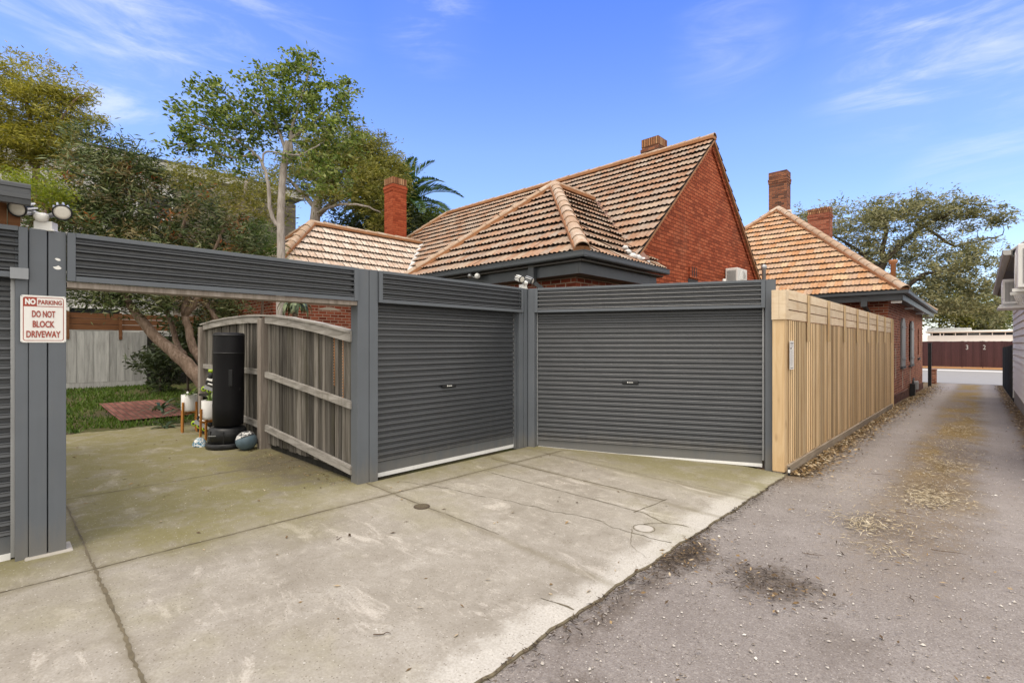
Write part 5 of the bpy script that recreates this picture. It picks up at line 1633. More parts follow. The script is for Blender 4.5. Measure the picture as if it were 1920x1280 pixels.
# ---------------------------------------------------------------- old arched paling fence in the open bay
OF = thing('old_fence', 'weathered grey paling fence with arched top rail inside the open bay', 'fence', (-8.6, 3.05, 0))
FYY = 3.05
TOP = [(-12.0, 2.10), (-11.0, 2.16), (-10.0, 2.19), (-9.0, 2.19), (-8.3, 2.165), (-7.4, 2.09), (-6.5, 1.985), (-5.6, 1.86)]
MID = [(-12.0, 1.28), (-8.6, 1.28), (-5.55, 0.99)]
LOW = [(-12.0, 0.50), (-8.6, 0.42), (-5.55, 0.20)]
r_ = random.Random(4)
w = MB(); x = -11.75
while x < -5.56:
    wd = r_.choice((0.098, 0.098, 0.10, 0.148))
    if not (-8.50 < x + wd / 2 < -8.33):
        dz = r_.uniform(-0.02, 0.005)
        yo = r_.uniform(-0.004, 0.006)
        t1 = lerp_tab(TOP, x) - 0.06 + dz; t2 = lerp_tab(TOP, x + wd) - 0.06 + dz
        b0 = 0.09 + r_.uniform(0, 0.03)
        x1 = x + wd - r_.uniform(0.008, 0.015)
        yo += r_.choice((0.0, 0.004, 0.010))
        vs = [(x, FYY + yo, b0), (x1, FYY + yo, b0), (x1, FYY + 0.018 + yo, b0), (x, FYY + 0.018 + yo, b0), (x, FYY + yo, t1), (x1, FYY + yo, t2), (x1, FYY + 0.018 + yo, t2), (x, FYY + 0.018 + yo, t1)]
        w.add(vs, [(0, 3, 2, 1), (4, 5, 6, 7), (0, 1, 5, 4), (1, 2, 6, 5), (2, 3, 7, 6), (3, 0, 4, 7)])
    x += wd
w.build('paling_panel', M_OLDWOOD, OF)
w = MB(); w.box((-8.3, FYY + 0.045, -0.02), (-5.6, FYY + 0.075, 1.7)); w.box((-11.7, FYY + 0.045, -0.02), (-8.5, FYY + 0.075, 1.95)); w.each('gap_shade_sheet', M_DARKWOOD, OF)  # dark sheets added behind the palings as shade in the gaps
def rail(tab, x0, x1, h, d0, d1, name, zoff=0):
    w = MB()
    xs_ = [x0] + [p[0] for p in tab if x0 < p[0] < x1] + [x1]
    fine = []
    for a, b in zip(xs_, xs_[1:]):
        n = max(1, int((b - a) / 0.3)); fine += [a + (b - a) * k / n for k in range(n)]
    fine.append(x1)
    vs, fs = [], []
    for xx in fine:
        z = lerp_tab(tab, xx) + zoff
        j = r_.uniform(-0.004, 0.004)
        vs += [(xx, FYY - d1, z - h + j), (xx, FYY - d0, z - h + j), (xx, FYY - d0, z + j), (xx, FYY - d1, z + j)]
    for i in range(len(fine) - 1):
        for k in range(4):
            k2 = (k + 1) % 4
            fs.append((i * 4 + k, i * 4 + 4 + k, i * 4 + 4 + k2, i * 4 + k2)[::-1])
    n4 = (len(fine) - 1) * 4
    fs += [(0, 1, 2, 3), (n4 + 3, n4 + 2, n4 + 1, n4)]
    w.add(vs, fs)
    return w.build(name, M_OLDRAIL, OF)
for x0, x1 in ((-11.7, -8.54), (-8.32, -5.57)):
    rail(TOP, x0, x1, 0.11, 0.002, 0.05, 'top_rail', -0.03)
    rail(MID, x0, x1, 0.09, 0.005, 0.05, 'mid_rail')
    rail(LOW, x0, x1, 0.10, 0.005, 0.05, 'bottom_rail')
rail(TOP, -11.85, -5.57, 0.028, -0.05, 0.07, 'capping', 0.0)
for xp, tp_ in ((-11.79, 2.08), (-8.43, 2.14)):
    w = MB(); w.box((xp - 0.075, FYY - 0.10, -0.02), (xp + 0.075, FYY + 0.06, tp_ - 0.035)); w.build('post', M_OLDPOST, OF, bevel=0.01)
# fairy lights hanging on it
fm_ = MB(); fm_.smooth = True
for xx, z1 in ((-6.05, 1.15), (-5.82, 0.95)):
    z = 1.84
    fm_.tube([(xx, FYY - 0.012, 1.86), (xx + 0.006, FYY - 0.01, z1)], 0.003, 4)
    while z > z1:
        fm_.lathe((xx + 0.003 * math.sin(z * 60), FYY - 0.018, z), [(0.0, -0.009), (0.008, 0), (0.0, 0.009)], 6); z -= 0.037
tag(fm_.build('fairy_lights', m_paint('copper_beads', (0.52, 0.26, 0.12), 0.35, 0.1)), 'two short strands of copper fairy lights hanging on the old fence', 'fairy lights')

# ---------------------------------------------------------------- things beside the old fence
PB = thing('punching_bag', 'black free standing punching bag on a round base by the old fence', 'punching bag', (-8.99, 2.66, 0))
b = MB(); b.smooth = True
b.lathe((-8.99, 2.66, 0.005), [(0.30, 0.0), (0.315, 0.02), (0.315, 0.075), (0.305, 0.085), (0.285, 0.09)], 40)
b.lathe((-8.99, 2.66, 0.005), [(0.286, 0.088), (0.284, 0.25), (0.265, 0.315), (0.225, 0.345), (0.18, 0.352), (0.0, 0.356)], 40)
b.smooth = False
for k in range(8):
    a = k / 8 * 6.283 + 0.3
    b.box((-0.006, -0.002, 0.09), (0.006, 0.006, 0.30), Matrix.Translation((-8.99, 2.66, 0)) @ Matrix.Rotation(a, 4, 'Z') @ Matrix.Translation((0, -0.286, 0)))
bs = b.build('base', M_BLACKP, PB)
b = MB(); b.frame_box((-8.99, 2.66, 0), (_c, _s, 0), (_s, -_c, 0), -0.14, -0.02, 0.283, 0.292, 0.225, 0.237)
b.build('label_plate', M_GALV, bs)
b = MB(); b.smooth = True
Mt = Matrix.Translation((-8.95, 2.66, 0.37)) @ Matrix.Rotation(R(1.4), 4, 'Y')
b.lathe((0, 0, 0), [(0.19, 0.0), (0.222, 0.01), (0.228, 0.3), (0.226, 0.8), (0.228, 1.18), (0.230, 1.19), (0.228, 1.20), (0.226, 1.46), (0.222, 1.49), (0.20, 1.505), (0, 1.51)], 40, Mt)
bag = b.build('bag', M_BLACK, PB)
b = MB(); b.smooth = True
b.lathe((0, 0, 0), [(0.231, 1.455), (0.234, 1.465), (0.231, 1.478)], 40, Mt)
b.lathe((0, 0, 0), [(0.231, 1.17), (0.232, 1.18), (0.231, 1.19)], 40, Mt)
b.build('seam', M_BLACKP, bag)
b = MB()
d_ = Matrix.Translation((-8.95, 2.66, 0)) @ Matrix.Rotation(R(43.5 + 24), 4, 'Z')
b.box((0.03, -0.25, 1.02), (0.085, -0.2, 1.28), d_); b.bar(d_ @ Vector((0.04, -0.235, 1.03)), d_ @ Vector((0.19, -0.15, 0.95)), 0.012, 0.05)
b.build('strap', M_BLACKP, bag, bevel=0.01)

def planter(loc, label, rot=20):
    t = thing('plant_pot', label, 'plant pot', loc, 'white pots on wooden stands')
    x, y, z0 = loc
    b = MB(); b.smooth = True
    b.lathe((x, y, z0), [(0.115, 0.40), (0.128, 0.405), (0.137, 0.44), (0.137, 0.715), (0.131, 0.72), (0.125, 0.715), (0.125, 0.67), (0.0, 0.672)], 32)
    b.build('pot', M_POT, t)
    b = MB(); b.lathe((x, y, z0), [(0.124, 0.675), (0.06, 0.69), (0.0, 0.692)], 20); b.build('soil', M_SOIL, t)
    for k in range(4):
        a = R(rot + 90 * k)
        b = MB()
        p0 = Vector((x + 0.165 * math.cos(a), y + 0.165 * math.sin(a), z0 + 0.003)); p1 = Vector((x + 0.153 * math.cos(a), y + 0.153 * math.sin(a), z0 + 0.58))
        b.bar(p0, p1, 0.032, 0.032, (math.cos(a), math.sin(a), 0))
        b.build('leg', M_ORANGEWOOD, t, bevel=0.004)
    b = MB()
    for k in range(2):
        a = R(rot + 90 * k)
        c_, s_ = math.cos(a) * 0.15, math.sin(a) * 0.15
        b.bar((x - c_, y - s_, z0 + 0.385 - 0.03 * k), (x + c_, y + s_, z0 + 0.385 - 0.03 * k), 0.03, 0.026)
    b.build('crossbar', M_ORANGEWOOD, t)
    return t
M_STRAP = m_leaf('strap_leaf', [(0.03, 0.06, 0.02), (0.07, 0.13, 0.03), (0.16, 0.24, 0.07), (0.30, 0.36, 0.14)], 0.25, 0.35)
def strap_leaves(centre, n, length, width, seed, spread=1.0, droop=0.6, erect=0.5):
    r = random.Random(seed); Q = []
    c = Vector(centre)
    for k in range(n):
        a = r.uniform(0, 6.283); L = length * r.uniform(0.6, 1.1); w_ = width * r.uniform(0.7, 1.2)
        e = r.uniform(erect * 0.5, erect * 1.3)
        dirh = Vector((math.cos(a), math.sin(a), 0)); side = Vector((-dirh.y, dirh.x, 0))
        p = c + dirh * r.uniform(0, 0.03); prev = None
        N_ = 7
        for i in range(N_ + 1):
            t_ = i / N_
            ww = w_ * (0.6 + 1.2 * t_) * (1 - t_) ** 0.6 * 1.1 + 0.001
            q = (p - side * ww / 2, p + side * ww / 2)
            if prev: Q.append([prev[0], prev[1], q[1], q[0]])
            prev = q
            ang = e * 1.4 - droop * 2.2 * t_
            p = p + (dirh * math.cos(ang) * spread + Vector((0, 0, math.sin(ang)))) * (L / N_)
    return np.array([[tuple(v) for v in q] for q in Q])
pl1 = planter((-11.1, 2.62, ground_z(-11.1, 2.6)), 'white pot on an orange wooden stand, farther from the punching bag', 35)
quads_object('strap_leaves', strap_leaves((-11.1, 2.62, 0.68), 12, 0.36, 0.05, 3, 1.0, 0.55, 0.7), M_STRAP, pl1)
b = MB(); b.smooth = True; b.lathe((-11.05, 2.58, 0.70), [(0.0, 0), (0.016, 0.02), (0.022, 0.07), (0.0, 0.085)], 8); b.build('plant_tag', M_WHITE, pl1)
pl2 = planter((-9.68, 2.60, 0.0), 'white pot on an orange wooden stand, half hidden by the punching bag', 10)
quads_object('strap_leaves', strap_leaves((-9.68, 2.60, 0.68), 9, 0.3, 0.04, 4, 1.0, 0.5, 0.8), M_STRAP, pl2)

def skate(loc, rot, label):
    t = thing('inline_skate', label, 'inline skate', loc, 'lime wheeled inline skates')
    M0 = Matrix.Translation(loc) @ Matrix(rot).to_4x4() if not isinstance(rot, Matrix) else Matrix.Translation(loc) @ rot
    b = MB(); b.smooth = True
    b.tube([M0 @ Vector(p) for p in ((-0.11, 0, 0.16), (-0.02, 0, 0.15), (0.07, 0, 0.13), (0.15, 0, 0.11))], [0.045, 0.05, 0.045, 0.03], 12)
    b.tube([M0 @ Vector(p) for p in ((-0.07, 0, 0.15), (-0.075, 0, 0.25), (-0.085, 0, 0.33))], [0.05, 0.05, 0.055], 12)
    bt = b.build('boot', M_BLACKP, t)
    b = MB()
    b.box((-0.09, -0.056, 0.20), (-0.0, 0.056, 0.23), M0); b.box((-0.06, -0.054, 0.145), (0.06, 0.054, 0.165), M0)
    b.build('buckle', M_WHITE, bt, bevel=0.004)
    b = MB(); b.smooth = True; b.tube([M0 @ Vector((-0.085, 0, 0.325)), M0 @ Vector((-0.088, 0, 0.36))], [0.058, 0.056], 12); b.build('cuff', M_LIME, bt)
    b = MB(); b.box((-0.13, -0.014, 0.05), (0.13, 0.014, 0.105), M0); b.build('frame', M_GALV, t)
    for k in range(4):
        x = -0.135 + 0.09 * k
        Mw = M0 @ Matrix.Translation((x, 0, 0.042)) @ Matrix.Rotation(R(90), 4, 'X')
        b = MB(); b.smooth = True
        b.lathe((0, 0, 0), [(0.018, -0.012), (0.034, -0.012), (0.042, 0), (0.034, 0.012), (0.018, 0.012)], 18, Mw)
        wl = b.build('wheel', M_LIME, t)
        b = MB(); b.lathe((0, 0, 0), [(0.0, -0.013), (0.017, -0.013), (0.017, 0.013), (0.0, 0.013)], 12, Mw); b.build('hub', M_BLACKP, wl)
    return t
skate((-10.62, 2.86, 0.74), Matrix.Rotation(R(38), 4, 'Z') @ Matrix.Rotation(R(16), 4, 'Y') @ Matrix.Scale(1.25, 4), 'upper lime wheeled inline skate beside the punching bag')
skate((-10.5, 2.66, 0.10), Matrix.Rotation(R(42), 4, 'Z') @ Matrix.Rotation(R(24), 4, 'Y') @ Matrix.Scale(1.25, 4), 'lower lime wheeled inline skate between the pot legs')
cr = MB(); cr.box((-10.95, 2.72, 0.0), (-10.35, 2.98, 0.06)); cr.box((-10.93, 2.80, 0.061), (-10.88, 2.96, 0.70)); cr.box((-10.42, 2.80, 0.061), (-10.37, 2.96, 0.70)); cr.box((-10.95, 2.74, 0.701), (-10.35, 2.98, 0.735))
tag(cr.build('low_shelf', M_DARKWOOD), 'dark low shelf holding the upper skate behind the pots', 'shelf')
BL = thing('ball', 'slate blue ball with a grey and white patterned top', 'ball', (-8.51, 2.79, 0.0))
b = MB(); b.smooth = True
Rb = 0.157
def sphere(mb, c, rx, ry, rz, th0=0, th1=180, n=24, k=16, M=None, wob=0.0, seed=0):
    r = random.Random(seed); prof = []
    vs, fs = [], []
    for i in range(k + 1):
        th = R(th0 + (th1 - th0) * i / k)
        for j in range(n):
            ph = 2 * math.pi * j / n
            q = 1 + wob * (math.sin(3 * ph + i) + math.sin(5 * ph - 2 * i)) * 0.5
            p = Vector((rx * math.sin(th) * math.cos(ph) * q, ry * math.sin(th) * math.sin(ph) * q, rz * math.cos(th) * q))
            if M is not None: p = M @ p
            vs.append(Vector(c) + p)
    for i in range(k):
        for j in range(n):
            j2 = (j + 1) % n
            fs.append((i * n + j, (i + 1) * n + j, (i + 1) * n + j2, i * n + j2))
    mb.add(vs, fs)
sphere(b, (-8.51, 2.79, 0.148), Rb, Rb, 0.148, n=32, k=20, wob=0.008)
b.build('shell', M_BALL, BL)
mp_ = Mat('black_white_print', 0.7, 0.2)
mp_.colour(mp_.ramp(mp_.noise(mp_.map(mp_.pos(), (1, 1, 1.6)), 16, 3, 0.5, 1.2), [(0.42, (0.03, 0.03, 0.033)), (0.46, (0.13, 0.13, 0.135)), (0.54, (0.58, 0.58, 0.57))], 'CONSTANT'))
b = MB(); b.smooth = True
sphere(b, (-8.51, 2.79, 0.148), Rb + 0.004, Rb + 0.004, 0.154, 0, 66, n=28, k=8, M=Matrix.Rotation(R(-14), 3, 'Y') @ Matrix.Rotation(R(12), 3, 'X'), wob=0.008)
b.build('printed_panel', mp_.m, BL)
b = MB(); b.smooth = True
CP = (-9.46, 2.38, 0.004)
CPt = thing('cap', 'small crumpled white and blue patterned cap on the mossy concrete', 'cap', CP)
mq = Mat('blue_white_print', 0.8, 0.1)
mq.colour(mq.ramp(mq.noise(mq.pos(), 24, 2, 0.5, 0.8), [(0.40, (0.06, 0.16, 0.24)), (0.47, (0.30, 0.42, 0.50)), (0.53, (0.62, 0.61, 0.58))], 'CONSTANT'))
sphere(b, (CP[0], CP[1], 0.0), 0.13, 0.10, 0.13, 0, 90, n=24, k=8, wob=0.07)
b.build('crown', mq.m, CPt)
b = MB(); b.smooth = True
vs = []
for k in range(11):
    a = R(-70 + 14 * k)
    vs += [(CP[0] + 0.12 * math.cos(a) , CP[1] - 0.02 + 0.09 * math.sin(a), 0.03), (CP[0] + (0.12 + 0.09 * math.cos(a)) * math.cos(a * 0.5), CP[1] - 0.02 + 0.11 * math.sin(a), 0.012 + 0.012 * math.sin(k))]
b.add(vs, [(2 * k, 2 * k + 1, 2 * k + 3, 2 * k + 2) for k in range(10)])
br_ = b.build('brim', mq.m, CPt)
so_ = br_.modifiers.new('thickness', 'SOLIDIFY'); so_.thickness = 0.004
# ------------------------------------------------------------------ trees
def smooth_path(pts, sub=4, wob=0.0, r=None):
    pts = [Vector(p) for p in pts]
    out = []
    for i in range(len(pts) - 1):
        p0 = pts[max(0, i - 1)]; p1 = pts[i]; p2 = pts[i + 1]; p3 = pts[min(len(pts) - 1, i + 2)]
        for k in range(sub):
            t = k / sub
            q = 0.5 * ((2 * p1) + (p2 - p0) * t + (2 * p0 - 5 * p1 + 4 * p2 - p3) * t * t + (3 * p1 - p0 - 3 * p2 + p3) * t ** 3)
            if wob and r and (i or k): q = q + Vector((r.uniform(-wob, wob), r.uniform(-wob, wob), r.uniform(-wob, wob)))
            out.append(q)
    out.append(pts[-1])
    return out

class Tree:
    def __init__(self, name, label, base, bark, group=None, cat='tree', seed=0):
        self.t = thing(name, label, cat, base, group)
        self.mb = MB(); self.mb.smooth = True
        self.bark = bark
        self.nodes = []; self.rad = []
        self.r = random.Random(seed)
        self.g = np.random.default_rng(seed)
    def limb(self, pts, r0, r1, n=9, wob=0.02):
        P = smooth_path(pts, 4, wob, self.r)
        rs = [r0 + (r1 - r0) * (i / (len(P) - 1)) ** 0.8 for i in range(len(P))]
        self.mb.tube(P, rs, n)
        for p, q in zip(P, rs): self.nodes.append(np.array(p)); self.rad.append(q)
    def blob_points(self, blobs, hollow=0.35):
        C = []
        for (c, rad, n) in blobs:
            c = np.array(c); rad = np.array(rad)
            d = self.g.normal(size=(n, 3)); d /= np.linalg.norm(d, axis=1)[:, None]
            q = (hollow + (1 - hollow) * self.g.random(n)) ** 0.6
            C.append(c + d * q[:, None] * rad)
        return np.concatenate(C)
    def twigs(self, C, r_tip=0.006, kink=0.12, thick=0.013, maxlen=9):
        C = np.array(C)
        nodes = np.array(self.nodes); rad = list(self.rad)
        d0 = np.min(np.linalg.norm(C[:, None] - nodes[None], axis=2), axis=1)
        for i in np.argsort(d0):
            c = C[i]
            dd = np.linalg.norm(nodes - c, axis=1)
            # prefer to fork from below
            k = int(np.argmin(dd + np.maximum(0, nodes[:, 2] - c[2]) * 0.6))
            a = nodes[k]; L = dd[k]
            if L < 0.05 or L > maxlen: continue
            m1 = a + (c - a) * 0.35 + self.g.normal(size=3) * kink * L * 0.6 + np.array([0, 0, 0.08 * L])
            m2 = a + (c - a) * 0.7 + self.g.normal(size=3) * kink * L * 0.6 + np.array([0, 0, 0.08 * L])
            r0 = min(rad[k] * 0.75, r_tip + thick * L)
            self.mb.tube([Vector(a), Vector(m1), Vector(m2), Vector(c)], [r0, r0 * 0.8, r0 * 0.55, r_tip * 0.6], 5, False)
            nodes = np.concatenate([nodes, [m1, m2, c]]); rad += [r0 * 0.8, r0 * 0.55, r_tip]
    def leaves(self, C, per, spread, L, W, mat, droop=0.15, up=0.6, name='foliage', hang=0.0, flat=0.75):
        g = self.g
        n = len(C) * per
        # every clump is a spray: leaves strung along their own twig direction
        cd_ = g.normal(size=(len(C), 3)); cd_[:, 2] = cd_[:, 2] * 0.5 + 0.15
        cd_ /= np.linalg.norm(cd_, axis=1)[:, None]
        cr = np.repeat(cd_, per, axis=0)
        size_c = np.repeat(0.7 + 0.7 * g.random(len(C)), per)[:, None]
        base = np.repeat(C, per, axis=0) + (g.normal(size=(n, 3)) * np.array([spread, spread, spread * flat]) * 0.72 + cr * (g.normal(size=n) * spread * 1.1)[:, None]) * size_c
        d = g.normal(size=(n, 3)) + cr * 0.9; d[:, 2] = d[:, 2] * 0.6 - droop - hang
        d /= np.linalg.norm(d, axis=1)[:, None]
        nrm = g.normal(size=(n, 3)) * 0.7; nrm[:, 2] += up
        s = np.cross(d, nrm); s /= (np.linalg.norm(s, axis=1)[:, None] + 1e-9)
        k_ = (0.5 + 1.0 * g.random(n) ** 1.3)[:, None]
        ll = L * k_; ww = W * (0.35 + 0.65 * k_)
        nn = np.cross(s, d)
        mid = base + d * ll * 0.45 + nn * ll * 0.06
        V = np.stack([base, mid - s * ww / 2, base + d * ll, mid + s * ww / 2], axis=1)
        return quads_object(name, V, mat, self.t)
    def done(self):
        return self.mb.build('trunk', self.bark, self.t)

B_GREY = m_bark('pale_grey_bark', [(0.20, 0.175, 0.155), (0.36, 0.32, 0.29), (0.50, 0.46, 0.42)])
B_PAPER = m_bark('flaky_brown_bark', [(0.10, 0.07, 0.052), (0.23, 0.165, 0.125), (0.38, 0.30, 0.25)], (10, 10, 3))
B_DARK = m_bark('dark_gum_bark', [(0.030, 0.024, 0.019), (0.070, 0.055, 0.043), (0.14, 0.11, 0.09)], (4, 4, 1))
L_WATTLE = m_leaf('yellow_olive_leaf', [(0.07, 0.085, 0.018), (0.16, 0.17, 0.022), (0.33, 0.30, 0.03), (0.42, 0.38, 0.10), (0.30, 0.31, 0.12)], 0.45)
L_BOTTLE = m_leaf('grey_green_narrow_leaf', [(0.014, 0.026, 0.01), (0.055, 0.085, 0.028), (0.13, 0.17, 0.06), (0.34, 0.36, 0.2)], 0.22)
L_BOTTLE2 = m_leaf('straw_narrow_leaf', [(0.105, 0.0825, 0.0375), (0.225, 0.18, 0.0825), (0.405, 0.33, 0.18)], 0.3, 0.5)
L_RED = m_leaf('rusty_new_leaf', [(0.224, 0.063, 0.0196), (0.42, 0.119, 0.035), (0.42, 0.21, 0.084)], 0.35)
L_FIG = m_leaf('mid_green_leaf', [(0.032, 0.06, 0.013), (0.105, 0.165, 0.03), (0.21, 0.285, 0.055), (0.38, 0.42, 0.16)], 0.33)
L_FEATHER = m_leaf('olive_feathery_leaf', [(0.06, 0.075, 0.02), (0.14, 0.155, 0.032), (0.25, 0.245, 0.055), (0.34, 0.31, 0.1)], 0.38)
L_LIME = m_leaf('lime_leaf', [(0.09, 0.14, 0.012), (0.20, 0.25, 0.022), (0.32, 0.34, 0.04)], 0.45)
L_GREEN = m_leaf('fresh_green_leaf', [(0.0375, 0.0825, 0.015), (0.09, 0.1725, 0.027), (0.15, 0.255, 0.045)], 0.4)
L_GUM = m_leaf('dull_gum_leaf', [(0.06, 0.066, 0.036), (0.15, 0.16, 0.088), (0.29, 0.285, 0.155), (0.44, 0.415, 0.26)], 0.38)
L_PALM = m_leaf('palm_leaf', [(0.021, 0.051, 0.015), (0.0525, 0.105, 0.027), (0.135, 0.21, 0.0675)], 0.25, 0.4)
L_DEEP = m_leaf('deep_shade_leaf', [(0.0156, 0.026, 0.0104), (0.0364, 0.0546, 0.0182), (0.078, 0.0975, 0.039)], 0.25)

def A(px, py, d): return at(px, py, d)
def blob(px, py, d, rx, ry, n, rd=None):
    """crown lobe: photo-pixel radii turned into metres at its own depth"""
    k = d / FOCAL
    return (A(px, py, d), (rx * k if rd is None else rd, rx * k if rd is None else rd, ry * k), n)

# -- leaning multi-stemmed bottlebrush just behind the old fence
b0 = A(412, 778, 11.4); b0.z = ground_z(b0.x, b0.y) - 0.05
T = Tree('bottlebrush_tree', 'leaning multi stemmed tree with rusty tips behind the old fence', b0, B_PAPER, seed=21)
T.limb([b0, A(385, 722, 11.4), A(335, 668, 11.35), A(297, 636, 11.3), A(262, 597, 11.2), A(232, 552, 11.1), A(206, 480, 11.0), (A(180, 410, 10.9))], 0.19, 0.045, 12, 0.012)
T.limb([A(402, 745, 11.5), A(388, 690, 11.6), A(364, 655, 11.7), A(352, 612, 11.7), A(345, 580, 11.7), A(352, 540, 11.7), A(335, 470, 11.6), A(350, 400, 11.6)], 0.13, 0.035, 10, 0.012)
T.limb([A(347, 590, 11.7), A(366, 568, 11.6), A(374, 545, 11.6), A(392, 490, 11.5), A(420, 430, 11.5)], 0.085, 0.03, 8, 0.012)
T.limb([A(345, 664, 11.6), A(332, 645, 11.9), A(322, 610, 12.0), A(312, 580, 12.1), A(306, 540, 12.1), A(280, 460, 12.1), A(268, 370, 12.1)], 0.075, 0.03, 8, 0.012)
T.limb([A(410, 700, 12.2), A(405, 600, 12.2), A(385, 560, 12.2), A(372, 520, 12.2)], 0.09, 0.06, 8, 0.012)
T.limb([A(420, 640, 12.0), A(398, 585, 12.0), A(366, 555, 12.0)], 0.07, 0.05, 8, 0.012)
T.limb([A(236, 556, 11.1), A(180, 520, 10.8), A(120, 470, 10.6), A(80, 410, 10.5)], 0.06, 0.02, 8)
bl = [blob(95, 390, 10.4, 70, 45, 46), blob(175, 340, 10.8, 75, 62, 70), blob(240, 330, 11.3, 60, 60, 50), blob(160, 430, 10.7, 90, 55, 74), blob(280, 400, 11.5, 70, 70, 62),
      blob(355, 425, 11.6, 70, 75, 66), blob(425, 440, 11.8, 60, 55, 44), blob(260, 480, 11.3, 110, 55, 70), blob(400, 500, 12.0, 90, 50, 50), blob(170, 548, 10.9, 55, 30, 26), blob(275, 560, 11.2, 70, 28, 34), blob(330, 555, 11.8, 70, 32, 26), blob(170, 262, 11.0, 30, 26, 14), blob(420, 578, 12.3, 40, 22, 18)]
C = T.blob_points(bl)
T.twigs(C, 0.006, 0.14, 0.014)
k = len(C)
perm = T.g.permutation(k)
T.leaves(C[perm[: int(k * .70)]], 64, 0.15, 0.15, 0.030, L_BOTTLE, 0.05, 0.5)
T.leaves(C[perm[int(k * .70): int(k * .91)]], 44, 0.13, 0.13, 0.024, L_BOTTLE2, 0.05, 0.5, name='straw_foliage')
T.leaves(C[perm[int(k * .91):]], 34, 0.085, 0.10, 0.026, L_RED, -0.2, 0.4, name='rusty_foliage')
T.done()
# twiggy dead wood shows under this crown
# -- yellow olive wattle at the far left
b0 = A(40, 790, 15.5); b0.z = ground_z(b0.x, b0.y) - 0.05
T = Tree('wattle_tree', 'yellow olive tree at the left edge above the carport', b0, B_PAPER, seed=22)
T.limb([b0, A(48, 600, 15.4), A(62, 420, 15.2), A(66, 300, 15.0), A(58, 230, 15.0), A(40, 150, 15)], 0.17, 0.035)
T.limb([A(64, 330, 15.1), A(100, 250, 15.0), A(140, 190, 15.0), A(165, 180, 15.0)], 0.06, 0.018)
T.limb([A(62, 310, 15.1), A(20, 260, 14.8), A(-40, 200, 14.6)], 0.06, 0.02)
bl = [blob(50, 215, 15, 85, 70, 90), blob(90, 260, 14.8, 70, 50, 60), blob(20, 280, 14.6, 60, 50, 44), blob(-60, 230, 14.6, 90, 90, 50), blob(95, 190, 15, 60, 45, 36), blob(40, 150, 15, 60, 30, 18)]
C = T.blob_points(bl, 0.2)
T.twigs(C, 0.006, 0.14, 0.013)
T.leaves(C, 92, 0.16, 0.15, 0.030, L_WATTLE, 0.05, 0.6, flat=0.6)
sp = T.blob_points([blob(110, 150, 15.2, 75, 28, 18), blob(160, 185, 15.2, 50, 30, 14), blob(185, 225, 15.2, 35, 20, 10), blob(30, 115, 15.2, 60, 22, 14), blob(165, 235, 15.2, 40, 35, 10)], 0.0)
T.twigs(sp, 0.005, 0.1, 0.010)
T.leaves(sp, 26, 0.11, 0.13, 0.034, L_WATTLE, 0.0, 0.5, name='outer_foliage', flat=0.5)
T.done()
# -- lime shrub behind the carport corner
b0 = A(85, 800, 9.0); b0.z = 0.0
T = Tree('lime_shrub', 'bright lime green shrub behind the sign post floodlight', b0, B_PAPER, cat='shrub', seed=23)
T.limb([b0, A(84, 600, 9.0), A(86, 430, 9.0), A(84, 380, 9.0)], 0.05, 0.015)
C = T.blob_points([blob(85, 350, 9.0, 42, 30, 30), blob(30, 345, 9.2, 50, 24, 22), blob(110, 375, 9.0, 26, 22, 12)], 0.1)
T.twigs(C, 0.004, 0.1, 0.01)
T.leaves(C, 36, 0.085, 0.07, 0.024, L_LIME, 0.0, 0.5)
T.done()
# -- tall pale trunk with open crown
b0 = A(528, 800, 11.0); b0.z = 0.0
T = Tree('fig_tree', 'tall pale trunked tree with open crown in front of the hip roof', b0, B_GREY, seed=24)
T.limb([b0, A(527, 690, 11), A(526, 580, 11), A(527, 480, 11), A(526, 410, 11), A(529, 350, 11), A(533, 305, 11), A(540, 265, 11)], 0.105, 0.065, 12, 0.005)
T.limb([A(525, 428, 11), A(508, 400, 10.95), A(503, 345, 10.9), A(494, 312, 10.9), A(480, 290, 10.9), A(440, 262, 10.8), A(390, 240, 10.7), A(350, 225, 10.6)], 0.05, 0.016, 9, 0.01)
T.limb([A(533, 310, 11), A(546, 290, 11), A(545, 250, 11), A(560, 200, 11), A(575, 150, 11), A(585, 115, 11)], 0.055, 0.014, 9, 0.012)
T.limb([A(537, 285, 11), A(520, 240, 11.1), A(500, 190, 11.1), A(495, 140, 11.1)], 0.045, 0.012, 8, 0.012)
T.limb([A(545, 262, 11), A(590, 225, 11.1), A(635, 190, 11.2), A(660, 165, 11.2)], 0.038, 0.010, 8, 0.012)
T.limb([A(492, 310, 10.9), A(500, 285, 10.9), A(560, 290, 10.8), A(600, 270, 10.8)], 0.026, 0.012, 8, 0.01)
T.limb([A(478, 290, 10.9), A(430, 295, 10.7), A(380, 275, 10.6), A(325, 270, 10.5)], 0.028, 0.010, 8, 0.012)
T.limb([A(520, 240, 11.1), A(460, 200, 11), A(410, 170, 10.9), A(385, 160, 10.9)], 0.03, 0.010, 8, 0.012)
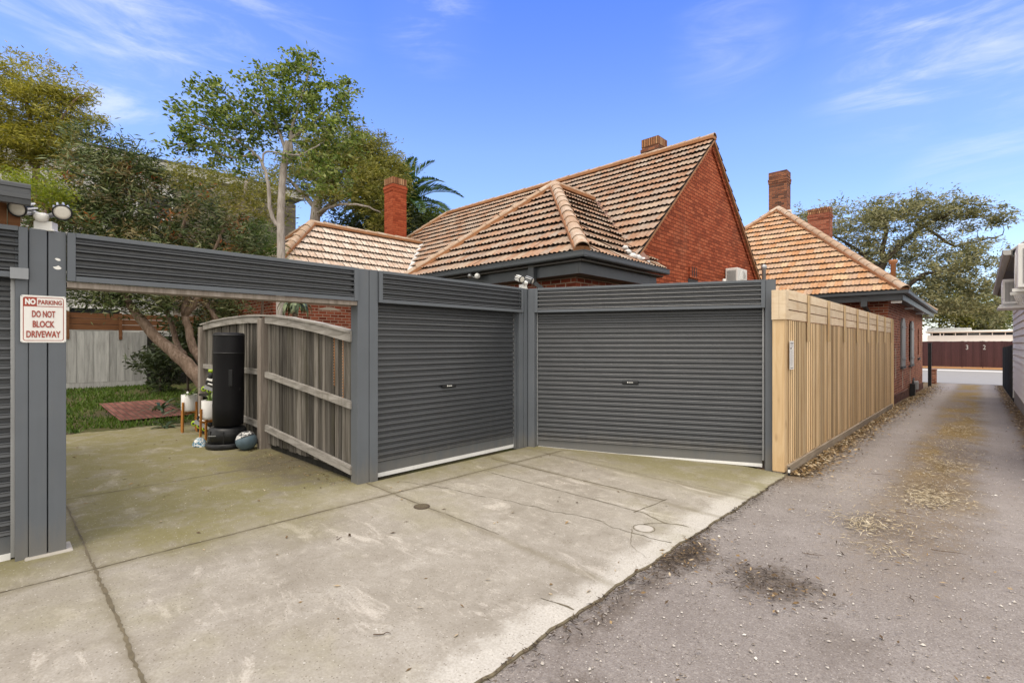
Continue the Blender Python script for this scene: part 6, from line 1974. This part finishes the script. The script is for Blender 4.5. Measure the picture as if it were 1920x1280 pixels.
bl = [blob(420, 185, 10.9, 62, 38, 48), blob(385, 240, 10.6, 68, 38, 43), blob(345, 270, 10.5, 42, 26, 21), blob(455, 250, 11, 62, 38, 52), blob(520, 160, 11.1, 66, 42, 55), blob(575, 140, 11, 56, 40, 40), blob(620, 185, 11.2, 48, 38, 31),
      blob(560, 210, 11, 70, 42, 64), blob(500, 215, 11.1, 62, 42, 55), blob(600, 250, 11, 62, 36, 43), blob(640, 215, 11.2, 34, 26, 14), blob(650, 270, 11.1, 46, 28, 21), blob(430, 300, 10.8, 58, 26, 26), blob(350, 210, 10.6, 42, 14, 12), blob(652, 160, 11.2, 18, 16, 7), blob(545, 115, 11, 34, 12, 9), blob(575, 300, 11, 70, 34, 31), blob(610, 335, 11.2, 60, 40, 28)]
C = T.blob_points(bl, 0.15)
T.twigs(C, 0.005, 0.16, 0.012)
T.leaves(C, 24, 0.078, 0.088, 0.050, L_FIG, 0.05, 0.55, flat=0.7)
T.done()
# -- small trees between: grey trunk and bright feathery shrub
b0 = A(457, 760, 15.5); b0.z = 0.05
T = Tree('yard_tree', 'slender grey trunked tree in front of the apartment block', b0, B_GREY, seed=25)
T.limb([b0, A(456, 560, 15.5), A(455, 450, 15.5), A(457, 390, 15.5), A(462, 340, 15.5)], 0.11, 0.05)
T.limb([A(456, 440, 15.5), A(420, 390, 15.4), A(395, 350, 15.4)], 0.04, 0.015)
bl = [blob(400, 350, 15.4, 75, 34, 50), blob(465, 350, 15.6, 66, 38, 46), blob(360, 330, 15.4, 50, 30, 26), blob(505, 385, 15.6, 44, 40, 28), blob(440, 400, 15.5, 60, 36, 28), blob(320, 335, 15.5, 40, 16, 14)]
C = T.blob_points(bl, 0.2)
T.twigs(C, 0.006, 0.14, 0.012)
T.leaves(C, 44, 0.16, 0.11, 0.036, L_FEATHER, 0.05, 0.5, flat=0.6)
T.done()
b0 = A(495, 800, 13.4); b0.z = 0.02
T = Tree('feathery_shrub', 'bright green feathery shrub beside the pale hip roof', b0, B_PAPER, cat='shrub', seed=26)
T.limb([b0, A(492, 620, 13.4), A(490, 520, 13.4), A(492, 470, 13.4)], 0.05, 0.02)
C = T.blob_points([blob(482, 452, 13.4, 46, 34, 54), blob(450, 480, 13.4, 40, 30, 30), blob(505, 480, 13.2, 20, 30, 14)], 0.2)
T.twigs(C, 0.004, 0.1, 0.01)
T.leaves(C, 60, 0.12, 0.11, 0.014, L_GREEN, 0.1, 0.5)
T.done()
# -- olive feathery tree behind the pale wing
b0 = A(592, 760, 22); b0.z = 0
T = Tree('feathery_tree', 'broad olive feathery tree behind the pale hip roof', b0, B_GREY, seed=27)
T.limb([b0, A(591, 560, 22), A(590, 430, 22), A(594, 385, 22), A(605, 350, 22), A(625, 300, 22), A(650, 260, 22)], 0.34, 0.08, 12)
T.limb([A(593, 392, 22), A(560, 355, 22), A(535, 330, 22)], 0.13, 0.05)
T.limb([A(594, 405, 22), A(640, 370, 21.5), A(690, 350, 21), A(730, 340, 21)], 0.12, 0.04)
T.limb([A(605, 350, 22), A(660, 320, 22), A(710, 300, 22)], 0.12, 0.04)
T.limb([A(592, 400, 22), A(630, 385, 20.5), A(680, 385, 20), A(715, 400, 20)], 0.07, 0.03)
bl = [blob(640, 275, 22, 70, 38, 74), blob(690, 300, 22, 62, 40, 72), blob(600, 300, 22.5, 70, 40, 64), blob(560, 335, 22, 60, 36, 44), blob(640, 330, 21.5, 80, 34, 76), blob(710, 345, 21, 52, 40, 62), blob(735, 320, 21.5, 26, 26, 22), blob(660, 370, 21, 70, 24, 46), blob(715, 395, 20.5, 36, 34, 34), blob(720, 430, 20.5, 30, 24, 20), blob(690, 262, 22, 44, 16, 18)]
C = T.blob_points(bl, 0.15)
T.twigs(C, 0.008, 0.14, 0.012)
T.leaves(C, 80, 0.24, 0.18, 0.040, L_FEATHER, 0.05, 0.5, flat=0.45)
T.done()
# -- dark hedge mass below it
b0 = A(650, 760, 25); b0.z = 0
T = Tree('dark_hedge', 'dark shaded hedge behind the pale hip roof', b0, B_DARK, cat='hedge', seed=28)
T.limb([b0, A(655, 560, 25), A(660, 440, 25)], 0.2, 0.08)
C = T.blob_points([blob(660, 430, 25, 60, 40, 70), blob(715, 430, 24.5, 40, 46, 50), blob(780, 430, 25, 46, 34, 44), blob(600, 470, 25, 60, 20, 16)], 0.2)
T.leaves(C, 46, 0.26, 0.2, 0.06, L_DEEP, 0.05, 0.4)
T.done()
# -- palm
pb = A(752, 820, 27); pb.z = 0
PT = thing('palm_tree', 'palm tree with arching fronds behind the red chimney', 'tree', pb)
crown = A(750, 405, 27)
m_ = MB(); m_.smooth = True
m_.tube(smooth_path([pb, pb.lerp(crown, 0.5) + Vector((0.1, 0, 0)), crown], 6), [0.36] * 12 + [0.30], 14)
m_.build('trunk', B_DARK, PT)
r = random.Random(31)
fr_dirs = []
for k in range(46):
    fr_dirs.append((k * 2.399 + r.uniform(-0.2, 0.2), 80 - k * 1.9 + r.uniform(-6, 6)))
for az, el in fr_dirs:
    L = r.uniform(3.2, 4.0); n = 24
    p = Vector(crown); d = Vector((math.cos(az) * math.cos(R(el)), math.sin(az) * math.cos(R(el)), math.sin(R(el))))
    Q = []; path = [p.copy()]
    for i in range(n):
        d = (d + Vector((0, 0, -0.055 - 0.03 * i / n))).normalized(); p = p + d * (L / n); path.append(p.copy())
    for i in range(2, n + 1):
        t_ = i / n; c = path[i]; tg = (path[i] - path[i - 1]).normalized()
        sd_ = tg.cross(Vector((0, 0, 1)))
        if sd_.length < 0.05: sd_ = Vector((1, 0, 0))
        sd_.normalize(); up_ = sd_.cross(tg)
        ll = 0.80 * math.sin(math.pi * (0.15 + 0.8 * t_)) ** 0.7
        for off in (0.0, 0.5):
            c2 = c - tg * (L / n * off)
            for s_ in (-1, 1):
                e = (sd_ * s_ * 0.75 + tg * 0.75 + up_ * 0.35 + Vector((r.uniform(-.1, .1), r.uniform(-.1, .1), -0.12))).normalized()
                w_ = tg.cross(e).normalized().cross(e) * 0.048
                Q.append([c2, c2 + e * ll * 0.5 - w_, c2 + e * ll + Vector((0, 0, -0.08 * ll)), c2 + e * ll * 0.5 + w_])
    for i in range(n):
        a, b = path[i], path[i + 1]; w0 = 0.035 * (1 - i / n) + 0.006
        sd_ = (b - a).cross(Vector((0, 0, 1)));
        sd_ = sd_.normalized() if sd_.length > 1e-3 else Vector((1, 0, 0))
        Q.append([a - sd_ * w0, b - sd_ * w0, b + sd_ * w0, a + sd_ * w0])
    quads_object('frond', np.array([[tuple(v) for v in q] for q in Q]), L_PALM, PT)
b0 = A(800, 760, 28); b0.z = 0
T = Tree('garden_shrub', 'fresh green shrub under the palm beside the red chimney', b0, B_DARK, cat='shrub', seed=32)
T.limb([b0, A(798, 560, 28), A(790, 450, 28)], 0.1, 0.05)
C = T.blob_points([blob(790, 402, 26.3, 34, 20, 30), blob(810, 420, 27, 30, 24, 20), blob(775, 430, 26.5, 30, 26, 20)], 0.2)
T.leaves(C, 44, 0.2, 0.16, 0.06, L_FIG, 0.05, 0.5)
T.done()
# -- yucca head peeking over the old fence
yb = A(552, 780, 10.2); yb.z = 0
YU = thing('yucca', 'dark strap leaved yucca head behind the old fence by the pale trunk', 'plant', yb)
m_ = MB(); m_.smooth = True
m_.tube([yb, A(553, 640, 10.2), A(553, 585, 10.2)], [0.07, 0.06, 0.05], 10); m_.build('trunk', B_PAPER, YU)
quads_object('strap_leaves', strap_leaves(A(553, 574, 10.2), 60, 0.60, 0.05, 8, 0.75, 1.15, 0.5), m_leaf('yucca_leaf', [(0.012, 0.022, 0.010), (0.03, 0.05, 0.02), (0.10, 0.14, 0.07), (0.22, 0.26, 0.14)], 0.15, 0.35), YU)
# -- gum tree far right across the street
b0 = A(1655, 690, 47); b0.z = -0.3
T = Tree('gum_tree', 'large spreading gum tree across the street behind the second house', b0, B_DARK, seed=33)
T.limb([b0, A(1652, 600, 47), A(1650, 545, 47), A(1652, 500, 47), A(1680, 468, 47), A(1700, 450, 47), A(1740, 420, 47), A(1790, 400, 46)], 0.55, 0.12, 12, 0.08)
T.limb([A(1651, 530, 47), A(1655, 475, 47), A(1660, 430, 47), A(1650, 400, 47)], 0.30, 0.10, 10, 0.08)
T.limb([A(1652, 505, 47), A(1610, 470, 47), A(1560, 440, 47)], 0.26, 0.08, 10, 0.08)
T.limb([A(1652, 590, 47), A(1720, 520, 46), A(1760, 510, 45), A(1800, 505, 45)], 0.26, 0.08, 10, 0.08)
T.limb([A(1735, 424, 47), A(1790, 460, 46), A(1840, 450, 46), A(1880, 440, 46)], 0.16, 0.05, 8, 0.08)
T.limb([A(1740, 420, 47), A(1800, 385, 47), A(1860, 385, 46)], 0.14, 0.05, 8, 0.08)
bl = [blob(1545, 415, 47, 60, 34, 54), blob(1610, 420, 47, 60, 46, 76), blob(1675, 400, 47, 62, 38, 82), blob(1735, 390, 47, 60, 34, 70), blob(1790, 405, 47, 52, 36, 52), blob(1845, 400, 46, 46, 28, 26), blob(1880, 412, 46, 24, 14, 10), blob(1700, 455, 47, 70, 34, 50), blob(1620, 480, 47, 56, 40, 52), blob(1750, 480, 46, 70, 34, 62), blob(1720, 530, 46, 76, 38, 80), blob(1810, 500, 45, 66, 44, 72), blob(1660, 560, 47, 46, 30, 30), blob(1850, 470, 45, 40, 30, 24),
      blob(1790, 560, 45, 80, 34, 70), blob(1850, 560, 44, 50, 50, 50), blob(1510, 412, 47, 24, 18, 10), blob(1740, 585, 46, 60, 24, 40)]
C = T.blob_points(bl, 0.1)
T.twigs(C, 0.02, 0.16, 0.016, 14)
T.leaves(C, 44, 0.34, 0.34, 0.10, L_GUM, 0.25, 0.45, flat=0.55)
T.done()
# -- street shrubs behind the maroon fence
for i, (px, py, d, rx, ry, n, mt, nm, lb) in enumerate([
    (1790, 585, 57, 62, 34, 60, m_leaf('yellow_green_street_leaf', [(0.05, 0.06, 0.012), (0.13, 0.13, 0.022), (0.26, 0.24, 0.03)], 0.4), 'street_tree', 'yellow green bushy tree under the gum tree'),
    (1838, 605, 56.2, 36, 38, 56, L_GUM, 'street_tree', 'dull olive bushy tree overhanging the maroon fence'),
    (1880, 590, 58, 34, 52, 44, L_FIG, 'street_tree', 'green bushy tree beside the weatherboard house corner'),
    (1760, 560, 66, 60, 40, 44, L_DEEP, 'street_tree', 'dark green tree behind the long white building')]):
    b0 = A(px, 690, d); b0.z = -0.2
    T = Tree(nm, lb, b0, B_DARK, 'trees behind the maroon fence', seed=40 + i)
    T.limb([b0, A(px, 640, d), A(px + 4, py, d)], 0.2, 0.08)
    C = T.blob_points([blob(px, py, d, rx, ry, n), blob(px + rx * 0.4, py - ry * 0.4, d, rx * 0.6, ry * 0.6, n // 2)], 0.1)
    T.twigs(C, 0.02, 0.1, 0.012)
    T.leaves(C, 50, 0.5, 0.42, 0.16, mt, 0.1, 0.5)
    T.done()
# -- background greenery round the yard and between houses
for i, (px, py, d, rx, ry, n, lb) in enumerate([(300, 690, 15.5, 46, 46, 46, 'dark leafy undergrowth in front of the shaded fence'), (352, 640, 15.0, 44, 60, 50, 'dark leafy undergrowth behind the leaning trunks'), (420, 600, 15.6, 50, 44, 44, 'dark leafy undergrowth beside the house wall')]):
    b0 = A(px, 730, d); b0.z = 0.1
    T = Tree('undergrowth_shrub', lb, b0, B_DARK, cat='shrub', seed=60 + i)
    T.limb([b0, A(px, py, d)], 0.04, 0.015)
    C = T.blob_points([blob(px, py, d, rx, ry, n)], 0.1)
    T.twigs(C, 0.005, 0.1, 0.01)
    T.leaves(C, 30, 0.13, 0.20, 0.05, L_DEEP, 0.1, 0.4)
    T.done()
for i, (x, y, n, L, lb) in enumerate([(-12.2, 2.9, 26, 0.6, 'clump of broad grey green strap leaves by the pots'), (-12.9, 2.5, 22, 0.55, 'clump of dark strap leaves at the foot of the leaning tree'), (-12.0, 2.4, 14, 0.35, 'small clump of leaves behind the pot stand')]):
    o = quads_object('strap_plant', strap_leaves((x, y, ground_z(x, y) + (0.25 if i < 2 else 0.0)), n, L, 0.07, 70 + i, 1.0, 0.6, 0.6), L_STRAP if False else m_leaf('garden_strap_leaf_%d' % i, [(0.015, 0.03, 0.015), (0.045, 0.075, 0.035), (0.12, 0.16, 0.10)], 0.2, 0.35), loc=(x, y, ground_z(x, y)))
    tag(o, lb, 'plant', 'strap leaved plants by the pots')

# ------------------------------------------------------------------ loose ground cover
def scatter_flat(name, P, L, W, mat, lift=0.006, tilt=0.35, curl=0.2, seed=0):
    g = np.random.default_rng(seed)
    n = len(P)
    a = g.random(n) * 6.283
    d = np.stack([np.cos(a), np.sin(a), g.normal(size=n) * tilt * 0.5], 1)
    s = np.stack([-np.sin(a), np.cos(a), g.normal(size=n) * tilt], 1)
    ll = L * (0.5 + g.random(n))[:, None]; ww = W * (0.6 + 0.8 * g.random(n))[:, None]
    z = np.array([ground_z(p[0], p[1]) for p in P]) + lift
    c = np.stack([P[:, 0], P[:, 1], z + np.abs(d[:, 2]) * ll[:, 0] * 0.5 + np.abs(s[:, 2]) * ww[:, 0] * 0.5], 1)
    up = np.zeros((n, 3)); up[:, 2] = 1
    V = np.stack([c - d * ll / 2, c - s * ww / 2 + up * ll * curl * 0.2, c + d * ll / 2, c + s * ww / 2 + up * ll * curl * 0.2], 1)
    return tag(quads_object(name, V, mat), kind='stuff')
G = np.random.default_rng(77)
def cloud(cx, cy, sx, sy, n): return np.stack([cx + G.normal(size=n) * sx, cy + G.normal(size=n) * sy], 1)
M_LITTER = m_leaf('dry_leaf_litter', [(0.045, 0.030, 0.016), (0.12, 0.075, 0.035), (0.27, 0.175, 0.075), (0.50, 0.42, 0.30)], 0.1, 0.7)
M_STRAW = m_leaf('dry_straw', [(0.22, 0.165, 0.10), (0.40, 0.325, 0.21), (0.60, 0.53, 0.40)], 0.1, 0.7)
M_MULCH = m_leaf('dark_mulch', [(0.018, 0.013, 0.009), (0.045, 0.032, 0.022), (0.12, 0.09, 0.06)], 0.0, 0.9)
yy = 7.55 + (G.random(5200) ** 1.3) * 26
xx = -1.90 + np.abs(G.normal(size=5200)) * (0.15 + 0.006 * (yy - 7))
ok = (xx < -1.05)
scatter_flat('leaf_litter', np.stack([xx, yy], 1)[ok], 0.06, 0.026, M_LITTER, seed=1)
yy = 9 + G.random(1500) * 27; xx = 0.80 - np.abs(G.normal(size=1500)) * 0.13
scatter_flat('leaf_litter', np.stack([xx, yy], 1), 0.06, 0.026, M_LITTER, seed=2)
P = np.concatenate([cloud(-0.45, 7.5, 0.12, 0.28, 620), cloud(-0.5, 7.6, 0.25, 0.6, 320), cloud(-0.36, 9.7, 0.16, 0.45, 620), cloud(-0.4, 10.5, 0.3, 1.5, 420), cloud(-0.82, 5.95, 0.14, 0.20, 340), cloud(-0.75, 6.1, 0.3, 0.4, 220), cloud(-0.3, 14.6, 0.2, 0.5, 420), cloud(-0.62, 5.3, 0.15, 0.12, 110), cloud(-0.4, 12.2, 0.2, 0.7, 240), cloud(-0.35, 18.5, 0.2, 2.2, 420), cloud(-1.3, 7.7, 0.2, 0.5, 120)])
scatter_flat('straw', P, 0.065, 0.006, M_STRAW, seed=3)
P = np.concatenate([cloud(-1.84, 4.05, 0.10, 0.26, 520), cloud(-1.15, 4.05, 0.2, 0.16, 300), cloud(-1.84, 3.1, 0.05, 0.5, 160), cloud(-1.86, 5.6, 0.05, 0.9, 160), cloud(-0.9, 5.2, 0.5, 0.6, 60), np.stack([-1.925 + np.abs(G.normal(size=420)) * 0.03, 1.0 + G.random(420) * 6.3], 1)])
P = P[P[:, 0] > -1.93]
scatter_flat('mulch', P, 0.045, 0.009, M_MULCH, seed=4)
P = np.concatenate([cloud(-1.80, 4.05, 0.12, 0.3, 70), cloud(-1.05, 3.95, 0.25, 0.2, 60), np.stack([-1.9 + G.random(220) * 2.6, 1.5 + G.random(220) * 14], 1), np.stack([-5.2 + G.random(60) * 3.2, 1.0 + G.random(60) * 5], 1), np.stack([-11.5 + G.random(130) * 6, 0.3 + G.random(130) * 2.6], 1), np.stack([-8.4 + G.random(90) * 2.8, 2.75 + G.random(90) * 0.25], 1)])
scatter_flat('fallen_leaf_bits', P, 0.04, 0.016, M_LITTER, seed=5)
# gravel: small angular stones on the lane
def stones(name, P, size, mat, seed):
    g = np.random.default_rng(seed); n = len(P)
    z = np.array([ground_z(p[0], p[1]) for p in P]) - 0.006
    base = np.array([[1, 0, 0], [0, 1, 0], [-1, 0, 0], [0, -1, 0], [0, 0, 0.75]], float)
    a = g.random(n) * 6.283
    sc = size * (0.35 + g.random(n) ** 2.2 * 1.5)
    V = np.repeat(base[None], n, 0) * (1 + g.normal(size=(n, 5, 3)) * 0.25)
    ca, sa = np.cos(a)[:, None], np.sin(a)[:, None]
    x = V[:, :, 0] * ca - V[:, :, 1] * sa * 0.7; y = V[:, :, 0] * sa + V[:, :, 1] * ca * 0.7
    V = np.stack([x, y, V[:, :, 2]], 2) * sc[:, None, None] + np.stack([P[:, 0], P[:, 1], z], 1)[:, None]
    tri = np.array([[0, 1, 4], [1, 2, 4], [2, 3, 4], [3, 0, 4]])
    return tag(quads_object(name, V[:, tri].reshape(-1, 3, 3), mat, nv=3), kind='stuff')
ms = Mat('gravel_stone', 0.9, 0.2); ms.colour(ms.ramp(ms.noise(ms.pos(), 40, 1), [(0.35, (0.16, 0.135, 0.12)), (0.5, (0.29, 0.26, 0.24)), (0.64, (0.52, 0.49, 0.46))]))
n = 9000
t_ = G.random(n) ** 1.5
P = np.stack([-1.9 + G.random(n) * 2.7, 0.6 + t_ * 13], 1)
stones('gravel', P, 0.0068, ms.m, 3)
ms2 = Mat('pale_stone', 0.85, 0.2); ms2.colour(ms2.ramp(ms2.noise(ms2.pos(), 30, 1), [(0.4, (0.42, 0.39, 0.36)), (0.6, (0.66, 0.64, 0.6))]))
P = np.concatenate([np.stack([-1.85 + G.random(90) * 2.6, 0.8 + G.random(90) ** 1.3 * 13], 1), np.stack([-1.85 + np.abs(G.normal(size=50)) * 0.2, 8 + G.random(50) * 20], 1)])
stones('pale_pebbles', P, 0.011, ms2.m, 4)
# twigs, each a thing one could pick up
M_TWIG = m_paint('dry_twig', (0.09, 0.062, 0.042), 0.9, 0.3)
tw_places = [(-1.02, 4.75, 0.16, 0.4), (-2.62, 1.62, 0.11, 1.1), (-0.72, 2.75, 0.2, 2.5), (-0.2, 5.6, 0.22, 0.3), (-1.15, 2.35, 0.2, 2.2), (-0.35, 4.4, 0.13, 1.8), (-1.86, 3.9, 0.22, 0.9), (-0.55, 6.6, 0.2, 0.1), (-4.1, 2.1, 0.08, 2.0), (-1.0, 8.4, 0.2, 0.3)]
for i, (x, y, L, a) in enumerate(tw_places):
    m_ = MB(); m_.smooth = True
    r_ = random.Random(i)
    p = [Vector((x + math.cos(a) * L * (k / 4 - 0.5) + r_.uniform(-.01, .01), y + math.sin(a) * L * (k / 4 - 0.5) + r_.uniform(-.01, .01), ground_z(x, y) + 0.012 + r_.uniform(0, 0.006))) for k in range(5)]
    m_.tube(p, [0.0028, 0.0035, 0.003, 0.0025, 0.0015], 6)
    on = 'the concrete driveway' if x < -1.94 else 'the gravel lane'
    tag(m_.build('twig', M_TWIG), 'small dry brown twig lying on ' + on, 'twig', 'dry twigs on ' + on)
# grass in the yard
n = 15000
x = -21.2 + G.random(n) * 8.6; y = -2 + G.random(n) * 6.2
edge = -12.6 + 0.25 * np.sin(y * 3.1) + 0.2 * np.sin(y * 7.7) - np.where(y < 1.2, (1.2 - y) * 1.2, 0)
pav = (x > -16.6) & (x < -13.5) & (y > 1.9) & (y < 3.25)
keep = (x < edge) & ~pav
pn = np.sin(x * 1.9 + y) + np.sin(y * 2.7 - x * 0.8) + G.normal(size=n) * 0.6
keep &= (pn > -1.1)
x, y = x[keep], y[keep]; n = len(x)
z = np.array([ground_z(a, b) for a, b in zip(x, y)]) - 0.035
h = 0.05 + 0.06 * G.random(n); a = G.random(n) * 6.283
lean = G.normal(size=(n, 2)) * 0.03
w_ = 0.012 + 0.008 * G.random(n)
p0 = np.stack([x - np.cos(a) * w_, y - np.sin(a) * w_, z], 1); p1 = np.stack([x + np.cos(a) * w_, y + np.sin(a) * w_, z], 1)
tp1 = np.stack([x + lean[:, 0], y + lean[:, 1], z + h], 1)
tag(quads_object('grass', np.stack([p0, p1, tp1], 1), m_leaf('lawn_grass', [(0.028, 0.060, 0.008), (0.070, 0.13, 0.014), (0.13, 0.20, 0.03)], 0.3, 0.6), nv=3), kind='stuff')
